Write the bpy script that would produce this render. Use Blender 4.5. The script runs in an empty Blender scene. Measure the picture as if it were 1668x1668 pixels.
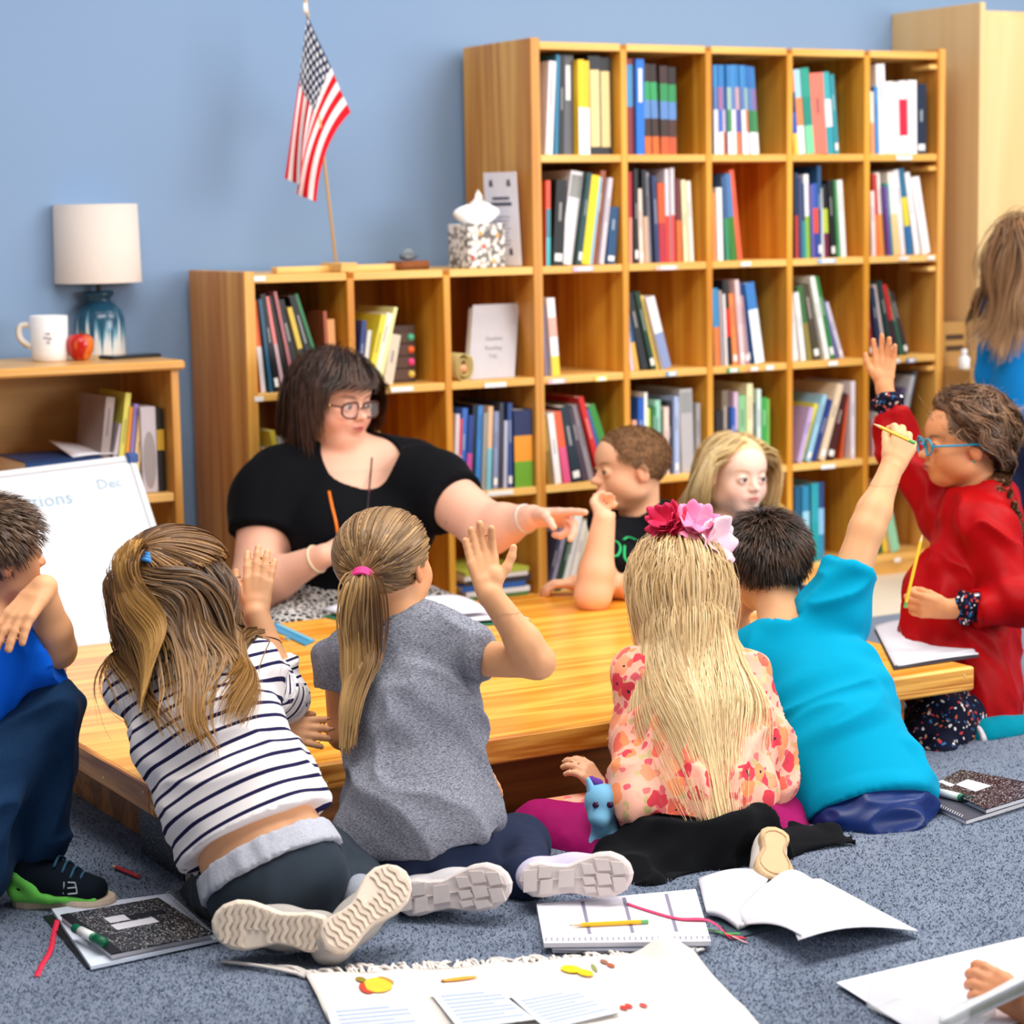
import bpy, math, random
import numpy as np
from mathutils import Vector, Matrix

# ------------------------------------------------------------------ camera, world, lights, exposure
SC = bpy.context.scene
COL = SC.collection
F_PX, CX, CY = 3622.6, 834.0, 834.0                     # focal length and centre for a 1668 px frame
YAW, PITCH, ROLL = 0.5177, 0.1326, -0.0173
CAM = np.array([-3.1761, -5.4038, 1.1404])


def cam_axes():
    ca, sa, cb, sb, cc, sc = math.cos(YAW), math.sin(YAW), math.cos(PITCH), math.sin(PITCH), math.cos(ROLL), math.sin(ROLL)
    rz = np.array([[ca, -sa, 0], [sa, ca, 0], [0, 0, 1]])
    rx = np.array([[1, 0, 0], [0, cb, -sb], [0, sb, cb]])
    ry = np.array([[cc, 0, sc], [0, 1, 0], [-sc, 0, cc]])
    return ry @ rx @ rz


RW = cam_axes()
C_R, C_F, C_U = RW[0], RW[1], RW[2]                      # camera right, forward, up in the room
cam_data = bpy.data.cameras.new('camera')
cam_data.sensor_width = 36.0
cam_data.lens = F_PX / 1668.0 * 36.0
cam_data.clip_start = 0.05
cam_data.dof.use_dof = True
cam_data.dof.focus_distance = 3.95
cam_data.dof.aperture_fstop = 4.4
cam = bpy.data.objects.new('camera', cam_data)
COL.objects.link(cam)
mw = Matrix.Identity(4)
for i in range(3):
    mw[i][0], mw[i][1], mw[i][2], mw[i][3] = C_R[i], C_U[i], -C_F[i], CAM[i]
cam.matrix_world = mw
SC.camera = cam

world = bpy.data.worlds.new('room_light')
SC.world = world
world.use_nodes = True
world.node_tree.nodes['Background'].inputs[0].default_value = (1.0, 0.975, 0.945, 1)
world.node_tree.nodes['Background'].inputs[1].default_value = 0.33


def area(name, loc, target, sx, sy, power, color=(1, 1, 1)):
    d = bpy.data.lights.new(name, 'AREA')
    d.shape = 'RECTANGLE'
    d.size, d.size_y, d.energy, d.color = sx, sy, power, color
    o = bpy.data.objects.new(name, d)
    COL.objects.link(o)
    o.location = loc
    o.rotation_euler = (Vector(target) - Vector(loc)).to_track_quat('-Z', 'Y').to_euler()
    return o


# ceiling lamps of the room and the big window wall behind and to the right of the camera
area('ceiling_lamp_light', (-1.6, -2.6, 2.95), (-1.6, -2.6, 0), 2.4, 1.2, 98, (1.0, 0.97, 0.93))
area('ceiling_lamp_light', (1.6, -2.4, 2.95), (1.6, -2.4, 0), 2.4, 1.2, 92, (1.0, 0.97, 0.93))
area('ceiling_lamp_light', (0.2, -0.95, 2.95), (0.2, -0.6, 0), 5.0, 0.6, 42, (1.0, 0.97, 0.93))
area('window_light', (2.6, -7.2, 1.9), (-0.6, -0.8, 0.7), 3.6, 2.0, 255, (1.0, 0.98, 0.96))

vs = SC.view_settings
vs.view_transform = 'Standard'
vs.look = 'None'
vs.exposure = 0.0
vs.gamma = 1.0
vs.use_curve_mapping = False

# ------------------------------------------------------------------ helpers
def P(u, v, zc):
    """room point seen at photo pixel (u, v) at distance zc along the view axis"""
    return CAM + zc * (C_F + (u - CX) / F_PX * C_R - (v - CY) / F_PX * C_U)


def PZ(u, v, z=0.0):
    """room point on the horizontal plane z seen at pixel (u, v)"""
    d = C_F + (u - CX) / F_PX * C_R - (v - CY) / F_PX * C_U
    return CAM + d * ((z - CAM[2]) / d[2])


def PY(u, v, y):
    d = C_F + (u - CX) / F_PX * C_R - (v - CY) / F_PX * C_U
    return CAM + d * ((y - CAM[1]) / d[1])


def V(*a):
    return np.array(a, float)


def unit(a):
    a = np.asarray(a, float)
    return a / (np.linalg.norm(a) + 1e-12)


def lin(c):
    """0-255 display colour to linear"""
    out = []
    for x in c[:3]:
        x = x / 255.0
        out.append(x / 12.92 if x <= 0.04045 else ((x + 0.055) / 1.055) ** 2.4)
    return (out[0], out[1], out[2], 1.0)


def hexc(s):
    return tuple(int(s[i:i + 2], 16) for i in (0, 2, 4))


MATS = {}


def new_mat(name):
    m = bpy.data.materials.new(name)
    m.use_nodes = True
    nt = m.node_tree
    return m, nt, nt.nodes, nt.links, nt.nodes['Principled BSDF']


def mat(color, rough=0.55, spec=0.4, var=0.06, scale=40.0, bump=0.0, metal=0.0, sheen=0.0, sss=0.0, name=None):
    """plain material with slight procedural colour variation"""
    key = (tuple(color), rough, spec, var, scale, bump, metal, sheen, sss)
    if key in MATS:
        return MATS[key]
    m, nt, N, L, B = new_mat(name or 'paint_%d' % len(MATS))
    B.inputs['Roughness'].default_value = rough
    B.inputs['Specular IOR Level'].default_value = spec
    B.inputs['Metallic'].default_value = metal
    if sheen:
        B.inputs['Sheen Weight'].default_value = sheen
    c = lin(color)
    tc = N.new('ShaderNodeTexCoord')
    no = N.new('ShaderNodeTexNoise')
    no.inputs['Scale'].default_value = scale
    no.inputs['Detail'].default_value = 3
    L.new(tc.outputs['Object'], no.inputs['Vector'])
    mr = N.new('ShaderNodeMapRange')
    mr.inputs[3].default_value = 1 - var
    mr.inputs[4].default_value = 1 + var
    L.new(no.outputs['Fac'], mr.inputs[0])
    mx = N.new('ShaderNodeVectorMath')
    mx.operation = 'SCALE'
    mx.inputs[0].default_value = c[:3]
    L.new(mr.outputs[0], mx.inputs['Scale'])
    L.new(mx.outputs[0], B.inputs['Base Color'])
    if bump:
        b = N.new('ShaderNodeBump')
        b.inputs['Strength'].default_value = bump
        b.inputs['Distance'].default_value = 0.004
        L.new(no.outputs['Fac'], b.inputs['Height'])
        L.new(b.outputs[0], B.inputs['Normal'])
    MATS[key] = m
    return m


def wood(name, c_light, c_dark, axis='X', scale=1.0, rough=0.38, spec=0.4, contrast=1.0):
    m, nt, N, L, B = new_mat(name)
    B.inputs['Roughness'].default_value = rough
    B.inputs['Specular IOR Level'].default_value = spec
    tc = N.new('ShaderNodeTexCoord')
    mp = N.new('ShaderNodeMapping')
    s = [9.0 * scale] * 3
    s['XYZ'.index(axis)] = 0.55 * scale
    mp.inputs['Scale'].default_value = s
    L.new(tc.outputs['Object'], mp.inputs['Vector'])
    n1 = N.new('ShaderNodeTexNoise')
    n1.inputs['Scale'].default_value = 0.7
    n1.inputs['Detail'].default_value = 2
    n1.inputs['Distortion'].default_value = 0.6
    L.new(mp.outputs[0], n1.inputs['Vector'])
    # rings: fract of noise * n
    ml = N.new('ShaderNodeMath'); ml.operation = 'MULTIPLY'; ml.inputs[1].default_value = 9.0
    L.new(n1.outputs['Fac'], ml.inputs[0])
    fr = N.new('ShaderNodeMath'); fr.operation = 'PINGPONG'; fr.inputs[1].default_value = 1.0
    L.new(ml.outputs[0], fr.inputs[0])
    n2 = N.new('ShaderNodeTexNoise')
    n2.inputs['Scale'].default_value = 7.0
    n2.inputs['Detail'].default_value = 5
    L.new(mp.outputs[0], n2.inputs['Vector'])
    ad = N.new('ShaderNodeMath'); ad.operation = 'MULTIPLY_ADD'
    ad.inputs[1].default_value = 0.55
    L.new(fr.outputs[0], ad.inputs[0])
    m2 = N.new('ShaderNodeMath'); m2.operation = 'MULTIPLY'; m2.inputs[1].default_value = 0.5
    L.new(n2.outputs['Fac'], m2.inputs[0])
    L.new(m2.outputs[0], ad.inputs[2])
    cr = N.new('ShaderNodeValToRGB')
    cr.color_ramp.elements[0].position = 0.5 - 0.33 / contrast
    cr.color_ramp.elements[0].color = lin(c_light)
    cr.color_ramp.elements[1].position = 0.5 + 0.36 / contrast
    cr.color_ramp.elements[1].color = lin(c_dark)
    L.new(ad.outputs[0], cr.inputs[0])
    L.new(cr.outputs[0], B.inputs['Base Color'])
    return m


def attr_mat(name, rough=0.5, spec=0.3, sss=0.0, sheen=0.0, noise=0.0, nscale=120.0, bump=0.0, sssr=(0.9, 0.35, 0.2)):
    """material whose colour comes from the 'col' colour attribute"""
    if name in MATS:
        return MATS[name]
    m, nt, N, L, B = new_mat(name)
    B.inputs['Roughness'].default_value = rough
    B.inputs['Specular IOR Level'].default_value = spec
    at = N.new('ShaderNodeVertexColor')
    at.layer_name = 'col'
    src = at.outputs['Color']
    if noise or bump:
        tc = N.new('ShaderNodeTexCoord')
        no = N.new('ShaderNodeTexNoise')
        no.inputs['Scale'].default_value = nscale
        no.inputs['Detail'].default_value = 3
        L.new(tc.outputs['Object'], no.inputs['Vector'])
        mr = N.new('ShaderNodeMapRange')
        mr.inputs[3].default_value = 1 - noise
        mr.inputs[4].default_value = 1 + noise
        L.new(no.outputs['Fac'], mr.inputs[0])
        mx = N.new('ShaderNodeVectorMath'); mx.operation = 'SCALE'
        L.new(src, mx.inputs[0]); L.new(mr.outputs[0], mx.inputs['Scale'])
        src = mx.outputs[0]
        if bump:
            b = N.new('ShaderNodeBump')
            b.inputs['Strength'].default_value = bump
            b.inputs['Distance'].default_value = 0.003
            L.new(no.outputs['Fac'], b.inputs['Height'])
            L.new(b.outputs[0], B.inputs['Normal'])
    L.new(src, B.inputs['Base Color'])
    if sss:
        B.inputs['Subsurface Weight'].default_value = sss
        B.inputs['Subsurface Radius'].default_value = sssr
        B.inputs['Subsurface Scale'].default_value = 0.006
    if sheen:
        B.inputs['Sheen Weight'].default_value = sheen
        B.inputs['Sheen Roughness'].default_value = 0.4
    MATS[name] = m
    return m


class MB:
    """collects shapes for one mesh object (room coordinates)"""

    def __init__(s):
        s.v, s.f, s.c, s.n = [], [], [], 0

    def add(s, v, f, col=None):
        v = np.asarray(v, float).reshape(-1, 3)
        s.v.append(v)
        s.f.extend([tuple(int(i) + s.n for i in q) for q in f])
        s.c.append(np.tile(np.array(lin(col) if col is not None else (1, 1, 1, 1)), (len(v), 1)))
        s.n += len(v)
        return s

    def box(s, c, size, R=None, bev=0.0, col=None):
        hx, hy, hz = [x / 2 for x in size]
        c = np.asarray(c, float)
        b = min(bev, hx * .9, hy * .9, hz * .9)
        if b <= 0:
            v = np.array([[x, y, z] for x in (-hx, hx) for y in (-hy, hy) for z in (-hz, hz)])
            f = [(0, 1, 3, 2), (4, 6, 7, 5), (0, 4, 5, 1), (2, 3, 7, 6), (0, 2, 6, 4), (1, 5, 7, 3)]
        else:
            v, idx = [], {}
            for sx in (-1, 1):
                for sy in (-1, 1):
                    for sz in (-1, 1):
                        for a in range(3):
                            p = [sx * (hx - b), sy * (hy - b), sz * (hz - b)]
                            p[a] += (sx, sy, sz)[a] * b
                            idx[(sx, sy, sz, a)] = len(v)
                            v.append(p)
            v = np.array(v)
            f = []

            def face(ids, n):
                p = v[list(ids)]
                m = p.mean(0)
                e1 = p[0] - m
                e1 = e1 / np.linalg.norm(e1)
                e2 = np.cross(n, e1)
                ang = [math.atan2(np.dot(q - m, e2), np.dot(q - m, e1)) for q in p]
                f.append(tuple(np.array(ids)[np.argsort(ang)]))
            for a in range(3):
                for sg in (-1, 1):
                    ids = [i for k, i in idx.items() if k[a] == sg and k[3] == a]
                    n = np.zeros(3); n[a] = sg
                    face(ids, n)
            for a in range(3):
                b2, c2 = [k for k in range(3) if k != a]
                for s1 in (-1, 1):
                    for s2 in (-1, 1):
                        ids = [i for k, i in idx.items() if k[b2] == s1 and k[c2] == s2 and k[3] in (b2, c2)]
                        n = np.zeros(3); n[b2] = s1; n[c2] = s2
                        face(ids, n / np.linalg.norm(n))
            for sx in (-1, 1):
                for sy in (-1, 1):
                    for sz in (-1, 1):
                        face([idx[(sx, sy, sz, a)] for a in range(3)], np.array([sx, sy, sz]) / 3 ** .5)
        if R is not None:
            v = v @ np.asarray(R).T
        return s.add(v + c, f, col)

    def quadbox(s, q, thick, col=None):
        """a slab: four corners (counter-clockwise seen from its front) extruded backwards"""
        q = np.asarray(q, float)
        n = unit(np.cross(q[1] - q[0], q[3] - q[0]))
        v = np.vstack([q, q - n * thick])
        return s.add(v, [(0, 1, 2, 3), (7, 6, 5, 4), (0, 4, 5, 1), (1, 5, 6, 2), (2, 6, 7, 3), (3, 7, 4, 0)], col)

    def tube(s, pts, rad, n=8, cap=True, col=None, flat=1.0):
        pts = np.asarray(pts, float)
        rad = np.full(len(pts), rad) if np.isscalar(rad) else np.asarray(rad, float)
        t = np.gradient(pts, axis=0)
        t /= np.linalg.norm(t, axis=1)[:, None] + 1e-12
        up = V(0, 0, 1) if abs(t[0][2]) < .9 else V(1, 0, 0)
        v = []
        for i in range(len(pts)):
            a = unit(np.cross(t[i], up))
            b = np.cross(a, t[i])
            up = b if np.linalg.norm(b) > .1 else up
            for k in range(n):
                an = 2 * math.pi * k / n
                v.append(pts[i] + rad[i] * (math.cos(an) * a + flat * math.sin(an) * b))
        f = [(i * n + k, i * n + (k + 1) % n, (i + 1) * n + (k + 1) % n, (i + 1) * n + k) for i in range(len(pts) - 1) for k in range(n)]
        if cap:
            f.append(tuple(range(n))[::-1])
            f.append(tuple((len(pts) - 1) * n + k for k in range(n)))
        return s.add(v, f, col)

    def lathe(s, prof, c, n=32, axis=None, col=None):
        c = np.asarray(c, float)
        v, f = [], []
        for (r, z) in prof:
            for k in range(n):
                a = 2 * math.pi * k / n
                v.append((r * math.cos(a), r * math.sin(a), z))
        m = len(prof)
        for i in range(m - 1):
            for k in range(n):
                f.append((i * n + k, i * n + (k + 1) % n, (i + 1) * n + (k + 1) % n, (i + 1) * n + k))
        v = np.array(v)
        if axis is not None:
            zax = unit(axis)
            xax = unit(np.cross(zax, V(0.3, 0.9, 0.1)))
            v = v @ np.array([xax, np.cross(zax, xax), zax])
        return s.add(v + c, f, col)

    def grid(s, pts, thick=0.0, col=None):
        """pts[i][j] surface, optionally given thickness downwards along its normals"""
        g = np.asarray(pts, float)
        a, b = g.shape[:2]
        v = g.reshape(-1, 3)
        f = [(i * b + j, (i + 1) * b + j, (i + 1) * b + j + 1, i * b + j + 1) for i in range(a - 1) for j in range(b - 1)]
        if thick:
            du = np.gradient(g, axis=0); dv = np.gradient(g, axis=1)
            n = np.cross(du, dv)
            n /= np.linalg.norm(n, axis=2)[..., None] + 1e-12
            w = (g - n * thick).reshape(-1, 3)
            o = a * b
            f += [tuple(o + k for k in q[::-1]) for q in f]
            rim = [(0, j) for j in range(b)] + [(i, b - 1) for i in range(1, a)] + [(a - 1, j) for j in range(b - 2, -1, -1)] + [(i, 0) for i in range(a - 2, 0, -1)]
            r = [i * b + j for i, j in rim]
            for k in range(len(r)):
                p, q = r[k], r[(k + 1) % len(r)]
                f.append((p, q, o + q, o + p))
            v = np.vstack([v, w])
        return s.add(v, f, col)

    def build(s, name, m, parent=None, smooth=False, origin=None):
        v = np.vstack(s.v) if s.v else np.zeros((0, 3))
        return mesh_obj(name, v, s.f, m, parent, smooth, np.vstack(s.c) if s.c else None, origin)


def root_of(o):
    while o.parent is not None:
        o = o.parent
    return o


def mesh_obj(name, v, f, m, parent=None, smooth=False, colors=None, origin=None):
    if parent is not None:
        org = np.array(root_of(parent).location)
    else:
        org = np.array(origin) if origin is not None else np.array([v[:, 0].mean(), v[:, 1].mean(), v[:, 2].min()])
    me = bpy.data.meshes.new(name)
    v = np.asarray(v) - org
    if isinstance(f, np.ndarray):
        k = f.shape[1]
        me.vertices.add(len(v)); me.vertices.foreach_set('co', v.astype(np.float32).ravel())
        me.loops.add(f.size); me.loops.foreach_set('vertex_index', f.astype(np.int32).ravel())
        me.polygons.add(len(f)); me.polygons.foreach_set('loop_start', (np.arange(len(f)) * k).astype(np.int32))
        me.update(calc_edges=True)
    else:
        me.from_pydata([tuple(p) for p in v], [], f)
    if colors is not None:
        ca = me.color_attributes.new('col', 'FLOAT_COLOR', 'POINT')
        c = np.asarray(colors, np.float32)
        if c.shape[1] == 3:
            c = np.hstack([c, np.ones((len(c), 1), np.float32)])
        ca.data.foreach_set('color', c.ravel())
    if m is not None:
        me.materials.append(m)
    if smooth:
        me.polygons.foreach_set('use_smooth', np.ones(len(me.polygons), bool))
    o = bpy.data.objects.new(name, me)
    COL.objects.link(o)
    if parent is not None:
        o.parent = parent
    else:
        o.location = org
    return o


def tag(o, label=None, cat=None, group=None, kind=None):
    for k, x in (('label', label), ('category', cat), ('group', group), ('kind', kind)):
        if x:
            o[k] = x
    return o


def thing(name, label, cat, loc, group=None):
    o = bpy.data.objects.new(name, None)
    o.empty_display_size = 0.05
    COL.objects.link(o)
    o.location = tuple(float(x) for x in loc)
    return tag(o, label, cat, group)


def text_mesh(name, body, origin, xdir, ydir, height, m, parent, align='CENTER', lift=0.0006, extrude=0.0, width=None):
    """flat lettering lying on a surface"""
    cu = bpy.data.curves.new(name, 'FONT')
    cu.body = body
    cu.size = 1.0
    cu.align_x = align
    cu.align_y = 'CENTER'
    cu.resolution_u = 2
    tmp = bpy.data.objects.new('tmp_text', cu)
    COL.objects.link(tmp)
    dg = bpy.context.evaluated_depsgraph_get()
    me = bpy.data.meshes.new_from_object(tmp.evaluated_get(dg))
    bpy.data.objects.remove(tmp)
    n = len(me.vertices)
    co = np.zeros(n * 3); me.vertices.foreach_get('co', co); co = co.reshape(-1, 3)
    fs = [tuple(p.vertices) for p in me.polygons]
    bpy.data.meshes.remove(me)
    xd, yd = unit(xdir), unit(ydir)
    nd = np.cross(xd, yd)
    sx = height
    if width:
        sx = width / max(1e-6, co[:, 0].max() - co[:, 0].min())
    v = np.asarray(origin) + sx * co[:, :1] * xd + height * co[:, 1:2] * yd + lift * nd
    return mesh_obj(name, v, fs, m, parent)


def PX(u, v, x):
    d = C_F + (u - CX) / F_PX * C_R - (v - CY) / F_PX * C_U
    return CAM + d * ((x - CAM[0]) / d[0])


def rotz(a):
    return np.array([[math.cos(a), -math.sin(a), 0], [math.sin(a), math.cos(a), 0], [0, 0, 1]])


def roty(a):
    return np.array([[math.cos(a), 0, math.sin(a)], [0, 1, 0], [-math.sin(a), 0, math.cos(a)]])


def rotx(a):
    return np.array([[1, 0, 0], [0, math.cos(a), -math.sin(a)], [0, math.sin(a), math.cos(a)]])


def bez(p, n=16):
    """smooth curve through the points p (Catmull-Rom)"""
    p = np.asarray(p, float)
    q = np.vstack([2 * p[0] - p[1], p, 2 * p[-1] - p[-2]])
    out = []
    m = len(p) - 1
    for i in range(m):
        t = np.linspace(0, 1, max(2, n // m + 1))[:, None]
        if i < m - 1:
            t = t[:-1]
        a, b, c, d = q[i], q[i + 1], q[i + 2], q[i + 3]
        out.append(.5 * ((2 * b) + (-a + c) * t + (2 * a - 5 * b + 4 * c - d) * t ** 2 + (-a + 3 * b - 3 * c + d) * t ** 3))
    return np.vstack(out)

# ------------------------------------------------------------------ the room
H0 = 0.31                                   # shelf pitch
CW = 0.9407 * H0                            # cubby pitch sideways
DP = 1.2556 * H0                            # bookcase depth
TOP = 5.18 * H0                             # tall bookcase, centre of its top board
WALL_Y = DP + 0.03


def rowz(r):
    return TOP - r * H0


M_WALL = mat((130, 157, 192), 0.75, 0.2, 0.015, 3.0, 0.02, name='blue_wall_paint')
M_CREAM = mat((226, 214, 196), 0.5, 0.35, 0.03, 4.0, name='cream_vinyl')


def carpet_material():
    m, nt, N, L, B = new_mat('blue_grey_carpet')
    B.inputs['Roughness'].default_value = 0.95
    B.inputs['Specular IOR Level'].default_value = 0.1
    tc = N.new('ShaderNodeTexCoord')
    a = N.new('ShaderNodeTexNoise'); a.inputs['Scale'].default_value = 330; a.inputs['Detail'].default_value = 3
    b = N.new('ShaderNodeTexNoise'); b.inputs['Scale'].default_value = 5; b.inputs['Detail'].default_value = 4
    L.new(tc.outputs['Object'], a.inputs['Vector']); L.new(tc.outputs['Object'], b.inputs['Vector'])
    mx = N.new('ShaderNodeMath'); mx.operation = 'MULTIPLY_ADD'; mx.inputs[1].default_value = 0.25
    L.new(b.outputs['Fac'], mx.inputs[0]); L.new(a.outputs['Fac'], mx.inputs[2])
    cr = N.new('ShaderNodeValToRGB')
    e = cr.color_ramp.elements
    e[0].position = 0.36; e[0].color = lin((70, 80, 98))
    e[1].position = 0.84; e[1].color = lin((146, 157, 176))
    L.new(mx.outputs[0], cr.inputs[0]); L.new(cr.outputs[0], B.inputs['Base Color'])
    bp = N.new('ShaderNodeBump'); bp.inputs['Strength'].default_value = 0.5; bp.inputs['Distance'].default_value = 0.006
    L.new(a.outputs['Fac'], bp.inputs['Height']); L.new(bp.outputs[0], B.inputs['Normal'])
    return m


CARPET_EDGE = PZ(1430, 1008)[1]
b = MB(); b.box((1.0, (CARPET_EDGE + WALL_Y) / 2 + 0.3, -0.05), (16, WALL_Y - CARPET_EDGE + 0.6, 0.1))
tag(b.build('floor', M_CREAM), 'cream vinyl floor strip between the carpet and the bookcases', None, None, 'structure')
b = MB(); b.box((1.0, CARPET_EDGE - 5, -0.045), (16, 10, 0.106))
fc = tag(b.build('floor_carpet', carpet_material()), 'blue-grey cut pile carpet under the children', None, None, 'structure')
# carpet pile: short tufts standing over the part of the carpet the picture shows
rng = np.random.default_rng(5)
n = 105000
uu = rng.uniform(-80, 1748, n * 2); vv = rng.uniform(1150, 1720, n * 2)
dd = C_F + ((uu - CX) / F_PX)[:, None] * C_R - ((vv - CY) / F_PX)[:, None] * C_U
pp = CAM + dd * ((0.008 - CAM[2]) / dd[:, 2])[:, None]
pp = pp[(pp[:, 1] < CARPET_EDGE - 0.01)][:n]
n = len(pp)
an = rng.uniform(0, 2 * math.pi, n)
hgt = rng.uniform(0.002, 0.005, n); wd = rng.uniform(0.0009, 0.0018, n)
off = rng.normal(0, 0.003, (n, 2))
a_ = np.c_[np.cos(an), np.sin(an), np.zeros(n)] * wd[:, None]
tipv = pp + np.c_[off, hgt]
tv = np.stack([pp - a_, pp + a_, tipv], 1).reshape(-1, 3)
tc_ = np.repeat(np.array([lin((104, 116, 138))[:3]]) * rng.uniform(0.86, 1.22, n)[:, None], 3, 0)
tag(mesh_obj('carpet_pile', tv, np.arange(n * 3).reshape(-1, 3), attr_mat('pile', 0.95, 0.05), fc, False, tc_), kind='stuff')
b = MB(); b.box((1.0, WALL_Y + 0.05, 1.5), (16, 0.1, 3.2))
tag(b.build('wall_back', M_WALL), 'smooth blue painted wall behind the bookcases', None, None, 'structure')

# wood of the furniture
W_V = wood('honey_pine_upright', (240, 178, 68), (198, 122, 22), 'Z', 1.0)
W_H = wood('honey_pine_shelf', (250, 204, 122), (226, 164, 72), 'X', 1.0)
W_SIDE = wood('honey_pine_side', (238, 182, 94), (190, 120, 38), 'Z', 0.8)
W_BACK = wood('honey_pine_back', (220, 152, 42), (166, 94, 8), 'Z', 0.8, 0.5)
M_TAPE = mat((244, 241, 238), 0.6, 0.3, 0.02)


def cubby_case(name, label, col0, col1, row0, row1, shared=None):
    """an open bookcase on the cubby grid, every board a part of its own"""
    t = 0.021
    x0, x1 = col0 * CW, col1 * CW
    zt, zb = rowz(row0), rowz(row1)
    th = thing(name, label, 'bookcase', ((x0 + x1) / 2, DP / 2, 0))
    for i, c in enumerate(range(col0, col1 + 1)):
        outer = c in (col0, col1)
        if outer and c == shared:
            continue                       # butts against its taller neighbour
        w = 0.03 if outer else t
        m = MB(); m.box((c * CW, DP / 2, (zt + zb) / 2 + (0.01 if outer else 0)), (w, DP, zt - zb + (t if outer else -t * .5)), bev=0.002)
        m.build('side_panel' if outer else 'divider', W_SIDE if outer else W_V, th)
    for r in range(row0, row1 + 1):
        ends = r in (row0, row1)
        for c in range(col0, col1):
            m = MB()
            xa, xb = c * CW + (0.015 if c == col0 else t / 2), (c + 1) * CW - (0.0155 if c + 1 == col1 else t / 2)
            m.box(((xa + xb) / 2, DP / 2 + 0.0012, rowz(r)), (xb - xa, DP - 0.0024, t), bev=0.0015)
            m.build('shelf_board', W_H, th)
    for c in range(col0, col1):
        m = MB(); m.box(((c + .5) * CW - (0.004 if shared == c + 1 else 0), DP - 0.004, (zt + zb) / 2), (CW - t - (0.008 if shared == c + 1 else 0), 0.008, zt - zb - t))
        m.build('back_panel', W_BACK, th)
    x1 -= 0.0255 if shared == col1 else 0
    m = MB(); m.box(((x0 + x1) / 2, 0.03, (zb - t / 2) / 2), (x1 - x0 - 0.02, 0.02, zb - t / 2))
    m.build('plinth', W_H, th)
    return th


tall = cubby_case('tall_bookcase', 'tall honey pine bookcase of five columns and five rows of open cubbies', 0, 5, 0, 5)
low = cubby_case('low_bookcase', 'low honey pine cubby bookcase behind the teacher with the flag on top', -3, 0, 2, 5, 0)
# rails inside the last column of the tall bookcase
for r in range(0, 5):
    m = MB(); m.box((5 * CW - 0.03, 0.05, rowz(r) - 0.034), (0.03, 0.09, 0.014), bev=0.002)
    m.build('shelf_rail', W_H, tall)


def tape(px, py, w, parent, color=None, h=0.013):
    p = PY(px, py, -0.001)
    m = MB(); m.box((p[0], -0.0008, p[2]), (w * 0.00182, 0.0016, h), bev=0.0004)
    o = m.build('shelf_label', mat(color, 0.6, 0.3, 0.02) if color else M_TAPE, parent)
    o['label'] = 'small paper name label stuck on the shelf edge'
    if color:
        m = MB(); m.box((p[0] + w * 0.0001, -0.0018, p[2]), (w * 0.00182 * .62, 0.0008, h * .8))
        m.build('label_paper', M_TAPE, o)


for (px, py, w, c) in [(950, 438, 36, (214, 196, 236)), (1086, 436, 44, (250, 190, 170)), (1215, 430, 20, None), (1347, 425, 38, (150, 190, 226)), (1473, 257, 34, None), (1472, 421, 22, (252, 226, 206)), (1516, 420, 18, (250, 214, 196)),
                       (907, 621, 32, (250, 190, 196)), (979, 617, 22, (250, 226, 110)), (1094, 609, 20, (90, 170, 220)), (1194, 603, 24, (60, 160, 96)), (1228, 601, 22, (246, 170, 130)), (1254, 599, 16, None), (1357, 592, 20, None), (1461, 588, 14, None), (1484, 587, 20, (90, 120, 190)), (1349, 760, 30, None), (1462, 912, 14, None)]:
    tape(px, py, w, tall, c)
for (px, py, w, c) in [(423, 454, 18, None), (422, 650, 14, None), (655, 634, 38, None), (807, 627, 38, None), (815, 803, 46, None)]:
    tape(px, py, w, low, c)

# low table
TZ = 0.185
sc_ = (CAM[2] - TZ) / 0.97433
TA = CAM[:2] + sc_ * (np.array([-6.0144, -5.8955]) * H0 - CAM[:2])
TL, TWD = 6.0 * H0 * sc_, 4.3471 * H0 * sc_
TTH = 0.05
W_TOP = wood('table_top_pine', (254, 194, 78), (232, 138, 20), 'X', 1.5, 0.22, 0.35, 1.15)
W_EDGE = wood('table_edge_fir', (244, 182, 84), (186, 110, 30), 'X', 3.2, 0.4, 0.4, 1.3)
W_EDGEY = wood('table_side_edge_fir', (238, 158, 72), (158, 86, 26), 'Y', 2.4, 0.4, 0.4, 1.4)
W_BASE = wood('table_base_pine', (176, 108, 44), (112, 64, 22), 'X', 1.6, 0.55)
tb = thing('low_table', 'low square-edged honey pine table that the children sit around', 'table', (TA[0] + TL / 2, TA[1] + TWD / 2, 0))
m = MB(); m.box((TA[0] + TL / 2, TA[1] + TWD / 2, TZ - 0.011), (TL - 0.012, TWD - 0.012, 0.022), bev=0.002); m.build('table_top', W_TOP, tb)
for yy in (TA[1] + 0.011, TA[1] + TWD - 0.011):
    m = MB(); m.box((TA[0] + TL / 2, yy, TZ - TTH / 2 - 0.0008), (TL, 0.022, TTH), bev=0.004); m.build('edge_board', W_EDGE, tb)
for xx in (TA[0] + 0.011, TA[0] + TL - 0.011):
    m = MB(); m.box((xx, TA[1] + TWD / 2, TZ - TTH / 2 - 0.0008), (0.022, TWD - 0.044, TTH), bev=0.003); m.build('edge_board', W_EDGEY, tb)
inset = 0.11
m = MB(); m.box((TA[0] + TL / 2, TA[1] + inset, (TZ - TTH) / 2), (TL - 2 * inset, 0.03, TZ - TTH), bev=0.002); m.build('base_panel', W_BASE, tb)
m = MB(); m.box((TA[0] + TL / 2, TA[1] + TWD - inset, (TZ - TTH) / 2), (TL - 2 * inset, 0.03, TZ - TTH), bev=0.002); m.build('base_panel', W_BASE, tb)
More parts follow.
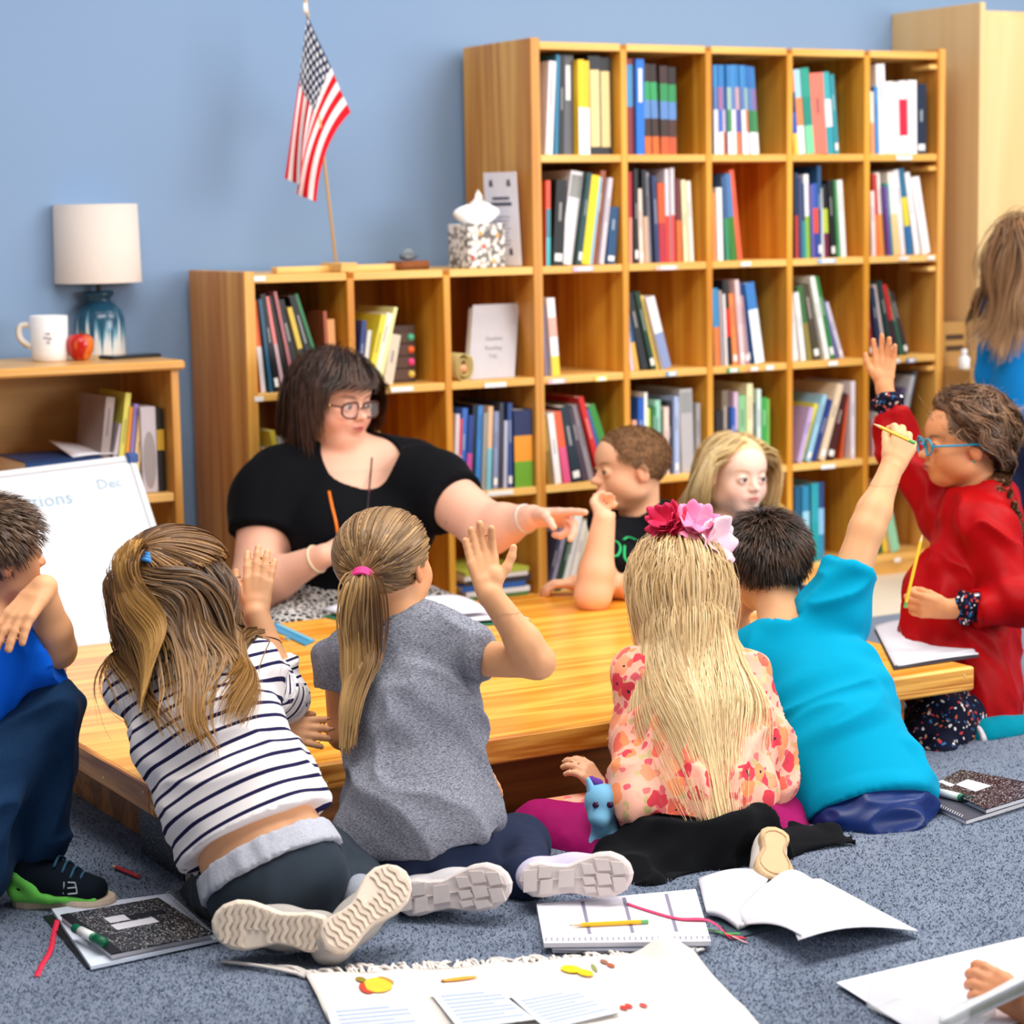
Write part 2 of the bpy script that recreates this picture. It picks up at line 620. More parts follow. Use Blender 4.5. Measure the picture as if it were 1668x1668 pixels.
for xx in (TA[0] + inset, TA[0] + TL - inset):
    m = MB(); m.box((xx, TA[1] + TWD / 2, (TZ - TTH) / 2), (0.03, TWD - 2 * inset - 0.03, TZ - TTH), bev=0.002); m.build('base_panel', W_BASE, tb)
for k in range(7):                         # nail heads along the near edge and the left edge
    for (x, y, ax) in (((TA[0] + 0.03 + k * TL / 6.2), TA[1] - 0.0004, 'y'), (TA[0] - 0.0004, TA[1] + 0.05 + k * TWD / 6.5, 'x')):
        m = MB(); m.lathe([(0, 0.0012), (0.0022, 0.001), (0.003, -0.001)], (x, y, TZ - 0.017 - 0.018 * (k % 2)), 8, V(0, -1, 0) if ax == 'y' else V(-1, 0, 0))
        m.build('nail_head', mat((222, 190, 130), 0.35, 0.6, 0.02), tb)


# ------------------------------------------------------------------ furniture and things round the walls
M_PLY = wood('birch_plywood', (236, 204, 152), (224, 186, 128), 'Z', 0.7, 0.5, 0.3, 0.7)
M_PLYE = mat((238, 218, 184), 0.5, 0.3)
xc = 1.603
cup = thing('cupboard', 'tall pale birch plywood cupboard beside the tall bookcase', 'cupboard', (2.1, 0.2, 0))
m = MB(); m.box((xc + 0.01, 0.205, 0.886), (0.02, 0.427, 1.772), bev=0.001); m.build('side_panel', M_PLY, cup)
m = MB(); m.box((xc + 0.99, 0.205, 0.886), (0.02, 0.427, 1.772), bev=0.001); m.build('side_panel', M_PLY, cup)
for k in range(2):
    m = MB(); m.box((xc + 0.02 + 0.24 + k * 0.482, 0.012, 0.89), (0.478, 0.018, 1.68), bev=0.0015); d = m.build('door', M_PLY, cup)
    m = MB(); m.tube(bez([V(xc + 0.45 + k * 0.1, 0.004, 0.86), V(xc + 0.45 + k * 0.1, -0.03, 0.88), V(xc + 0.45 + k * 0.1, -0.03, 0.98), V(xc + 0.45 + k * 0.1, 0.004, 1.0)], 12), 0.005); m.build('handle', mat((150, 150, 150), 0.3, 0.5, 0.0, metal=1.0), d, True)
m = MB(); m.box((xc + 0.5, 0.21, 1.74), (0.958, 0.4, 0.018)); m.build('top_panel', M_PLY, cup)
m = MB(); m.box((xc + 0.5, 0.41, 0.88), (0.958, 0.008, 1.7)); m.build('back_panel', M_PLY, cup)

# cardboard boxes between the bookcase and the cupboard
CARD = mat((176, 132, 76), 0.8, 0.2, 0.05, 20)
bx = thing('cardboard_box', 'upper brown cardboard box with dark print beside the cupboard', 'box', (1.532, 0.13, 0.64))
m = MB(); m.box((1.534, 0.14, 0.71), (0.10, 0.24, 0.14), bev=0.002); m.build('carton', CARD, bx)
for z in (0.735, 0.70):
    m = MB(); m.box((1.535, 0.0188, z), (0.072, 0.0012, 0.016)); m.build('printed_bar', mat((70, 48, 30), 0.8), bx)
m = MB(); m.box((1.534, 0.14, 0.7808), (0.02, 0.242, 0.0016)); m.build('tape_strip', mat((200, 164, 110), 0.3), bx)
bx = thing('cardboard_box', 'plain brown carton standing under the printed box by the cupboard', 'box', (1.53, 0.05, 0))
m = MB(); m.box((1.534, 0.08, 0.319), (0.11, 0.40, 0.638), bev=0.002); m.build('carton', CARD, bx)
m = MB(); m.box((1.534, 0.08, 0.6385), (0.02, 0.402, 0.001)); m.build('tape_strip', mat((200, 164, 110), 0.3), bx)
bt = thing('bottle', 'small white bottle on the plain carton by the cupboard', 'bottle', (1.505, -0.06, 0.639))
m = MB(); m.lathe([(0, 0), (0.017, 0), (0.018, 0.004), (0.018, 0.035), (0.008, 0.044), (0.008, 0.048)], (1.505, -0.06, 0.639), 20); m.build('bottle_body', mat((240, 240, 240), 0.3), bt, True)
m = MB(); m.lathe([(0.0095, 0.0), (0.0095, 0.014), (0.0, 0.015)], (1.505, -0.06, 0.687), 16); m.build('cap', mat((230, 230, 234), 0.4), bt, True)

# side shelf with the lamp
SXR = -1.062; SXL = SXR - 1.15; STZ = 0.785
W_LS = wood('lamp_shelf_pine', (238, 190, 116), (206, 148, 72), 'X', 0.9, 0.35)
W_LSV = wood('lamp_shelf_pine_upright', (230, 176, 96), (190, 128, 52), 'Z', 0.9, 0.4)
ls = thing('lamp_shelf', 'low pine shelf at the blue wall carrying the lamp and mug', 'shelf', ((SXL + SXR) / 2, 0.2, 0))
m = MB(); m.box(((SXL + SXR) / 2, 0.205, STZ - 0.012), (SXR - SXL, 0.42, 0.024), bev=0.006); m.build('top_board', W_LS, ls)
for x in (SXR - 0.025, SXL + 0.025):
    m = MB(); m.box((x, 0.21, (STZ - 0.024) / 2), (0.022, 0.4, STZ - 0.024), bev=0.002); m.build('side_panel', W_LSV, ls)
for z in (STZ - 0.355, 0.07):
    m = MB(); m.box(((SXL + SXR) / 2, 0.21, z), (SXR - SXL - 0.074, 0.39, 0.022), bev=0.002); m.build('shelf_board', W_LS, ls)
m = MB(); m.box(((SXL + SXR) / 2, 0.408, (STZ - 0.03) / 2 + 0.02), (SXR - SXL - 0.074, 0.008, STZ - 0.07)); m.build('back_panel', wood('lamp_shelf_back', (206, 160, 92), (176, 128, 62), 'X', 0.8, 0.5), ls)
m = MB(); m.box((SXR - 0.012, 0.405, STZ + 0.004), (0.0, 0.0, 0.0)) if False else None
LB_Z = STZ - 0.344

# table lamp
lp = PZ(165, 578, STZ)
lamp = thing('table_lamp', 'table lamp with cream drum shade and teal drip-glazed ceramic base', 'lamp', lp)
s = 1 / 566.0 * 0.985                     # metres per photo pixel here
def lamp_glaze():
    m, nt, N, L, B = new_mat('teal_drip_glaze')
    B.inputs['Roughness'].default_value = 0.18
    tc = N.new('ShaderNodeTexCoord'); sp = N.new('ShaderNodeSeparateXYZ'); L.new(tc.outputs['Object'], sp.inputs[0])
    at = N.new('ShaderNodeMath'); at.operation = 'ARCTAN2'; L.new(sp.outputs[1], at.inputs[0]); L.new(sp.outputs[0], at.inputs[1])
    cb = N.new('ShaderNodeCombineXYZ'); ml = N.new('ShaderNodeMath'); ml.operation = 'MULTIPLY'; ml.inputs[1].default_value = 3.2
    L.new(at.outputs[0], ml.inputs[0]); L.new(ml.outputs[0], cb.inputs[0])
    no = N.new('ShaderNodeTexNoise'); no.inputs['Scale'].default_value = 1.6; no.inputs['Detail'].default_value = 2; L.new(cb.outputs[0], no.inputs['Vector'])
    ad = N.new('ShaderNodeMath'); ad.operation = 'MULTIPLY_ADD'; ad.inputs[1].default_value = 0.34; L.new(no.outputs['Fac'], ad.inputs[0]); L.new(sp.outputs[2], ad.inputs[2])
    cr = N.new('ShaderNodeValToRGB'); e = cr.color_ramp.elements
    e[0].position = 0.205; e[0].color = lin((222, 224, 226)); e[1].position = 0.25; e[1].color = lin((34, 78, 104))
    k = e.new(0.222); k.color = lin((110, 168, 190))
    L.new(ad.outputs[0], cr.inputs[0]); L.new(cr.outputs[0], B.inputs['Base Color'])
    return m
m = MB(); m.lathe([(0, 0), (37 * s, 0), (38 * s, 3 * s), (38.5 * s, 40 * s), (38 * s, 55 * s), (34 * s, 68 * s), (25 * s, 78 * s), (19 * s, 83 * s), (18 * s, 88 * s), (23 * s, 92 * s), (24 * s, 95 * s), (22 * s, 99 * s), (0, 99 * s)], lp, 40); m.build('lamp_base', lamp_glaze(), lamp, True)
m = MB(); m.tube([lp + V(0, 0, 98 * s), lp + V(0, 0, 200 * s)], 3.5 * s, 10); m.build('stem', mat((196, 178, 146), 0.25, 0.5, 0, metal=0.8), lamp, True)
SHADE = mat((222, 209, 200), 0.9, 0.1, 0.03, 160, 0.15)
m = MB(); m.lathe([(67 * s, 112 * s), (64.5 * s, 232 * s), (63.5 * s, 232 * s), (66 * s, 112 * s), (67 * s, 112 * s)], lp, 48); m.build('lamp_shade', SHADE, lamp, True)
m = MB(); m.lathe([(0, 214 * s), (64 * s, 214 * s)], lp, 24); m.lathe([(64 * s, 213 * s), (0, 213 * s)], lp, 24); m.build('shade_spider', mat((228, 222, 214), 0.7), lamp)

# mug
mp_ = PZ(82, 588, STZ)
mug = thing('mug', 'white mug with small grey print and banded handle on the lamp shelf', 'mug', mp_)
m = MB(); m.lathe([(0, 0), (24 * s, 0), (26 * s, 2 * s), (27 * s, 12 * s), (28.5 * s, 67 * s), (27 * s, 68 * s), (25 * s, 8 * s), (0, 7 * s)], mp_, 36); m.build('mug_body', mat((242, 240, 240), 0.25, 0.5), mug, True)
hd = -C_R * 1.0
m = MB(); m.tube(bez([mp_ + hd * 26 * s + V(0, 0, 54 * s), mp_ + hd * 42 * s + V(0, 0, 52 * s), mp_ + hd * 43 * s + V(0, 0, 34 * s), mp_ + hd * 26 * s + V(0, 0, 20 * s)], 18), 4.5 * s, 10)
h_ = m.build('handle', mat((238, 234, 230), 0.3), mug, True)
m = MB(); m.tube(bez([mp_ + hd * 36 * s + V(0, 0, 58 * s), mp_ + hd * 47 * s + V(0, 0, 50 * s), mp_ + hd * 46.5 * s + V(0, 0, 33 * s), mp_ + hd * 34 * s + V(0, 0, 20 * s)], 18), 2 * s, 8); m.build('handle_band', mat((170, 140, 96), 0.3), h_, True)
dd_ = unit(-C_F * V(1, 1, 0) + C_R * 0.1)
for k, (dx, dz, w) in enumerate([(0, 40, 9), (-3, 34, 6), (3, 33, 7), (1, 27, 5)]):
    c0 = mp_ + dd_ * 27.9 * s + C_R * dx * s + V(0, 0, dz * s)
    m = MB(); m.quadbox([c0 + C_R * (-w * .5) * s, c0 + C_R * (w * .5) * s, c0 + C_R * w * .5 * s + V(0, 0, 4 * s), c0 - C_R * w * .5 * s + V(0, 0, 4 * s)], 0.001); m.build('printed_mark', mat((188, 180, 190), 0.5), mug)

# apple
ap = PZ(132, 587, STZ)
apple = thing('apple', 'red and yellow apple between the mug and the lamp', 'apple', ap)
def apple_mat():
    m, nt, N, L, B = new_mat('apple_skin'); B.inputs['Roughness'].default_value = 0.22
    tc = N.new('ShaderNodeTexCoord'); no = N.new('ShaderNodeTexNoise'); no.inputs['Scale'].default_value = 28; no.inputs['Detail'].default_value = 4
    mp = N.new('ShaderNodeMapping'); mp.inputs['Scale'].default_value = (1, 1, 0.35); L.new(tc.outputs['Object'], mp.inputs[0]); L.new(mp.outputs[0], no.inputs['Vector'])
    cr = N.new('ShaderNodeValToRGB'); e = cr.color_ramp.elements; e[0].position = 0.5; e[0].color = lin((186, 22, 18)); e[1].position = 0.68; e[1].color = lin((236, 140, 52)); L.new(no.outputs['Fac'], cr.inputs[0]); L.new(cr.outputs[0], B.inputs['Base Color'])
    return m
pr = [(0.2 * s, 3 * s), (6 * s, 0.6 * s), (12 * s, 2.5 * s), (18 * s, 12 * s), (20.5 * s, 22 * s), (19 * s, 32 * s), (13 * s, 38.5 * s), (6 * s, 38 * s), (0.2 * s, 33 * s)]
m = MB(); m.lathe([tuple(x) for x in bez([V(a, 0, b) for a, b in pr], 32)[:, (0, 2)]], ap, 28); m.build('apple_body', apple_mat(), apple, True)
m = MB(); m.tube([ap + V(0, 0, 33 * s), ap + V(1 * s, 0, 40 * s), ap + V(3 * s, 0, 44 * s)], 1.2 * s, 6); m.build('stalk', mat((90, 66, 30), 0.7), apple, True)
m = MB(); g = [[ap + V(0, 0, 39 * s) + C_R * (a * 13 * s) + V(0, 0, 3 * s * math.sin(a * 3)) + C_F * b * 4 * s * math.sin(math.pi * a) for b in (-1, 0, 1)] for a in np.linspace(0, 1, 6)]; m.grid(g, 0.0008); m.build('leaf', mat((86, 122, 40), 0.5), apple, True)

# phone lying by the lamp
pc = PZ(212, 583, STZ)
ph = thing('phone', 'black smartphone lying by the lamp base at the shelf end', 'phone', pc)
Rp = rotz(0.18)
m = MB(); m.box(pc + V(0, 0, 0.0045), (0.15, 0.074, 0.009), Rp, 0.003); m.build('phone_body', mat((26, 28, 32), 0.3), ph)
m = MB(); m.box(pc + V(0, 0, 0.0095), (0.138, 0.066, 0.0012), Rp); m.build('screen', mat((16, 18, 24), 0.08, 0.6), ph)

# whiteboard leaning against the lamp shelf
wb_y = TA[1] + TWD + 0.16
Bp = PY(309, 1030, wb_y); Bp[2] = 0.0
Bp = Bp.copy()
br = PY(336, 1118, wb_y)
br_x = PY(309, 1030, wb_y)[0]
tr = PX(217, 742, br_x)
dirn = (tr - PY(309, 1030, wb_y)); dirn /= dirn[2]
br = tr - dirn * (tr[2] - 0.012)
xl = unit(V(-1, -0.16, -0.03))
WBW = 0.92
tl, bl = tr + xl * WBW, br + xl * WBW
wb = thing('whiteboard', 'large white dry-erase board with faint handwriting leaning on the lamp shelf', 'whiteboard', (br + bl) / 2 * V(1, 1, 0))
nb = unit(np.cross(br - bl, tl - bl))
m = MB(); m.quadbox([bl, br, tr, tl], 0.014); m.build('board', mat((214, 216, 223), 0.2, 0.4, 0.01), wb)
FR = mat((206, 209, 214), 0.35, 0.5)
for a, c in ((bl, br), (br, tr), (tr, tl), (tl, bl)):
    m = MB(); e = unit(c - a); n2 = np.cross(nb, e)
    m.quadbox([a + nb * .004, c + nb * .004, c + n2 * 0.016 + nb * .004, a + n2 * 0.016 + nb * .004], 0.022); m.build('frame_strip', FR, wb)
m = MB(); e = unit(tr - br); m.box(tr - e * 0.008 - unit(tr - tl) * 0.008 + nb * 0.002, (0.03, 0.03, 0.028), bev=0.006); m.build('corner_cap', mat((52, 84, 148), 0.4), wb)
yd = unit(tr - br); xd = unit(br - bl)
INK = mat((150, 180, 200), 0.6, 0.2, 0.05)
text_mesh('handwriting', 'Solutions', tr - yd * 0.10 - xd * 0.30, xd, yd, 0.055, INK, wb, lift=0.0012)
text_mesh('handwriting', 'Dec', tr - yd * 0.075 - xd * 0.09, xd, yd, 0.042, INK, wb, lift=0.0012)

# things on top of the low bookcase
LT = rowz(2) + 0.0105
M_LW = wood('flag_stand_pine', (240, 196, 122), (222, 170, 92), 'X', 1.2, 0.5)
fb = V(PY(545, 432, 0.13)[0], 0.13, LT)
fl = thing('desk_flag', 'small American flag on a thin wooden pole in a cross-shaped wooden stand', 'flag', fb)
q = 1 / 575.0
st = MB(); st.box(fb + V(0, -0.0, 0.0085), (185 * q * 1.12, 0.04, 0.017), bev=0.002); st.build('stand_bar', M_LW, fl)
st = MB(); st.box(fb + V(0, -0.028, 0.0125), (0.05, 0.13, 0.025), bev=0.002)
st.build('stand_block', M_LW, fl)
p0 = fb + V(0, -0.01, 0.02); ptop = PY(496, -18, fb[1] - 0.01)
m = MB(); m.tube([p0, ptop], 0.0042, 8); m.build('flag_pole', mat((216, 180, 124), 0.5), fl, True)
NS, NT = 90, 78
yy0 = fb[1] - 0.012
fv, fcol = [], []
for i in range(NS + 1):
    sN = i / NS
    for j in range(NT + 1):
        t = j / NT
        hx = np.array([497 + 71 * t, 24 + 159 * t]); ex = np.array([464 + 41 * t + 6 * math.sin(7 * t), 290 + 40 * t]); cx_ = np.array([482 + 34 * t ** 1.6, 150 + 82 * t])
        bp = (1 - sN) ** 2 * hx + 2 * sN * (1 - sN) * cx_ + sN * sN * ex
        p = PY(bp[0], bp[1], yy0)
        fold = 0.024 * math.sin(3.4 * t * math.pi - 0.6 + 1.6 * sN) * (0.15 + sN)
        p = p + V(0.2 * fold, -0.012 + fold, 0)
        fv.append(p)
        star = False
        if sN < 0.42 and t < 0.54:
            a, b_ = sN / 0.42 * 8, t / 0.54 * 7
            fa, fb2 = (a % 1) - .5, ((b_ + 0.5 * (int(a) % 2)) % 1) - .5
            c = (236, 236, 240) if fa * fa + fb2 * fb2 < 0.075 else (26, 36, 66)
        else:
            c = (206, 24, 38) if int(min(t, .999) * 13) % 2 == 0 else (244, 240, 240)
        fcol.append(lin(c)[:3])
ff = np.array([(i * (NT + 1) + j, (i + 1) * (NT + 1) + j, (i + 1) * (NT + 1) + j + 1, i * (NT + 1) + j + 1) for i in range(NS) for j in range(NT)])
o = mesh_obj('flag_cloth', np.array(fv), ff, attr_mat('printed_cloth', 0.8, 0.15), fl, True, fcol)
o['label'] = 'flag cloth with white stars on blue and red and white stripes'
m = MB(); pt2 = PY(497, 14, yy0); m.tube([pt2 + V(0, 0, 0.014), pt2 - V(0, 0, 0.012)], [0.005, 0.0075], 8); m.build('sleeve', mat((244, 242, 240), 0.7), fl, True)

wbx = V(PY(664, 433, 0.13)[0], 0.13, LT)
wt = thing('wooden_tray', 'small dark wooden tray beside the flag stand', 'tray', wbx)
m = MB(); m.box(wbx + V(0, 0, 0.012), (0.105, 0.075, 0.024), rotz(0.25), 0.005); m.build('tray_block', wood('walnut', (150, 88, 46), (98, 52, 24), 'X', 2, 0.35), wt)
st_ = thing('stone', 'grey shiny stone lying in the small dark wooden tray', 'stone', wbx + V(0, 0, 0.0245))
rs = np.random.default_rng(3)
m = MB(); pts = []
for i in range(7):
    for j in range(12):
        a, b_ = math.pi * i / 6, 2 * math.pi * j / 12
        r = 1 + 0.16 * math.sin(3 * b_ + i) + 0.1 * rs.normal()
        pts.append(wbx + V(0.026 * math.sin(a) * math.cos(b_) * r, 0.018 * math.sin(a) * math.sin(b_) * r, 0.0255 + 0.011 * (1 - math.cos(a)) * (1 if i else 1)))
m.add(pts, [(i * 12 + j, i * 12 + (j + 1) % 12, (i + 1) * 12 + (j + 1) % 12, (i + 1) * 12 + j) for i in range(6) for j in range(12)]); m.build('stone_body', mat((96, 104, 112), 0.25, 0.6, 0.25, 60), st_)
m = MB(); m.tube([wbx + V(-0.01, 0, 0.046), wbx + V(0.002, -0.004, 0.052), wbx + V(0.016, 0, 0.047)], [0.003, 0.007, 0.003], 6); m.build('quartz_ridge', mat((150, 158, 164), 0.2, 0.6), st_)

# tissue box
tbp = V(PY(777, 431, 0.085)[0], 0.085, LT)
tx = thing('tissue_box', 'white tissue box with grey floral print, a tissue sticking out', 'tissue box', tbp)
def floral():
    m, nt, N, L, B = new_mat('tissue_box_print'); B.inputs['Roughness'].default_value = 0.5
    tc = N.new('ShaderNodeTexCoord'); vo = N.new('ShaderNodeTexVoronoi'); vo.inputs['Scale'].default_value = 70
    no = N.new('ShaderNodeTexNoise'); no.inputs['Scale'].default_value = 45; no.inputs['Detail'].default_value = 3
    L.new(tc.outputs['Object'], vo.inputs['Vector']); L.new(tc.outputs['Object'], no.inputs['Vector'])
    mx = N.new('ShaderNodeMath'); mx.operation = 'MULTIPLY'; L.new(vo.outputs['Distance'], mx.inputs[0]); L.new(no.outputs['Fac'], mx.inputs[1])
    cr = N.new('ShaderNodeValToRGB'); e = cr.color_ramp.elements; e[0].position = 0.12; e[0].color = lin((246, 244, 242)); e[1].position = 0.34; e[1].color = lin((106, 100, 96))
    k = e.new(0.22); k.color = lin((226, 218, 208)); L.new(mx.outputs[0], cr.inputs[0]); L.new(cr.outputs[0], B.inputs['Base Color'])
    return m
tw = 0.118
Rt = rotz(0.0)
m = MB(); m.box(tbp + V(0, 0, 0.0615), (tw, tw, 0.123), Rt, 0.003); m.build('box_body', floral(), tx)
m = MB(); m.lathe([(0, 0), (0.03, 0.0), (0.03, 0.0006)], tbp + V(0, 0, 0.1232), 20); m.build('slot_film', mat((210, 210, 214), 0.3), tx)
g = []
for i in range(15):
    t = i / 14; row = []
    for j in range(13):
        a = (j / 12 - .5)
        w = 0.02 + 0.075 * math.sin(math.pi * min(1, t * 1.15 + 0.05)) ** 0.8
        row.append(tbp + V(a * w * 1.5 - 0.004 + 0.012 * t, 0.012 * math.sin(a * 9 + t * 3) * (1 - t * .5), 0.122 + 0.095 * t * (1 - 0.35 * abs(a) * 2 * t)))
    g.append(row)
m = MB(); m.grid(g, 0.0012); m.build('tissue', mat((248, 248, 248), 0.9, 0.1), tx, True)
for (du, dv, c) in [(-0.02, 0.095, (230, 160, 70)), (0.035, 0.09, (230, 160, 70)), (-0.045, 0.03, (200, 70, 60)), (0.02, 0.02, (236, 180, 110)), (-0.01, 0.06, (206, 90, 70))]:
    m = MB(); m.lathe([(0, 0.0006), (0.006, 0.0004), (0.007, -0.0005)], tbp + V(du, -tw / 2 - 0.0004, dv), 8, V(0, -1, 0)); m.build('printed_flower', mat(c, 0.5), tx)

# notice card leaning on the side of the tall bookcase
a0 = V(PY(796, 425, 0.16)[0], 0.16, LT + 0.003); b0 = V(PY(849, 428, 0.03)[0], 0.03, LT + 0.003)
nt_ = thing('notice_card', 'white printed notice card propped upright behind the tissue box', 'card', ((a0[0] + b0[0]) / 2, 0.2, LT))
up_ = V(-0.006, 0.012, 0.262)
a1, b1 = a0 + up_, b0 + up_
m = MB(); m.quadbox([a0, b0, b1, a1], 0.002); m.build('card_sheet', mat((236, 232, 238), 0.6, 0.2), nt_)
CWD = float(np.linalg.norm(b0 - a0))
xd, yd = unit(b0 - a0), unit(a1 - a0)
PR = mat((88, 86, 100), 0.7); PG = mat((178, 174, 188), 0.7)
for f_, z_, w_, mm, hh in [(0.5, 0.185, 0.07, PR, 0.008), (0.5, 0.168, 0.085, PR, 0.010)] + [(0.47, 0.135 - 0.011 * k, 0.075 - 0.01 * (k % 3), PG, 0.004) for k in range(8)]:
    c0 = a0 + xd * CWD * f_ + yd * z_ + unit(np.cross(xd, yd)) * 0.0007
    m = MB(); m.quadbox([c0 - xd * w_ / 2, c0 + xd * w_ / 2, c0 + xd * w_ / 2 + yd * hh, c0 - xd * w_ / 2 + yd * hh], 0.0006); m.build('printed_line', mm, nt_)
for f_, z_ in ((0.22, 0.222), (0.76, 0.222), (0.72, 0.03)):
    c0 = a0 + xd * CWD * f_ + yd * z_ + unit(np.cross(xd, yd)) * 0.0007
    m = MB(); m.quadbox([c0 - xd * .008, c0 + xd * .008, c0 + xd * .005 + yd * .02, c0 - xd * .007 + yd * .018], 0.0006); m.build('printed_emblem', PR, nt_)

# contents of the open cubbies that are not books
org = V(-3 * CW, 0, 0)
pz = rowz(3) + 0.0105
ob = thing('drawer_box', 'small dark brown drawer box with four coloured round knobs in the low bookcase', 'box', (PY(640, 600, 0.1)[0], 0.1, pz))
ox = PY(646, 600, 0.12)[0]
m = MB(); m.box((ox, 0.17, pz + 0.079), (0.10, 0.14, 0.158), bev=0.002); m.build('box_body', mat((74, 46, 34), 0.5), ob)
for k, c in enumerate([(222, 196, 92), (240, 74, 138), (240, 110, 50), (86, 190, 150)]):
    z = pz + 0.022 + k * 0.034
    m = MB(); m.box((ox, 0.098, z), (0.092, 0.006, 0.03), bev=0.001); d = m.build('drawer', mat((84, 54, 40), 0.5), ob)
    m = MB(); m.lathe([(0, 0.008), (0.008, 0.006), (0.0105, 0), (0.0105, -0.004)], (ox + 0.033, 0.093, z), 16, V(0, -1, 0)); kk = m.build('knob', mat(c, 0.4), d, True); kk['label'] = 'coloured round knob'
rx = PY(748, 592, 0.06)[0]
rl = thing('rolled_mat', 'rolled beige cloth mat beside the tilted white folder in the low bookcase', 'mat', (rx, 0.16, pz))
sp = [V(rx + (0.012 + 0.0018 * a) * math.cos(a) * 0.75, 0, pz + 0.034 + (0.012 + 0.0018 * a) * math.sin(a) * 1.25) for a in np.linspace(0, 4.2 * math.pi, 60)]
z_low = min(p[2] for p in sp)
m = MB(); m.grid([[p + V(0, y, pz + 0.0005 - z_low) for y in (0.03, 0.15, 0.27)] for p in sp], 0.003); m.build('mat_roll', mat((196, 176, 118), 0.9, 0.1, 0.1, 90), rl, True)
m = MB(); m.tube([V(rx, 0.032, pz + 0.034), V(rx, 0.27, pz + 0.034)], 0.011, 12); m.build('core', mat((232, 168, 120), 0.6), rl, True)

fa = PY(806, 612, 0.05)
fd = thing('ring_binder', 'white ring binder with grey printed title standing tilted in the low bookcase', 'binder', (fa[0], 0.1, pz))
c0, c1 = PY(762, 604, 0.045), PY(838, 614, 0.045)
c0[2] = c1[2] = pz + 0.0014
lean = V(0.048, 0.05, 0.205)
n_ = unit(np.cross(c1 - c0, lean))
m = MB(); m.quadbox([c0, c1, c1 + lean, c0 + lean], 0.003); m.build('front_cover', mat((190, 184, 188), 0.35, 0.4), fd)
e = unit(c1 - c0); bk = -n_ * 0.03
m = MB(); m.quadbox([c1 - n_ * 0.0032 - e * 0.002, c1 + bk - e * 0.002, c1 + bk + lean - e * 0.002, c1 - n_ * 0.0032 + lean - e * 0.002], 0.004); m.build('spine', mat((62, 66, 78), 0.4), fd)
m = MB(); m.quadbox([c0 - n_ * 0.028, c1 - n_ * 0.028 - e * .006, c1 - n_ * 0.028 + lean - e * .006, c0 - n_ * 0.028 + lean], 0.003); m.build('back_cover', mat((66, 70, 84), 0.4), fd)
m = MB(); m.quadbox([c0 - n_ * 0.006 + lean * .02, c1 - n_ * 0.006 - e * .01 + lean * .02, c1 - n_ * 0.006 - e * .01 + lean * .97, c0 - n_ * 0.006 + lean * .97], 0.018); m.build('pages', mat((240, 238, 232), 0.8), fd)
ud = unit(lean); cc_ = (c0 + c1) / 2
for k, (z_, txt) in enumerate([(0.115, 'Student'), (0.088, 'Reading'), (0.066, 'Log')]):
    text_mesh('cover_title', txt, cc_ + lean * (z_ / 0.215) + n_ * 0.0004, e, ud, 0.017, mat((150, 146, 150), 0.6), fd, lift=0.0008)

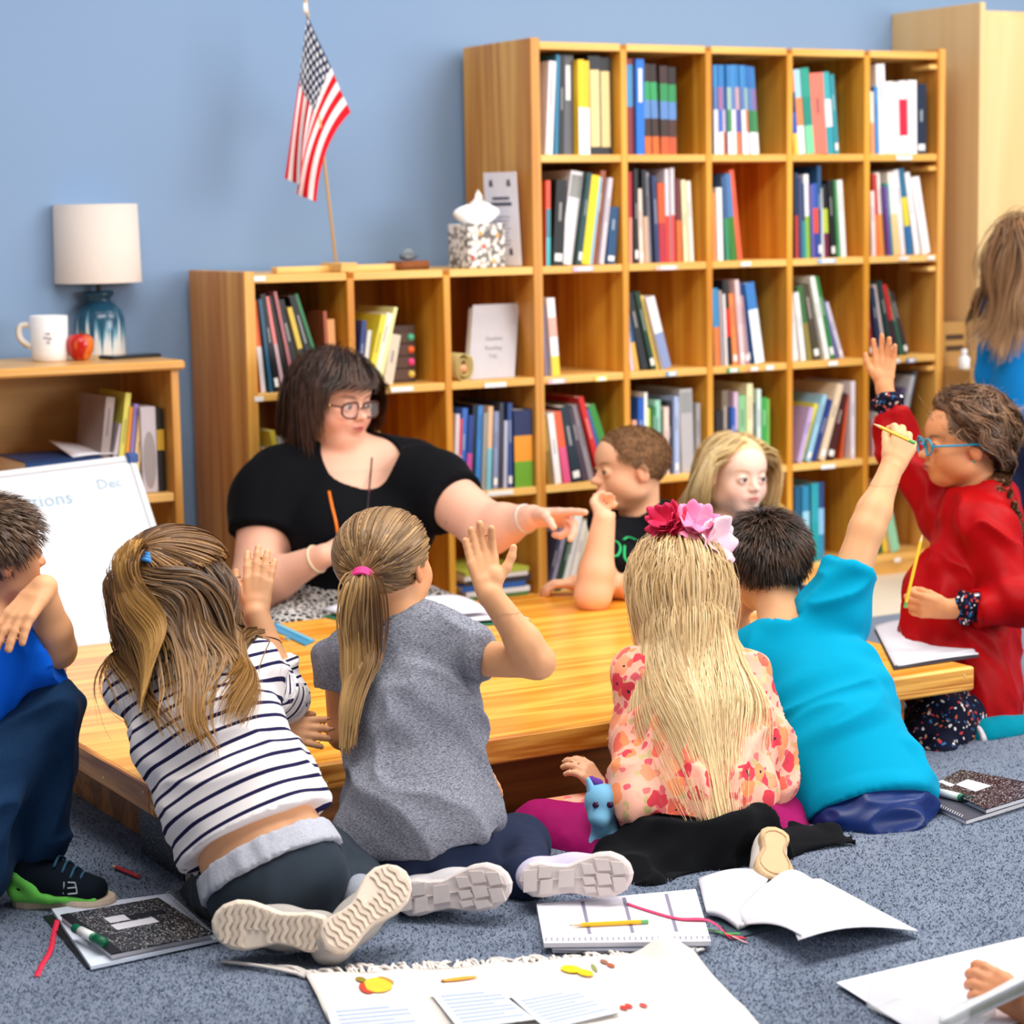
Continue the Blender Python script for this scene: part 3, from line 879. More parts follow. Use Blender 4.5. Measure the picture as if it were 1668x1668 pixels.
# ------------------------------------------------------------------ books, one by one
# row, column, first pixel: colour[/colour..]:width:height:lean   (photo pixels, lean = shift of the top to the right)
BOOKS = '''
0 0 886 e8e2e6:13:150:9 2a7aa0:7:160:6 23262e:9:158:4 63646c+w:20:160:1 f2c81a/f3ebe8:11:152:0 f0c21a/f3ebe8:11:150:0 26282e+c:23:158:-1 26282e+c:24:156:-1 7a64a0:8:142:-1
0 1 1022 8e3436+b:15:154:0 1c72d2+w:15:153:0 33201c/2f9a5a/5a86c0/3a2620/dd6a2a:12:146:-9 2b1a18/2f9a5a/5a86c0/3a2620/dd6a2a:13:145:-6 3a2420/2a8a50/5a86c0/3a2620/cf5a2a:15:142:-2 241816/2a8a50/5a86c0/4a2a22/c0522a:14:140:-1
0 2 1159 3a86c2/5a7ab0/e6e2ea/f0eef0:8:143:-2 2f78b8/a06a9a/4a6ac0/f0eef0:8:143:-2 3a86c2/5a7ab0/e8d0d4/e87a4a:8:143:-3 2f78b8/9ab8b0/3f8a52/f0eef0:8:143:-3 3a86c2/5a7ab0/e6e2ea/f0eef0:8:143:-4 2f78b8/c09aa8/5a5aa8/e87a4a:8:143:-5 3a86c2/5a7ab0/dfe8e2/f0eef0:8:142:-6 2f78b8/9ab8b0/e87a4a/f0eef0:8:142:-6 2a6ab0/5a7ab0/2f7a48/f0eef0:9:141:-8 2f78b8/8a6a9a/3f8a52/f0eef0:9:140:-9
0 3 1291 e8704a/20304a/2a5aa8/f0c84a:9:133:-10 a8d0e6/f08a5a/f2eef0:13:136:-11 2a9a86/1f8a78/7ad0a0:16:138:-12 ea7866:27:130:-9 3aaab0/e8e8ee/2f9aa8:14:132:-11 2f8f9c:8:128:-11
0 4 1415 f6e0c8/f0a06a:7:100:-3 4a8ad0:7:108:-4 f4f0f2:17:144:-7 f0eee6:14:116:-6 f3f0f4:10:114:-5 f2eef2/d01a3c/d01a3c/f2eef2:15:117:-4 f4f2f6:17:118:-2 16263e:19:112:-1
1 0 889 e8563a/4a8a96/5ac0c8:8:138:2 16181c:19:138:9 f2eef2+g:23:152:24 20484a:8:150:22 f4d41e/f0d020:15:145:22 8ac0d8:5:142:21 a85a3a:10:152:20 d8ccd4:8:140:19 1c4a74:16:92:6 6a4a42:18:78:1
1 1 1024 c8384a/f0a08a:6:148:1 1c1c20:8:152:0 f2d8c6:8:120:-3 20242c/d0a88a:8:150:-4 9a96a0:8:146:-5 2c3a62:8:140:-6 e2571e/b8283a:12:128:-3 d8d0d8/e03a2a:7:150:-2 8a7a80:7:140:-2 e0d4da/d84a4a:8:152:-2 6a2a2a/e06a2a:9:134:-2 efe2b0:8:132:-5 e8e0d0:8:130:-6
1 2 1160 f09a5a:5:110:-1 f4f2f2:10:118:-3 3a5a86/2f8a5a:9:136:-8 4a7ab0/3a7a2a:11:140:-14 f0603a:9:146:-26
1 3 1291 2a3456/b83a3a:6:138:-2 3a4a70:6:130:-3 2f3a60/2a8a90:7:120:-4 f0ecee/8ab83a:9:135:-4 6a5aa0:5:118:-4 2a58b0/e8482a/2a3a90:9:120:-4 24507a:7:148:-2 d8d4d8:6:112:-5 1c1e22/b8c83a/6a1a3a:9:118:-6 16181a:9:124:-8 5aa06a:4:124:-8 eae8e4:10:124:-9
1 4 1415 f0d8d4:7:105:-4 b83a30/e8783a:9:132:-8 f2e6e0/f0a04a:11:134:-11 6a4a98:6:112:-10 2a9a8a:7:116:-11 f0e8da/f6c890:14:134:-14 e8e2e8:9:138:-16 2f6a8a/d8c83a/2a6aa0:12:140:-20 f0eef0:10:134:-24 f4f2f4:15:126:-30
2 0 886 8a7a96:6:116:-4 f3eef0/f8b0a0/f3eef0/f2d440:14:126:-14
2 1 1026 d8c8d8:6:66:-8 2a5a8a/e8b04a:8:92:-22 20242a:13:128:-30 143a24:9:130:-31 ecc85a:5:124:-31 ece6e8/8a98c0:16:120:-32
2 2 1162 3a8ac0/e07a3a:11:126:-4 a89a9a:6:122:-5 e8e2e2:4:116:-5 201c20/d8281e/201c20:9:138:-9 f08a4a:9:116:-8 e8c8c8:8:138:-12 b08a90:7:112:-12 2a4a80:7:132:-16 3a7ac0/e8eef6/f4f4f8:18:132:-24
2 3 1291 e8e4e2:11:108:-22 f0eeec:9:112:-26 3a6a3a/8a7a3a:11:122:-38 4a4030:12:124:-44 eaeee6:9:138:-54 2a7a3a:9:138:-56 6a5a98:6:100:-52 cfc8d8:7:96:-54
2 4 1417 a03038:8:110:-22 2a3450:9:112:-28 d8c8c4:5:118:-34 1f3a3a:8:124:-40 c02a2a/2a2a30:9:118:-48 2f6a4a:7:112:-52 3a2a2a:9:106:-54
3 0 889 b08a3a/8a6a2a:9:110:-20 f2eeee:11:116:-28 f0603a/e05a8a:13:118:-36 1c2c3a:17:126:-42 4a3a4a:9:124:-44 9a9298:10:128:-46 d0201e:9:142:-50 2f5a9a:6:122:-50 3a8a3a/f09a2a:13:128:-50
3 1 1031 f0b090:8:92:0 1f5ab8:11:128:1 f0f0e8:6:136:1 dce87a:6:110:0 2f7a48:7:112:0 9ad0ba:10:122:0 2a6a44:5:104:0 f0d0c4:9:110:0 26282e:8:118:0 a8b8e0:8:126:0 e8d8c8:6:116:0 b8b2b2+g:24:136:-4 a09a98:8:112:0 ea7a3a:7:112:0
3 2 1165 2a2428/e8e0e0:14:96:0 7a6a5a:12:128:0 2f5ab0:8:100:0 d8b8d0/7a4a7a:8:124:0 8ac08a:14:118:-1 f0e4b0:11:136:0 28406a:7:104:0 d8e8e0:7:126:0 3aa04a:10:112:0 7ab84a:11:108:0
3 3 1293 c0a8d8:8:92:26 e0d040:8:98:34 9ac8e0:9:112:36 2a3a80:9:104:36 e8d0b0:12:128:36 4a1a1a:14:110:22 e05a2a:4:104:0 e8dce0:8:126:0 1f5aa8+r:17:130:0
3 4 1418 d8a8b0:9:60:-2 e8e4e4:9:70:6 3a4a6a:10:88:16 4a2a3a:9:92:18 5a4a6a:7:110:24 b8b8c0:7:130:32 4a4a52:8:136:34
4 0 884 3a3a52:7:96:26 b0a8c0:10:104:30 2a4a3a:7:110:32 f2f2f2:15:128:36 e8e0da:9:112:32 f0e8c8:11:112:30 a8b0e0:9:108:28
4 1 1030 d86a3a:12:110:-3 e8e2d8:9:124:-3 2a5a9a:12:118:-3 7a2a3a:9:112:-3
4 2 1163 3a7a4a:12:110:2 e8d8b8:9:120:2 2a3a5a:12:124:2
4 3 1293 1f5a80/2a4a7a:13:126:0 2a86b0/9ad0e8/2a9aa8:13:126:-1 1a2a3a:4:110:0 2aa0b0/1a9aa0:14:128:0 2a4a80/8ac0e8/2a8ab0:14:128:0
4 4 1419 2a9a9a:8:60:-6 2a6a4a:9:96:-40 f0c83a:10:104:-50 eaf0ea/9ad8b0:15:118:-56
2 -3 423 f0703a/e8e4e8:8:150:-14 2a5a7a:5:152:-18 1c1c20:9:160:-26 e88080/c8a8b0:6:156:-26 20221e:7:158:-28 b06a70:5:164:-30 16181a:13:150:-36 d8b84a/1c1c1e:8:138:-44 14181a:11:158:-50 2f7a4a:5:162:-52 a04a2a:6:126:-4 e09a5a:13:112:-3 e01a1a:15:88:0
2 -2 577 2a3a7a:8:108:12 d8d4c8:7:92:14 e8d43a:10:118:30 f2eed8:11:120:32 e8e6a0:6:130:34 d8c8b0:17:82:16
3 -3 424 e8e0e4:8:92:-18 e8c8a0:8:100:-22 8a7ab8:10:98:-24 f0d84a:9:128:-30 f0ece4:10:116:-30 6ab87a:8:104:-30 e88a9a:7:108:-32 9a8ac0:11:110:-34 d8d0e0:9:104:-34
3 -2 578 c8603a:10:120:-4 e0d8c8:12:126:-4 3a5a8a:9:116:-4 e8c85a:12:110:-4
3 -1 734 d8c8d0:7:128:7 c83a3a/e8a0b0:6:120:8 3a6ac0:9:136:9 20408a/c04a9a:9:124:9 23262e:7:140:9 3a82c8:9:138:8 9a9a94:7:126:7 e8b890/7ac0d0:8:136:7 2f4a3a:6:120:6 8a94b8:9:126:5 3a3a48:7:140:4 b8b8d0:6:110:4 2f4a86:8:138:2 1f2a58/e8962a/6aa02a:33:126:0
'''
CNAMES = [('white', (240, 238, 240)), ('cream', (238, 226, 190)), ('grey', (150, 146, 150)), ('black', (26, 26, 30)), ('navy', (30, 44, 86)), ('blue', (44, 100, 190)), ('light blue', (140, 190, 225)), ('teal', (42, 140, 150)), ('green', (50, 130, 70)), ('dark green', (30, 62, 44)), ('light green', (140, 195, 130)), ('yellow', (236, 208, 50)), ('orange', (236, 130, 60)), ('red', (200, 40, 40)), ('salmon', (236, 130, 110)), ('pink', (232, 160, 175)), ('purple', (112, 90, 155)), ('lilac', (190, 176, 214)), ('brown', (110, 74, 56)), ('dark brown', (52, 34, 30)), ('tan', (205, 165, 115)), ('maroon', (140, 50, 54)), ('charcoal', (66, 66, 76)), ('beige', (226, 206, 180))]


def cname(c):
    return min(CNAMES, key=lambda k: sum((a - b) ** 2 for a, b in zip(k[1], c)))[0]


ORD = 'first second third fourth fifth sixth seventh eighth ninth tenth eleventh twelfth thirteenth fourteenth fifteenth'.split()
PAGES = mat((238, 232, 220), 0.9, 0.1, 0.05, 90)
brng = random.Random(11)


def bmat(c):
    return mat(c, 0.42, 0.4, 0.04, 30)


def book(label, group, x, y, z, t, h, d, cols, mark, lean, right_limit=None):
    R = roty(lean)
    piv = R @ V(t if lean > 0 else 0, 0, 0)
    zmin = min((R @ V(a, 0, b_))[2] for a in (0, t) for b_ in (0, h))
    base = V(x - (0 if lean <= 0 else (piv[0] - t)), y, z + 0.0006 - zmin)
    o = thing('book', label, 'book', base, group)
    ct = min(0.002, t * .2)
    c0 = cols[0]

    def bx(name, lo, hi, mt, par, bev=0.0):
        lo, hi = V(*lo), V(*hi)
        m = MB(); m.box(base + R @ ((lo + hi) / 2), hi - lo, R, bev)
        return m.build(name, mt, par)
    m = MB()
    for lo, hi in (((0, 0, 0), (ct, d, h)), ((t - ct, 0, 0), (t, d, h)), ((ct, 0, 0), (t - ct, ct, h))):
        lo, hi = V(*lo), V(*hi)
        m.box(base + R @ ((lo + hi) / 2), hi - lo, R)
    cov = m.build('cover', bmat(c0), o)
    bx('pages', (ct, ct, 0.002), (t - ct, d - 0.003, h - 0.003), PAGES, o)
    if len(cols) > 1:
        k = len(cols)
        for i in range(1, k):
            z1, z0 = h * (1 - i / k), h * (1 - (i + 1) / k)
            bx('spine_band', (0.0, -0.0008, z0), (t, 0.0006, z1), bmat(cols[i]), cov)
    lum = sum(c0) / 3
    ink = tuple(np.array(c0) * .4 + np.array((236, 232, 224)) * .6) if lum < 120 else tuple(np.array(c0) * .62 + np.array((70, 60, 80)) * .38)
    if mark == 'w':
        bx('spine_label', (t * .3, -0.001, h * .55), (t * .7, 0.0006, h * .9), bmat((244, 242, 242)), cov)
    elif mark == 'c':
        l = bx('spine_label', (t * .12, -0.001, h * .08), (t * .86, 0.0006, h * .86), bmat((236, 208, 146)), cov)
    elif mark == 'b':
        bx('spine_label', (t * .08, -0.001, h * .5), (t * .86, 0.0006, h * .94), bmat((70, 150, 200)), cov)
    elif mark == 'g':
        bx('spine_label', (t * .1, -0.001, h * .72), (t * .92, 0.0006, h * .96), bmat((150, 150, 148)), cov)
    elif mark == 'r':
        bx('spine_label', (t * .2, -0.001, h * .2), (t * .8, 0.0006, h * .28), bmat((200, 60, 60)), cov)
    elif t > 0.0125 and len(cols) == 1:
        a = brng.uniform(.42, .6)
        bx('spine_title', (t * .36, -0.0007, h * a), (t * .6, 0.0006, h * (a + brng.uniform(.15, .3))), bmat(ink), cov)
        if brng.random() < .6:
            bx('spine_sticker', (t * .15, -0.0009, h * .05), (t * .85, 0.0006, h * .14), bmat((244, 240, 236)), cov)
    return o


ROWN = {0: 'top row', 1: 'second row', 2: 'third row', 3: 'fourth row', 4: 'bottom row'}
for line in BOOKS.strip().splitlines():
    w = line.split()
    r, c, u = int(w[0]), int(w[1]), float(w[2])
    shelf_z = rowz(r + 1) + 0.0105
    x_lo, x_hi = c * CW + (0.0165 if c in (0, -3) else 0.0115), (c + 1) * CW - 0.0165
    vb = 250 + 170 * r
    x = max(x_lo + 0.001, PY(u, vb, 0.03)[0])
    items = w[3:]
    prev = None
    where = ('tall bookcase, %s, column %s' % (ROWN[r], ['one', 'two', 'three', 'four', 'five'][c])) if c >= 0 else ('low bookcase, %s, column %s' % ({2: 'upper row', 3: 'middle row', 4: 'lower row'}[r], ['one', 'two', 'three'][c + 3]))
    for i, it in enumerate(items):
        cs, bw, bh, bl = it.split(':')
        mark = None
        if '+' in cs:
            cs, mark = cs.split('+')
        cols = [hexc(k) for k in cs.split('/')]
        zc = float(np.dot(V(x, 0.03, shelf_z) - CAM, C_F))
        mpp = zc / F_PX
        t = max(0.006, float(bw) * mpp * 1.02)
        h = min(float(bh) * mpp * 1.0, H0 - 0.032)
        lean = math.atan2(float(bl), float(bh) * .97)
        foot = t / math.cos(lean)
        if x + foot > x_hi:
            break
        if lean > 0 and x + foot + h * math.sin(lean) > x_hi + 0.01:
            lean = max(0.0, math.asin(max(0, min(1, (x_hi - x - foot) / h))))
            foot = t / math.cos(lean)
        if lean < 0 and x + h * math.sin(lean) < x_lo:
            lean = -math.asin(max(0.0, min(.9, (x - x_lo) / h)))
            foot = t / math.cos(lean)
        if prev is not None:
            pf, pl, ph = prev
            zt = min(ph * math.cos(pl), h * math.cos(lean))
            gap = zt * (math.tan(pl) - math.tan(lean))
            lim = 0.03 if (pl > 0.02 and abs(lean) < 0.02) else 0.007
            if gap > lim:
                lean = math.atan(math.tan(pl) - lim / zt)
                foot = t / math.cos(lean)
                gap = lim
            if gap > 0:
                x = max(x, pf + gap + 0.0006)
            if x + foot > x_hi or (lean > 0 and x + foot + h * math.sin(lean) > x_hi + 0.012):
                break
        prev = (x + foot, lean, h)
        size = 'slim' if t < 0.014 else ('thick' if t > 0.03 else '')
        pose = 'leaning' if abs(lean) > 0.09 else 'upright'
        kind = 'binder' if mark in ('w', 'c', 'g') and t > 0.03 else 'book'
        lab = ' '.join(k for k in (size, cname(cols[0] if len(cols) < 3 or size != '' else cols[0]), pose, kind) if k) + ', ' + ORD[i] + ' along in the ' + where
        lab = lab.replace('along in the', 'in')
        book(lab, 'books in the bookcase cubbies', x, 0.012 + brng.uniform(0, 0.02) + (0.01 if mark else 0), shelf_z, t, h, min(0.27, 0.15 + h * .35), cols, mark, lean)
        x += foot + 0.0006

# flat magazines in the low bookcase, bottom row
zb = rowz(5) + 0.0105
xm = -0.5 * CW
for k, (c, dz, sh, nm) in enumerate([((90, 120, 60), 0.012, 0.0, 'bottom green'), ((232, 226, 226), 0.014, 0.006, 'white'), ((52, 96, 170), 0.016, -0.008, 'blue'), ((60, 56, 58), 0.014, 0.01, 'black'), ((226, 214, 214), 0.012, 0.0, 'pale pink'), ((180, 186, 70), 0.012, 0.004, 'topmost lime green')]):
    o = thing('magazine', '%s magazine of the flat stack in the low bookcase lower row' % nm, 'magazine', (xm + sh, 0.15, zb), 'flat magazines')
    m = MB(); m.box((xm + sh, 0.14, zb + dz / 2), (0.20, 0.25, dz - 0.004)); m.build('pages', PAGES, o)
    m = MB()
    for zz in (zb + 0.001, zb + dz - 0.001):
        m.box((xm + sh, 0.14, zz), (0.206, 0.254, 0.0018))
    m.box((xm + sh, 0.0135, zb + dz / 2), (0.206, 0.0018, dz))
    m.build('cover', bmat(c), o)
    zb += dz + 0.0006

# things in the lamp shelf
def ls_item(name, label, cat, u0, u1, hgt, c, lean, y=0.06, d=0.2, bands=None, parts=True):
    x0, x1 = PY(u0, 800, y)[0], PY(u1, 800, y)[0]
    return x0, x1
zb = LB_Z + 0.0006
lsb = [('9a8a86', 14, 152, 22, 'grey-brown'), ('c8bcc4', 12, 110, 26, 'wide pale grey'), ('d8d25a', 9, 158, 24, 'lime yellow'), ('ee9a30', 7, 136, 20, 'orange'), ('8a78c0', 6, 140, 18, 'purple'), ('e8c890', 9, 120, 16, 'tan')]
x = PY(160, 800, 0.08)[0]
for i, (c, bw, bh, bl, nm) in enumerate(lsb):
    mpp = 6.0 / F_PX
    t, h, ln = bw * mpp, bh * mpp, math.atan2(bl, bh)
    book('%s book leaning in the lamp shelf, %s from its left' % (nm, ORD[i]), 'books in the lamp shelf', x, 0.09 - 0.006 * i, zb, t, h, 0.2, [hexc(c)], None, ln)
    x += t / math.cos(ln) + 0.0006
x += 0.012
bz = zb
gb = thing('magazine_file', 'grey upright magazine file with dark oval cut-out in the lamp shelf', 'file box', (x + 0.02, 0.1, bz))
m = MB(); m.box((x + 0.021, 0.15, bz + 0.112), (0.042, 0.2, 0.224), bev=0.002); m.build('file_body', mat((192, 182, 190), 0.5), gb)
m = MB(); g = [(0.022 * math.cos(a) * .8, 0.075 * math.sin(a)) for a in np.linspace(0, 2 * math.pi, 24, endpoint=False)]
m.add([V(x + 0.021 + a, 0.0492, bz + 0.085 + b_) for a, b_ in g] + [V(x + 0.021 + a, 0.0505, bz + 0.085 + b_) for a, b_ in g], [tuple(range(24))[::-1]] + [(i, (i + 1) % 24, 24 + (i + 1) % 24, 24 + i) for i in range(24)]); m.build('oval_panel', mat((150, 140, 140), 0.5), gb)
x += 0.046
book('black and yellow upright book at the right end of the lamp shelf', 'books in the lamp shelf', x, 0.06, bz, 0.02, 0.215, 0.2, [hexc('1a1a1c'), hexc('c8a030'), hexc('1a1a1c'), hexc('1a1a1c')], None, 0)
fx = PY(85, 752, 0.16)[0]
o = thing('book', 'blue book lying flat under loose paper in the lamp shelf', 'book', (fx, 0.2, bz))
m = MB(); m.box((fx, 0.18, bz + 0.05), (0.2, 0.24, 0.098)); m.build('pages', PAGES, o)
m = MB(); m.box((fx, 0.18, bz + 0.1), (0.206, 0.246, 0.003)); m.box((fx, 0.18, bz + 0.0012), (0.206, 0.246, 0.0024)); m.box((fx, 0.058, bz + 0.05), (0.206, 0.002, 0.1)); m.build('cover', bmat((30, 66, 120)), o)
o = thing('paper_sheet', 'loose white paper sheet lying curled on the blue book in lamp shelf', 'paper', (fx + 0.1, 0.18, bz + 0.1))
g = [[V(fx + 0.03 + 0.2 * a, 0.08 + 0.2 * b_, bz + 0.1035 + 0.03 * (1 - a) ** 2 * b_ + 0.004 * math.sin(a * 5)) for b_ in np.linspace(0, 1, 6)] for a in np.linspace(0, 1, 9)]
m = MB(); m.grid(g, 0.001); m.build('sheet', mat((232, 230, 238), 0.7), o, True)

# ------------------------------------------------------------------ figure tools: smooth solids -> one continuous mesh
def vnoise(p, seed=0):
    """value noise in [-1, 1], vectorised"""
    p = np.asarray(p, float)
    i = np.floor(p).astype(np.int64)
    f = p - i
    f = f * f * (3 - 2 * f)
    out = np.zeros(len(p))
    for dx in (0, 1):
        for dy in (0, 1):
            for dz in (0, 1):
                h = ((i[:, 0] + dx) * 73856093) ^ ((i[:, 1] + dy) * 19349663) ^ ((i[:, 2] + dz) * 83492791) ^ (seed * 2654435)
                h = (h ^ (h >> 13)) * 1274126177
                r = ((h ^ (h >> 16)) & 0xffff) / 32767.5 - 1
                w = (f[:, 0] if dx else 1 - f[:, 0]) * (f[:, 1] if dy else 1 - f[:, 1]) * (f[:, 2] if dz else 1 - f[:, 2])
                out += w * r
    return out


class Solid:
    def __init__(s, k=0.012):
        s.q, s.k = [], k

    def seg(s, a, b, ra, rb=None, side=None, da=None, db=None, k=None, op='+', capb=False, capa=False):
        """tapered limb piece; with side: elliptical section, ra/rb along side and da/db across"""
        a, b = np.asarray(a, float), np.asarray(b, float)
        rb = ra if rb is None else rb
        da = ra if da is None else da
        db = rb if db is None else db
        m = max(ra, rb, da, db)
        lo, hi = np.minimum(a, b) - m, np.maximum(a, b) + m
        s.q.append(('seg', op, s.k if k is None else k, lo, hi, (a, b, ra, rb, None if side is None else unit(side), da, db, capa, capb)))
        return s

    def el(s, c, r, R=None, k=None, op='+'):
        c = np.asarray(c, float)
        r = np.asarray([r] * 3 if np.isscalar(r) else r, float)
        m = r.max()
        s.q.append(('el', op, s.k if k is None else k, c - m, c + m, (c, r, None if R is None else np.asarray(R, float))))
        return s

    def plane(s, c, n, op='&', box=None):
        """keep only the side the normal points away from, inside box if given"""
        lo, hi = (V(-1e3, -1e3, -1e3), V(1e3, 1e3, 1e3)) if box is None else box
        s.q.append(('pl', op, 0, np.asarray(lo), np.asarray(hi), (np.asarray(c, float), unit(n))))
        return s

    @staticmethod
    def prim(kind, d, p):
        if kind == 'seg':
            a, b, ra, rb, side, da, db, capa, capb = d
            ba = b - a
            l2 = max(1e-12, ba @ ba)
            pa = p - a
            h = np.clip((pa @ ba) / l2, 0, 1)
            v = pa - h[..., None] * ba
            if side is None:
                out = np.sqrt((v * v).sum(-1)) - (ra + (rb - ra) * h)
            else:
                rw, rd = ra + (rb - ra) * h, da + (db - da) * h
                sc = v @ side
                v = v + ((rd / rw - 1) * sc)[..., None] * side
                out = (np.sqrt((v * v).sum(-1)) - rd) * np.minimum(1, 0.5 + 0.5 * rw / rd)
            ln = math.sqrt(l2)
            if capb:
                out = np.maximum(out, ((p - b) @ ba) / ln)
            if capa:
                out = np.maximum(out, -(pa @ ba) / ln)
            return out
        if kind == 'el':
            c, r, R = d
            v = p - c
            if R is not None:
                v = v @ R
            k0 = np.sqrt(((v / r) ** 2).sum(-1))
            k1 = np.sqrt(((v / (r * r)) ** 2).sum(-1)) + 1e-9
            return k0 * (k0 - 1) / k1
        c, n = d
        return (p - c) @ n

    @staticmethod
    def join(A, B, op, k):
        if op == '+':
            h = np.clip(.5 + .5 * (A - B) / k, 0, 1)
            return A + (B - A) * h - k * h * (1 - h)
        if op == '-':
            h = np.clip(.5 - .5 * (A + B) / k, 0, 1)
            return A + (-B - A) * h + k * h * (1 - h)
        return np.maximum(A, B)

    def at(s, p, cap=0.08):
        out = np.full(p.shape[:-1], cap)
        for kind, op, k, lo, hi, d in s.q:
            v = s.prim(kind, d, p)
            if kind == 'pl' and lo[0] > -900:
                m = ((p > lo) & (p < hi)).all(-1)
                out = np.where(m, np.maximum(out, v), out)
            else:
                out = s.join(out, v, op, k)
        return out

    def bounds(s):
        L = [q for q in s.q if q[1] == '+']
        return np.min([q[3] for q in L], 0), np.max([q[4] for q in L], 0)

    def field(s, lo, hi, h):
        n = np.ceil((hi - lo) / h).astype(int) + 1
        ax = [(lo[i] + h * np.arange(n[i])) for i in range(3)]
        D = np.full(tuple(n), 0.05)
        for kind, op, k, pl, ph, d in s.q:
            mg = k + 3 * h
            i0 = np.maximum(0, np.floor((pl - mg - lo) / h).astype(int)) if pl[0] > -900 else np.zeros(3, int)
            i1 = np.minimum(n, np.ceil((ph + mg - lo) / h).astype(int) + 1) if ph[0] < 900 else n
            if (i1 <= i0).any():
                continue
            sl = tuple(slice(a, b) for a, b in zip(i0, i1))
            g = np.stack(np.meshgrid(ax[0][sl[0]], ax[1][sl[1]], ax[2][sl[2]], indexing='ij'), -1)
            D[sl] = s.join(D[sl], s.prim(kind, d, g), op, k)
        return D

    def mesh(s, h, lo=None, hi=None):
        if lo is None:
            lo, hi = s.bounds()
            lo, hi = lo - 2 * h, hi + 2 * h
        lo, hi = np.asarray(lo, float), np.asarray(hi, float)
        D = s.field(lo, hi, h)
        return nets(D, lo, h)


def nets(D, lo, h):
    S = D < 0
    n = np.array(D.shape)
    c = np.zeros(tuple(n - 1), np.int8)
    off = [(a, b, d) for a in (0, 1) for b in (0, 1) for d in (0, 1)]
    for a, b, d in off:
        c += S[a:n[0] - 1 + a, b:n[1] - 1 + b, d:n[2] - 1 + d]
    act = np.argwhere((c > 0) & (c < 8))
    val = np.stack([D[act[:, 0] + a, act[:, 1] + b, act[:, 2] + d] for a, b, d in off], 1)
    pos = np.zeros((len(act), 3)); cnt = np.zeros(len(act))
    for i, o1 in enumerate(off):
        for j, o2 in enumerate(off):
            if j > i and sum(abs(x - y) for x, y in zip(o1, o2)) == 1:
                v0, v1 = val[:, i], val[:, j]
                m = (v0 < 0) != (v1 < 0)
                t = np.where(m, v0 / np.where(m, v0 - v1, 1), 0)
                pos += np.where(m[:, None], np.array(o1) + t[:, None] * (np.array(o2) - np.array(o1)), 0)
                cnt += m
    pos = act + pos / cnt[:, None]
    idx = np.full(tuple(n - 1), -1, np.int64)
    idx[act[:, 0], act[:, 1], act[:, 2]] = np.arange(len(act))
    F = []
    for ax in range(3):
        a1, a2 = [(1, 2), (2, 0), (0, 1)][ax]
        s0 = [slice(None)] * 3; s1 = [slice(None)] * 3
        s0[ax] = slice(0, n[ax] - 1); s1[ax] = slice(1, n[ax])
        e = np.argwhere(S[tuple(s0)] != S[tuple(s1)])
        e = e[(e[:, a1] > 0) & (e[:, a2] > 0) & (e[:, a1] < n[a1] - 1) & (e[:, a2] < n[a2] - 1)]
        if not len(e):
            continue
        inside = S[e[:, 0], e[:, 1], e[:, 2]]
        q = []
        for d1, d2 in ((1, 1), (0, 1), (0, 0), (1, 0)):
            k = e.copy(); k[:, a1] -= d1; k[:, a2] -= d2
            q.append(idx[k[:, 0], k[:, 1], k[:, 2]])
        q = np.stack(q, 1)
        q[~inside] = q[~inside][:, ::-1]
        F.append(q)
    F = np.vstack(F) if F else np.zeros((0, 4), int)
    F = F[(F >= 0).all(1)]
    return lo + pos * h, F


def normals(v, f):
    n = np.zeros_like(v)
    fn = np.cross(v[f[:, 2]] - v[f[:, 0]], v[f[:, 3]] - v[f[:, 1]])
    for i in range(4):
        np.add.at(n, f[:, i], fn)
    return n / (np.linalg.norm(n, axis=1)[:, None] + 1e-12)


def relax(v, f, it=1, w=0.5):
    for _ in range(it):
        acc = np.zeros_like(v); cnt = np.zeros(len(v))
        for i in range(4):
            a, b = f[:, i], f[:, (i + 1) % 4]
            np.add.at(acc, a, v[b]); np.add.at(acc, b, v[a])
            np.add.at(cnt, a, 1); np.add.at(cnt, b, 1)
        v = v + w * (acc / cnt[:, None] - v)
    return v


def merged_mesh(sol, h, fine=()):
    """coarse mesh with finer regions (centre, half size, voxel) swapped in"""
    v, f = sol.mesh(h)
    out_v, out_f, base = [], [], 0
    keep = np.ones(len(f), bool)
    cen = v[f].mean(1)
    for c, hs, hf in fine:
        hs = np.asarray([hs] * 3 if np.isscalar(hs) else hs, float)
        keep &= ~(np.abs(cen - c) < hs - h * 0.6).all(1)
    out_v.append(v); out_f.append(f[keep]); base += len(v)
    for i, (c, hs, hf) in enumerate(fine):
        hs = np.asarray([hs] * 3 if np.isscalar(hs) else hs, float)
        v2, f2 = sol.mesh(hf, c - hs - 3 * hf, c + hs + 3 * hf)
        cc = v2[f2].mean(1)
        f2 = f2[(np.abs(cc - c) < hs).all(1)]
        out_v.append(v2); out_f.append(f2 + base); base += len(v2)
    v, f = np.vstack(out_v), np.vstack(out_f)
    used = np.unique(f)
    remap = np.full(len(v), -1); remap[used] = np.arange(len(used))
    return v[used], remap[f]


SKIN = attr_mat('skin', 0.5, 0.32, 0.12, 0.0, 0.03, 60.0)
CLOTH = {}


def cloth_mat(name, rough=0.9, sheen=0.0, noise=0.06, nscale=220.0, bump=0.12, spec=0.06):
    return attr_mat('cloth_' + name, rough, spec, 0, sheen * .3, noise, nscale, bump)


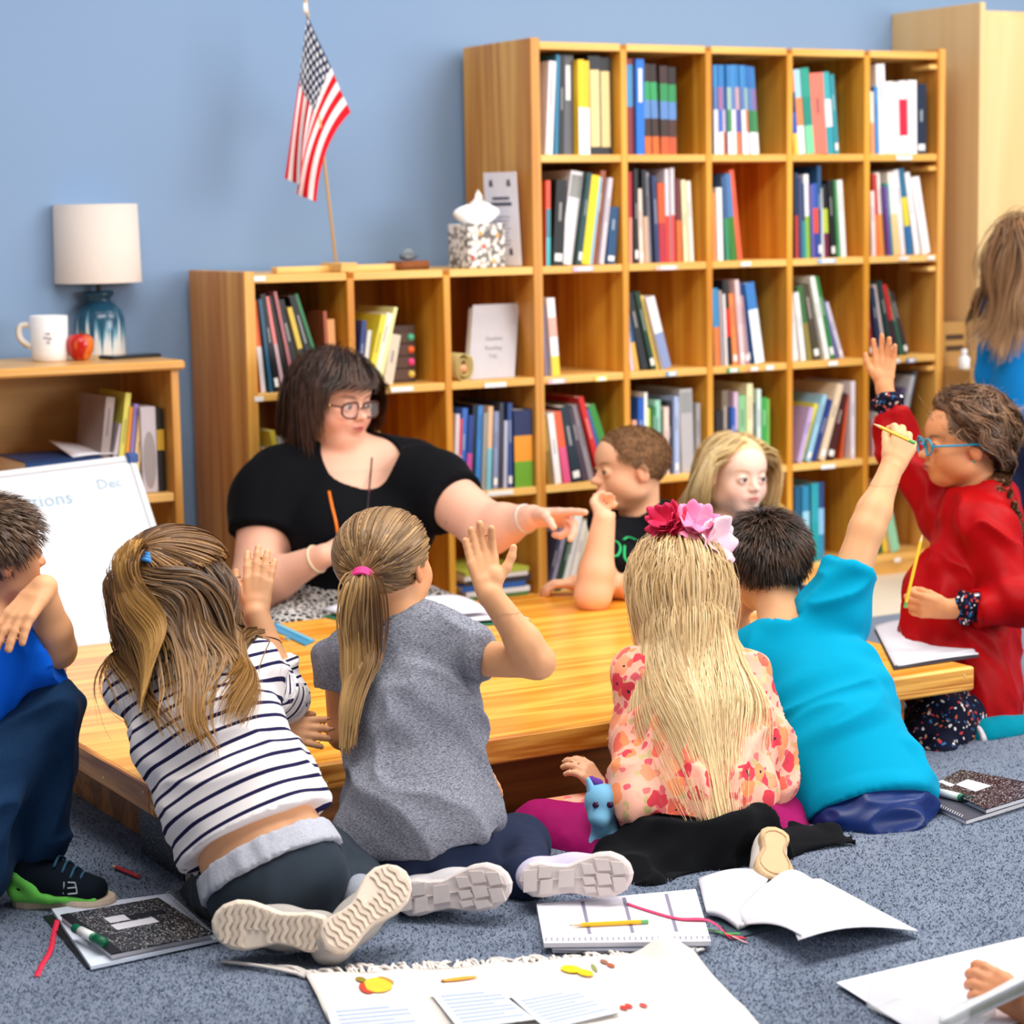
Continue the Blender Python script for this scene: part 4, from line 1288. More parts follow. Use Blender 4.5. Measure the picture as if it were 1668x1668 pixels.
def folds(v, f, amp, freq, along=None, stretch=4.0, seed=0, mask=None, sharp=False):
    """push a cloth mesh in and out along its normals; 'along' is the direction the folds run"""
    n = normals(v, f)
    q = v * freq
    if along is not None:
        a = unit(along)
        q = q - (q @ a)[:, None] * a * (1 - 1 / stretch)
    w = vnoise(q + 11.3, seed) + 0.5 * vnoise(q * 2.1 + 5.1, seed + 1)
    if sharp:
        w = (1 - np.clip(np.abs(w) * 1.5, 0, 1)) ** 1.5 * 1.6 - .5
    if mask is not None:
        w = w * mask
    return v + n * (amp * w)[:, None]


# ---- heads
class Head:
    def __init__(s, c, fwd, up, hh, full=0.0, ear=1.0, nose=1.0, neck_to=None, neck_r=None):
        s.c, s.h = np.asarray(c, float), hh
        y = unit(fwd)
        x = unit(np.cross(y, up))
        z = np.cross(x, y)
        s.R = np.stack([x, y, z], 1)          # columns right, forward, up
        s.full, s.ear, s.nose = full, ear, nose

    def w(s, *p):
        return s.c + s.R @ (np.array(p) * s.h)

    def loc(s, v):
        return ((v - s.c) @ s.R) / s.h

    def skull(s, S, face=True, grow=0.0, hair=False):
        h, R, w, fu = s.h, s.R, s.w, s.full
        g = grow / h
        S.el(w(0, -.06, .13), (h * (.365 + g), h * (.445 + g), h * (.365 + g)), R, .02 * h)
        S.el(w(0, .14, .15), (h * (.30 + g), h * (.26 + g), h * (.25 + g)), R, .1 * h)
        if hair:
            return
        S.el(w(0, .07, -.11), (h * (.285 + .03 * fu), h * .30, h * (.36)), R, .08 * h)
        S.el(w(0, .235, -.355), (h * (.145 + .03 * fu), h * .125, h * (.105 + .01 * fu)), R, .14 * h)
        for sg in (-1, 1):
            S.el(w(sg * .175, .20, -.15), (h * (.125 + .03 * fu), h * .14, h * .135), R, .12 * h)
            S.el(w(sg * .21, .02, -.26), (h * (.1 + .03 * fu), h * .14, h * .10), R, .12 * h)
        if fu:
            S.el(w(0, .12, -.42), (h * .2, h * .2, h * .1), R, .12 * h)
        if face:
            for sg in (-1, 1):
                S.el(w(sg * .14, .425, -.01), (h * .085, h * .07, h * .05), R, .07 * h, '-')
            n = s.nose
            S.seg(w(0, .345, .03), w(0, .40 + .035 * n, -.10), .028 * h, .04 * h, k=.07 * h)
            S.el(w(0, .415 + .05 * n, -.115), (.046 * h, .046 * h, .04 * h), R, .035 * h)
            for sg in (-1, 1):
                S.el(w(sg * .045, .40 + .02 * n, -.128), (.034 * h, .04 * h, .028 * h), R, .025 * h)
            S.el(w(0, .355, -.235), (.10 * h, .07 * h, .07 * h), R, .07 * h)
            S.el(w(0, .415, -.226), (.078 * h, .030 * h, .019 * h), R, .02 * h)
            S.el(w(0, .405, -.268), (.068 * h, .034 * h, .024 * h), R, .02 * h)
            S.el(w(0, .46, -.248), (.085 * h, .035 * h, .006 * h), R, .012 * h, '-')
            for sg in (-1, 1):                   # lids
                e = s.eye(sg)
                S.el(e, (.078 * h, .070 * h, .066 * h), R, .025 * h)
                S.el(e + s.R @ V(0, .062 * h, -.004 * h), (.060 * h, .04 * h, .022 * h), R, .010 * h, '-')
        for sg in (-1, 1):
            if s.ear:
                Re = s.R @ rotz(sg * 0.32) @ rotx(-0.15)
                S.el(w(sg * .362, -.03, -.04), (.035 * h, .075 * h * s.ear, .125 * h * s.ear), Re, .03 * h)
                S.el(w(sg * .405, -.015, -.025), (.028 * h, .042 * h, .075 * h), Re, .015 * h, '-')

    def eye(s, sg):
        return s.w(sg * .142, .338, -.008)

    def eyes(s, person, gaze, iris=(70, 96, 110)):
        h = s.h
        r = .062 * h
        for sg in (-1, 1):
            c = s.eye(sg)
            g = unit(gaze)
            m = MB()
            x = unit(np.cross(g, V(0, 0, 1))); y = np.cross(x, g)
            n, k = 20, 16
            v, col = [], []
            for i in range(k + 1):
                a = math.pi * 0.75 * i / k
                for j in range(n):
                    b = 2 * math.pi * j / n
                    v.append(c + r * (math.cos(a) * g + math.sin(a) * (math.cos(b) * x + math.sin(b) * y)))
                    col.append(lin((14, 12, 14) if a < .27 else iris if a < .56 else tuple(np.array(iris) * .6) if a < .63 else (214, 206, 204)))
            f = [(i * n + j, i * n + (j + 1) % n, (i + 1) * n + (j + 1) % n, (i + 1) * n + j) for i in range(k) for j in range(n)]
            mesh_obj('eye', np.array(v), f, attr_mat('eyeball', 0.15, 0.35), person, True, col)

    def paint(s, v, base, lips=(196, 104, 100), blush=0.3, brow=(120, 90, 60), scalp=None, hairline=None, lash=True):
        p = s.loc(v)
        n = len(v)
        col = np.tile(np.array(lin(base)[:3]), (n, 1))
        inh = (p[:, 0] / .47) ** 2 + (p[:, 1] / .60) ** 2 + (p[:, 2] / .60) ** 2 < 1

        def mix(w, c):
            w = np.clip(w, 0, 1)[:, None] * inh[:, None]
            col[:] = col * (1 - w) + w * np.array(lin(c)[:3])
        red = tuple(np.clip(np.array(base) * np.array((1.0, .76, .74)), 0, 255))
        for sg in (-1, 1):
            d = np.sqrt(((p - np.array([sg * .19, .28, -.16])) ** 2).sum(1))
            mix(blush * np.exp(-(d / .12) ** 2), red)
            d = np.sqrt(((p - np.array([sg * .38, -.03, -.05])) ** 2).sum(1))
            mix(.45 * np.exp(-(d / .13) ** 2), red)
        d = np.sqrt(((p - np.array([0, .46, -.115])) ** 2).sum(1))
        mix(.35 * np.exp(-(d / .06) ** 2), red)
        ml = (np.abs(p[:, 0]) / .088) ** 2 + ((p[:, 2] + .247) / .043) ** 2
        mix(np.where(p[:, 1] > .33, 1.35 - ml, 0) * .9, lips)
        mix(np.where((p[:, 1] > .36) & (np.abs(p[:, 0]) < .075), 1.2 - np.abs(p[:, 2] + .248) / .010, 0) * .7, tuple(np.array(lips) * .5))
        for sg in (-1, 1):
            ex = (p[:, 0] * sg - .15)
            zb = .105 - 1.6 * ex ** 2 + .1 * ex
            mix(np.where((p[:, 1] > .2), np.clip(1.6 - np.abs(p[:, 2] - zb) / .014, 0, 1) * np.clip(1.6 - np.abs(ex) / .075, 0, 1), 0) * .75, brow)
            if lash:
                xe = (p[:, 0] - sg * .142) / .068
                ze = -.008 + .030 * np.sqrt(np.clip(1 - xe ** 2, 0, 1))
                mix(np.where((np.abs(xe) < 1) & (p[:, 1] > .3), np.clip(1.35 - np.abs(p[:, 2] - ze) / .010, 0, 1), 0) * .85, (64, 44, 36))
        if scalp is not None and hairline is not None:
            mix(hairline(p), scalp)
        return col


def hand(S, wrist, d, n, t, L, curl=(0.25, 0.3, 0.2), spread=(0.12, 0.03, -0.06, -0.16), curls=None, thumb=(0.75, 0.55, 0.1), rr=1.0):
    """palm and five fingers; d along the hand, n out of the palm, t towards the thumb side"""
    d = unit(d); n = unit(n - (n @ d) * d); t = unit(t - (t @ d) * d - (t @ n) * n)
    kx = (.165, .055, -.055, -.155)
    ky = (.50, .53, .505, .455)
    ln = (.40, .45, .41, .33)
    k = .05 * L
    S.seg(wrist - d * .06 * L, wrist + d * .18 * L, .135 * L * rr, .15 * L * rr, t, .10 * L * rr, .095 * L * rr, k=k)
    for i in range(4):
        kn = wrist + L * (kx[i] * t + ky[i] * d)
        S.seg(wrist + L * (.10 * d + kx[i] * .62 * t), kn, .075 * L * rr, .062 * L * rr, k=k)
        c = curls[i] if curls is not None else curl
        sp = spread[i]
        b = unit(d * math.cos(sp) + t * math.sin(sp))
        a = 0.0
        p = kn
        for j, fr in enumerate((.45, .31, .24)):
            a += c[j]
            dr = b * math.cos(a) + n * math.sin(a)
            q = p + dr * ln[i] * L * fr
            r0 = (.056, .051, .047)[j] * L * rr * (.9 if i == 3 else 1)
            S.seg(p, q, r0, r0 * .93, k=.018 * L)
            p = q
    S.el(wrist + L * (.22 * d + .13 * t + .05 * n), (.10 * L, .13 * L, .085 * L), np.stack([t, d, n], 1), k)
    p = wrist + L * (.18 * d + .15 * t + .02 * n)
    a, out, cl = thumb
    ang = a
    for j, fr in enumerate((.20, .16, .13)):
        dr = unit(d * math.cos(ang) + t * math.sin(ang) + n * (out + cl * j))
        q = p + dr * fr * L
        S.seg(p, q, (.072, .058, .052)[j] * L * rr, (.06, .053, .045)[j] * L * rr, k=.03 * L)
        p = q
        ang -= .22


def arm(S, sh, el, wr, r=(.040, .034, .034, .024), k=.015):
    S.seg(sh, el, r[0], r[1], k=k)
    mid = el + (wr - el) * .3
    S.seg(el, mid, r[1], r[2] * 1.03, k=k)
    S.seg(mid, wr, r[2], r[3], k=k)


def torso(S, pel, chest, neck, hip_dir, sh_dir, sc=1.0, grow=0.0, wide=1.0, deep=1.0, sh=.125, shr=.042, k=.03):
    g = grow
    w = lambda a: a * sc * wide + g
    dd = lambda a: a * sc * deep + g
    waist = pel * .55 + chest * .45
    S.seg(pel, waist, w(.112), w(.100), hip_dir, dd(.088), dd(.076), k=k)
    S.seg(waist, chest, w(.100), w(.112), (np.asarray(hip_dir) + sh_dir) / 2, dd(.076), dd(.082), k=k)
    up = chest * .3 + neck * .7
    S.seg(chest, up, w(.112), w(.098), sh_dir, dd(.082), dd(.056), k=k)
    sd = unit(sh_dir)
    drop = (chest - neck) * .16
    for sg in (-1, 1):
        S.seg(neck + drop * .6, neck + drop * 1.25 + sd * sg * sh * sc, .045 * sc + g, shr * sc + g, k=k)


# ---- hair
class Coll:
    def __init__(s, *sol):
        s.s = sol

    def at(s, p):
        d = s.s[0].at(p, 1.0)
        for x in s.s[1:]:
            d = np.minimum(d, x.at(p, 1.0))
        return d

    def push(s, p, off):
        e = 0.004
        d = s.at(p)
        need = d < off
        if not need.any():
            return p
        q = p[need]
        g = np.stack([s.at(q + V(e, 0, 0)) - s.at(q - V(e, 0, 0)), s.at(q + V(0, e, 0)) - s.at(q - V(0, e, 0)), s.at(q + V(0, 0, e)) - s.at(q - V(0, 0, e))], 1)
        g /= np.linalg.norm(g, axis=1)[:, None] + 1e-9
        o = off if np.isscalar(off) else off[need]
        p = p.copy()
        p[need] = q + g * (o - d[need])[:, None]
        return p


def grow(roots, d0, L, n, force, coll, off, stiff=0.7, wave=0.0, wfreq=30.0, seed=0):
    p, d = roots.copy(), d0 / (np.linalg.norm(d0, axis=1)[:, None] + 1e-9)
    st = (L / n)[:, None] if not np.isscalar(L) else L / n
    path = [p]
    for i in range(n):
        f = force(p, i / n, d)
        d = d * stiff + f * (1 - stiff)
        d /= np.linalg.norm(d, axis=1)[:, None] + 1e-9
        if wave:
            q = p * wfreq
            w = np.stack([vnoise(q + 3.1, seed), vnoise(q + 17.7, seed + 1), vnoise(q + 41.3, seed + 2)], 1)
            q2 = p + (d + wave * w) * st
        else:
            q2 = p + d * st
        if coll is not None:
            q2 = coll.push(q2, off)
        d = q2 - p
        d /= np.linalg.norm(d, axis=1)[:, None] + 1e-9
        p = q2
        path.append(p)
    return np.stack(path, 1)


def strands(name, path, width, cols, person, center, rough=0.42, spec=0.35, taper=0.35, seed=1, lift=0.5):
    """ribbons with a raised ridge that follow the paths"""
    rg = np.random.default_rng(seed)
    n, m, _ = path.shape
    t = np.gradient(path, axis=1)
    t /= np.linalg.norm(t, axis=2)[..., None] + 1e-9
    out = path - center
    out /= np.linalg.norm(out, axis=2)[..., None] + 1e-9
    s = np.cross(t, out)
    s /= np.linalg.norm(s, axis=2)[..., None] + 1e-9
    nn = np.cross(s, t)
    tw = rg.normal(0, .28, (n, 1, 1))
    key = vnoise(path[:, 0] * 95, seed) + .45 * rg.random(n)
    rank = np.argsort(np.argsort(key))
    order = np.argsort((cols if cols.ndim == 2 else cols.mean(1)).sum(1))
    cols = cols[order][rank]
    s, nn = s * np.cos(tw) + nn * np.sin(tw), nn * np.cos(tw) - s * np.sin(tw)
    wd = width * rg.uniform(.6, 1.3, (n, 1, 1)) * ((1 - (1 - taper) * np.linspace(0, 1, m) ** 2) * np.clip(np.linspace(0, 1, m) / .14 + .2, 0, 1))[None, :, None]
    v = np.stack([path - s * wd, path + s * wd], 2).reshape(-1, 3)
    b = ((np.arange(n)[:, None] * m + np.arange(m - 1)[None, :]) * 2).ravel()
    f = np.stack([b, b + 1, b + 3, b + 2], 1)
    if cols.ndim == 2:
        cc = np.repeat(cols, m * 2, 0)
    else:
        cc = np.repeat(cols.reshape(-1, 3), 2, 0)
    return mesh_obj(name, v, f, attr_mat('hair_%g_%g' % (rough, spec), rough, spec), person, True, cc)


def hair_cols(n, c1, c2, rg, m=None, root=None, tip=None, var=0.18):
    a, b = np.array(lin(c1)[:3]), np.array(lin(c2)[:3])
    k = rg.random((n, 1))
    c = (a * (1 - k) + b * k) * rg.uniform(1 - var, 1 + var, (n, 1))
    if m is None:
        return c
    t = np.linspace(0, 1, m)[None, :, None]
    out = np.repeat(c[:, None, :], m, 1)
    if root is not None:
        w = np.clip(1 - t / .35, 0, 1)
        out = out * (1 - w * .8) + w * .8 * np.array(lin(root)[:3])
    if tip is not None:
        w = np.clip((t - .45) / .5, 0, 1)
        out = out * (1 - w * .75) + w * .75 * np.array(lin(tip)[:3])
    return out


def scalp_points(head, n, rg, test, grow_=0.006):
    """random roots on the scalp; test(local direction) keeps some"""
    out = []
    while sum(len(x) for x in out) < n:
        q = rg.normal(size=(n * 2, 3))
        q /= np.linalg.norm(q, axis=1)[:, None]
        loc = q * np.array([.365, .445, .365]) + np.array([0, -.06, .13])
        loc = loc[test(loc)]
        out.append(loc)
    loc = np.vstack(out)[:n]
    return loc, head.c + (loc * head.h) @ head.R.T

FH = unit(V(C_F[0], C_F[1], 0))              # horizontal view direction
RT = unit(V(C_R[0], C_R[1], 0))
UP = V(0, 0, 1)


def sole_outline(n=40):
    """left-right symmetric enough shoe outline, x along the foot 0..1 (heel..toe), y half widths"""
    xs = np.array([0, .03, .1, .2, .32, .45, .58, .7, .82, .92, .98, 1.0])
    a = np.array([0, .08, .135, .15, .132, .125, .16, .185, .18, .135, .07, 0])
    b = np.array([0, .08, .135, .145, .115, .105, .15, .185, .185, .14, .075, 0])
    t = (1 - np.cos(np.linspace(0, math.pi, n))) / 2
    return t, np.interp(t, xs, a), np.interp(t, xs, b)


def shoe(person, heel, toe, nrm, wide, up_c, sole_c, tread='blocks', thick=0.022, upper_h=0.055, label=None):
    """shoe whose sole faces nrm; parts: upper, sole, tread pieces"""
    heel, toe, nrm = np.asarray(heel, float), np.asarray(toe, float), unit(nrm)
    L = np.linalg.norm(toe - heel)
    ax = (toe - heel) / L
    nrm = unit(nrm - (nrm @ ax) * ax)
    sd = np.cross(ax, nrm)
    t, a, b = sole_outline()
    pts = [(t[i], a[i]) for i in range(len(t))] + [(t[i], -b[i]) for i in range(len(t) - 2, 0, -1)]
    W = wide / .37
    # sole as a rounded slab
    def place(x, y, z):
        return heel + ax * x * L + sd * y * W + nrm * z
    m = MB()
    rings = [(.90, 0.0), (1.0, -.003), (1.03, -.008), (1.03, -thick * .8), (.97, -thick)]
    v = []
    for sc, z in rings:
        for (x, y) in pts:
            v.append(place(.5 + (x - .5) * (1 - (1 - sc) * .5), y * sc, z))
    n = len(pts)
    f = [tuple(range(n))] + [tuple((len(rings) - 1) * n + i for i in range(n))[::-1]]
    f += [(r * n + i, (r + 1) * n + i, (r + 1) * n + (i + 1) % n, r * n + (i + 1) % n) for r in range(len(rings) - 1) for i in range(n)]
    m.add(v, f)
    S = Solid(.02)
    S.seg(place(.16, 0, -thick - upper_h * .35), place(.45, 0, -thick - upper_h * .45), wide * .40, wide * .42, sd, upper_h * .7, upper_h * .6)
    S.seg(place(.45, 0, -thick - upper_h * .4), place(.80, 0, -thick - upper_h * .2), wide * .42, wide * .43, sd, upper_h * .6, upper_h * .4)
    S.seg(place(.14, 0, -thick - upper_h * .3), place(.16, 0, -thick - upper_h * 1.1), wide * .36, wide * .34, k=.02)
    vv, ff = S.mesh(.005)
    up = mesh_obj('shoe', vv, ff, cloth_mat('shoe'), person, True, np.tile(lin(up_c), (len(vv), 1)))
    if label:
        up['label'] = label
    sm = mat(sole_c, .7, .3, .05, 80, .1)
    m.build('sole', sm, up)

    def half(x):
        return np.interp(x, t, a), np.interp(x, t, b)
    dark = mat(tuple(np.array(sole_c) * .93), .7, .3, .05, 80)
    if tread == 'wave':
        for i in range(15):
            x0 = .08 + .058 * i
            aa, bb = half(x0 + .02)
            ys = np.linspace(-bb * .86, aa * .86, 13)
            g = []
            for y in ys:
                z = .028 * (abs(((y / .11 + .1 * i) % 1) - .5) * 2 - .5)
                g.append([place(x0 + z, y, .0032), place(x0 + z + .034, y, .0032)])
            if .5 < i / 15 < .72:
                g = g[5:]
            m = MB(); m.grid(g, .004)
            m.build('tread_bar', sm if i % 2 else dark, up)
    elif tread == 'blocks':
        for (x0, x1, y0, y1) in [(.05, .17, -.09, .09), (.19, .30, -.115, -.02), (.19, .30, .0, .12), (.56, .66, -.12, -.03), (.56, .66, -.01, .06), (.56, .66, .075, .13), (.68, .80, -.15, -.05), (.68, .80, -.03, .07), (.68, .80, .09, .16), (.82, .93, -.12, -.01), (.82, .93, .01, .13), (.36, .5, -.07, .07)]:
            w = .02 if x0 > .5 else -.02
            q = [place(x0, y0, .004), place(x1, y0 * .95 + w * .4, .004), place(x1 + w, y1 * .95, .004), place(x0 + w, y1, .004)]
            m = MB()
            qq = np.array(q)
            if np.cross(qq[1] - qq[0], qq[3] - qq[0]) @ nrm < 0:
                qq = qq[::-1]
            m.quadbox(qq, .006); m.build('tread_block', sm, up)
        m = MB(); m.tube([place(x, 0 + .0 * x, .001) for x in np.linspace(.03, .97, 12)], .0016, 5); m.build('tread_groove', dark, up)
    elif tread == 'smooth':
        m = MB(); r_ = [place(.5 + (x - .5) * .8, y * .78, .0006) for (x, y) in pts]
        m.tube(r_ + [r_[0]], .0013, 5); m.build('stitch_line', dark, up)
    return up


def person(label, loc):
    return thing('person', label, 'person', (float(loc[0]), float(loc[1]), 0.0), 'people around the low table')


def skin_mesh(pr, S, h, fine, paint):
    v, f = merged_mesh(S, h, fine)
    o = mesh_obj('body', v, f, SKIN, pr, True, paint(v))
    return v, f


def cloth(pr, name, S, h, color, m=None, amp=.004, freq=22, along=None, seed=0, stretch=4, label=None, attr=None, relaxn=1, sharp=False):
    v, f = S.mesh(h)
    v = relax(v, f, relaxn)
    if amp:
        v = folds(v, f, amp, freq, along, stretch, seed, None, sharp)
    c = np.tile(np.array(lin(color))[:3], (len(v), 1)) if attr is None else attr(v)
    o = mesh_obj(name, v, f, m or cloth_mat('plain'), pr, True, c)
    if label:
        o['label'] = label
    return o


def pattern_mat(name, kind, base=(0, 0, 0), c2=(0, 0, 0), rough=0.9):
    m, nt, N, L, B = new_mat(name)
    B.inputs['Roughness'].default_value = rough
    B.inputs['Specular IOR Level'].default_value = 0.08
    B.inputs['Sheen Weight'].default_value = 0.02
    tc = N.new('ShaderNodeTexCoord')
    if kind == 'stripes':
        at = N.new('ShaderNodeVertexColor'); at.layer_name = 'col'
        sp = N.new('ShaderNodeSeparateColor'); L.new(at.outputs['Color'], sp.inputs[0])
        fr = N.new('ShaderNodeMath'); fr.operation = 'FRACT'; L.new(sp.outputs[0], fr.inputs[0])
        lt = N.new('ShaderNodeMath'); lt.operation = 'LESS_THAN'; lt.inputs[1].default_value = 0.26; L.new(fr.outputs[0], lt.inputs[0])
        mx = N.new('ShaderNodeMix'); mx.data_type = 'RGBA'; L.new(lt.outputs[0], mx.inputs[0])
        mx.inputs[6].default_value = lin(base); mx.inputs[7].default_value = lin(c2)
        L.new(mx.outputs[2], B.inputs['Base Color'])
    elif kind == 'heather':
        mp = N.new('ShaderNodeMapping'); mp.inputs['Scale'].default_value = (220, 220, 900); mp.inputs['Rotation'].default_value = (0.12, 0.2, 0)
        L.new(tc.outputs['Object'], mp.inputs[0])
        no = N.new('ShaderNodeTexNoise'); no.inputs['Scale'].default_value = 1.0; no.inputs['Detail'].default_value = 2; L.new(mp.outputs[0], no.inputs['Vector'])
        cr = N.new('ShaderNodeValToRGB'); e = cr.color_ramp.elements; e[0].position = .36; e[0].color = lin(base); e[1].position = .64; e[1].color = lin(c2)
        L.new(no.outputs['Fac'], cr.inputs[0]); L.new(cr.outputs[0], B.inputs['Base Color'])
    elif kind == 'floral':
        no = N.new('ShaderNodeTexNoise'); no.inputs['Scale'].default_value = 45; no.inputs['Detail'].default_value = 1; L.new(tc.outputs['Object'], no.inputs['Vector'])
        ad = N.new('ShaderNodeMix'); ad.data_type = 'VECTOR'; ad.inputs[0].default_value = .022
        L.new(tc.outputs['Object'], ad.inputs[4]); L.new(no.outputs['Color'], ad.inputs[5])
        cur = None

        def layer(scale, th, cols, prev, off):
            mp = N.new('ShaderNodeVectorMath'); mp.operation = 'ADD'; mp.inputs[1].default_value = (off, off * 2, off * 3); L.new(ad.outputs[1], mp.inputs[0])
            vo = N.new('ShaderNodeTexVoronoi'); vo.inputs['Scale'].default_value = scale; L.new(mp.outputs[0], vo.inputs['Vector'])
            sp = N.new('ShaderNodeSeparateColor'); L.new(vo.outputs['Color'], sp.inputs[0])
            cr = N.new('ShaderNodeValToRGB'); cr.color_ramp.interpolation = 'CONSTANT'
            e = cr.color_ramp.elements
            for i, c in enumerate(cols):
                k = e[i] if i < 2 else e.new(i / len(cols))
                k.position = i / len(cols); k.color = lin(c)
            L.new(sp.outputs[0], cr.inputs[0])
            lt = N.new('ShaderNodeMath'); lt.operation = 'LESS_THAN'; lt.inputs[1].default_value = th; L.new(vo.outputs['Distance'], lt.inputs[0])
            mx = N.new('ShaderNodeMix'); mx.data_type = 'RGBA'; L.new(lt.outputs[0], mx.inputs[0])
            if isinstance(prev, tuple):
                mx.inputs[6].default_value = lin(prev)
            else:
                L.new(prev, mx.inputs[6])
            L.new(cr.outputs[0], mx.inputs[7])
            return mx.outputs[2], vo
        if base == 'dots':
            o1, _ = layer(95, .33, [(200, 60, 70), (60, 110, 170), (222, 170, 140), (232, 226, 222), (40, 90, 140), (190, 90, 60)], (22, 24, 44), 0)
            L.new(o1, B.inputs['Base Color'])
        else:
            o1, _ = layer(60, .44, [(228, 96, 110), (250, 190, 150), (206, 184, 130), (250, 176, 152), (240, 120, 120), (250, 186, 160)], (250, 184, 160), 0)
            o2, v2 = layer(27, .47, [(250, 150, 100), (226, 70, 84), (250, 160, 120), (240, 110, 90)], o1, .37)
            lt = N.new('ShaderNodeMath'); lt.operation = 'LESS_THAN'; lt.inputs[1].default_value = .09; L.new(v2.outputs['Distance'], lt.inputs[0])
            mx = N.new('ShaderNodeMix'); mx.data_type = 'RGBA'; L.new(lt.outputs[0], mx.inputs[0]); L.new(o2, mx.inputs[6]); mx.inputs[7].default_value = lin((50, 40, 60))
            L.new(mx.outputs[2], B.inputs['Base Color'])
    elif kind == 'weave':
        mp = N.new('ShaderNodeMapping'); mp.inputs['Scale'].default_value = (60, 60, 60); L.new(tc.outputs['Object'], mp.inputs[0])
        vo = N.new('ShaderNodeTexVoronoi'); vo.feature = 'DISTANCE_TO_EDGE'; vo.inputs['Scale'].default_value = 1.0; L.new(mp.outputs[0], vo.inputs['Vector'])
        cr = N.new('ShaderNodeValToRGB'); e = cr.color_ramp.elements; e[0].position = .08; e[0].color = lin(base); e[1].position = .16; e[1].color = lin(c2)
        L.new(vo.outputs['Distance'], cr.inputs[0]); L.new(cr.outputs[0], B.inputs['Base Color'])
    return m


def gravity(p, t, d):
    return np.tile(V(0, 0, -1.0), (len(p), 1))


def sleeve(T, neck, sh, el, a, b_, r0, r1, k=.03, cap=True):
    """sleeve over the shoulder: from the collar side to the shoulder, then along the upper arm"""
    T.seg(sh + (neck - sh) * a, sh, r0, (r0 + r1) / 2, k=k)
    T.seg(sh, sh + (el - sh) * b_, (r0 + r1) / 2, r1, k=k, capb=cap)


def on_solid(sol, u, v, z0, z1, off=.003):
    """first point along a line of sight that reaches any of the solids"""
    zs = np.linspace(z0, z1, 160)
    pts = np.array([P(u, v, z) for z in zs])
    d = np.min([k.at(pts) for k in sol], 0)
    hit = np.argmax(d < off) if (d < off).any() else len(zs) // 2
    return pts[hit]


def short_hair(pr, hd, n, length, c1, c2, test, flow, seed, width=.0016, capgrow=.004, lift=.55, capcut=None, name='hair', steps=5, messy=.16, thickn=.008):
    rg = np.random.default_rng(seed)
    cap = Solid(.02); hd.skull(cap, hair=True, grow=capgrow)
    for c, nn in (capcut or []):
        cap.plane(hd.w(*c), hd.R @ V(*nn))
    mid = tuple((np.array(c1) * .35 + np.array(c2) * .65))
    cloth(pr, 'hair_cap', cap, .007, mid, attr_mat('haircap', .7, .15), 0)
    hs = Solid(.02); hd.skull(hs, hair=True)
    loc, roots = scalp_points(hd, n, rg, test)
    out = roots - hd.w(0, -.06, .1)
    out /= np.linalg.norm(out, axis=1)[:, None]
    fl = flow(loc) @ hd.R.T
    fl = fl - (fl * out).sum(1)[:, None] * out * .92
    fl = fl / (np.linalg.norm(fl, axis=1)[:, None] + 1e-6)

    def force(p, t, d):
        return fl
    L = length * rg.uniform(.6, 1.15, n)
    path = grow(roots + out * capgrow * .7, out * lift + fl + rg.normal(0, messy, (n, 3)), L, steps, force, Coll(hs), capgrow + thickn * rg.random(n), .7)
    return strands(name, path, width, hair_cols(n, c1, c2, rg), pr, hd.c, seed=seed, taper=.3)


def long_hair(pr, hd, n, length, c1, c2, test, seed, colliders, off=(.006, .03), wave=.0, wfreq=20, width=.0019, part=.0, steps=26, tip=None, root=None, pull=None, cap_cut=None, capgrow=.005, stiff=.62, name='long_hair', tress=None, lenvar=.2, cap=True, side=.9, back=.5):
    rg = np.random.default_rng(seed)
    hs = Solid(.02); hd.skull(hs, hair=True)
    if cap:
        cp = Solid(.02); hd.skull(cp, hair=True, grow=capgrow)
        for c, nn in (cap_cut or []):
            cp.plane(hd.w(*c), hd.R @ V(*nn))
        mid = tuple((np.array(c1) * .45 + np.array(c2) * .55))
        cloth(pr, 'hair_cap', cp, .007, mid, attr_mat('haircap', .6, .2), 0)
    loc, roots = scalp_points(hd, n, rg, test)
    out = roots - hd.w(0, -.06, .1)
    out /= np.linalg.norm(out, axis=1)[:, None]
    sgn = np.sign(loc[:, 0] - part + 1e-4)
    d0l = np.stack([sgn * side * np.clip(np.abs(loc[:, 0] - part) / .1, .35, 1), -back * np.clip(.5 + loc[:, 1] * 1.6, .15, 1.2), -.1 - .9 * np.clip(.3 - loc[:, 2], 0, 1)], 1)
    d0 = d0l @ hd.R.T + rg.normal(0, .12, (n, 3))
    layer = rg.random(n)

    def force(p, t, d):
        g = np.tile(V(0, 0, -1.0), (len(p), 1))
        if pull is not None:
            g = g + pull(p, t, loc, layer)
        return g
    L = length * rg.uniform(1 - lenvar, 1.05, n)
    path = grow(roots + out * .003, d0, L, steps, force, Coll(hs, *colliders), off[0] + (off[1] - off[0]) * layer, stiff, wave, wfreq, seed)
    return strands(name, path, width, hair_cols(n, c1, c2, rg, steps + 1, root, tip), pr, hd.c - UP * .1, seed=seed + 1)


def ring_tie(pr, c, axis, r, col, thick=.0034, rows=3, name='hair_tie', label=None):
    tie = MB(); k = unit(axis); e1 = unit(np.cross(k, UP + V(.1, 0, 0))); e2 = np.cross(k, e1)
    for i in range(rows):
        dz = (i - (rows - 1) / 2) * thick * 1.4
        tie.tube([c + k * dz + r * (math.cos(x) * e1 + math.sin(x) * e2) for x in np.linspace(0, 2 * math.pi, 25)], thick, 8, cap=False)
    o = tie.build(name, mat(col, .6), pr, True)
    if label:
        o['label'] = label
    return o


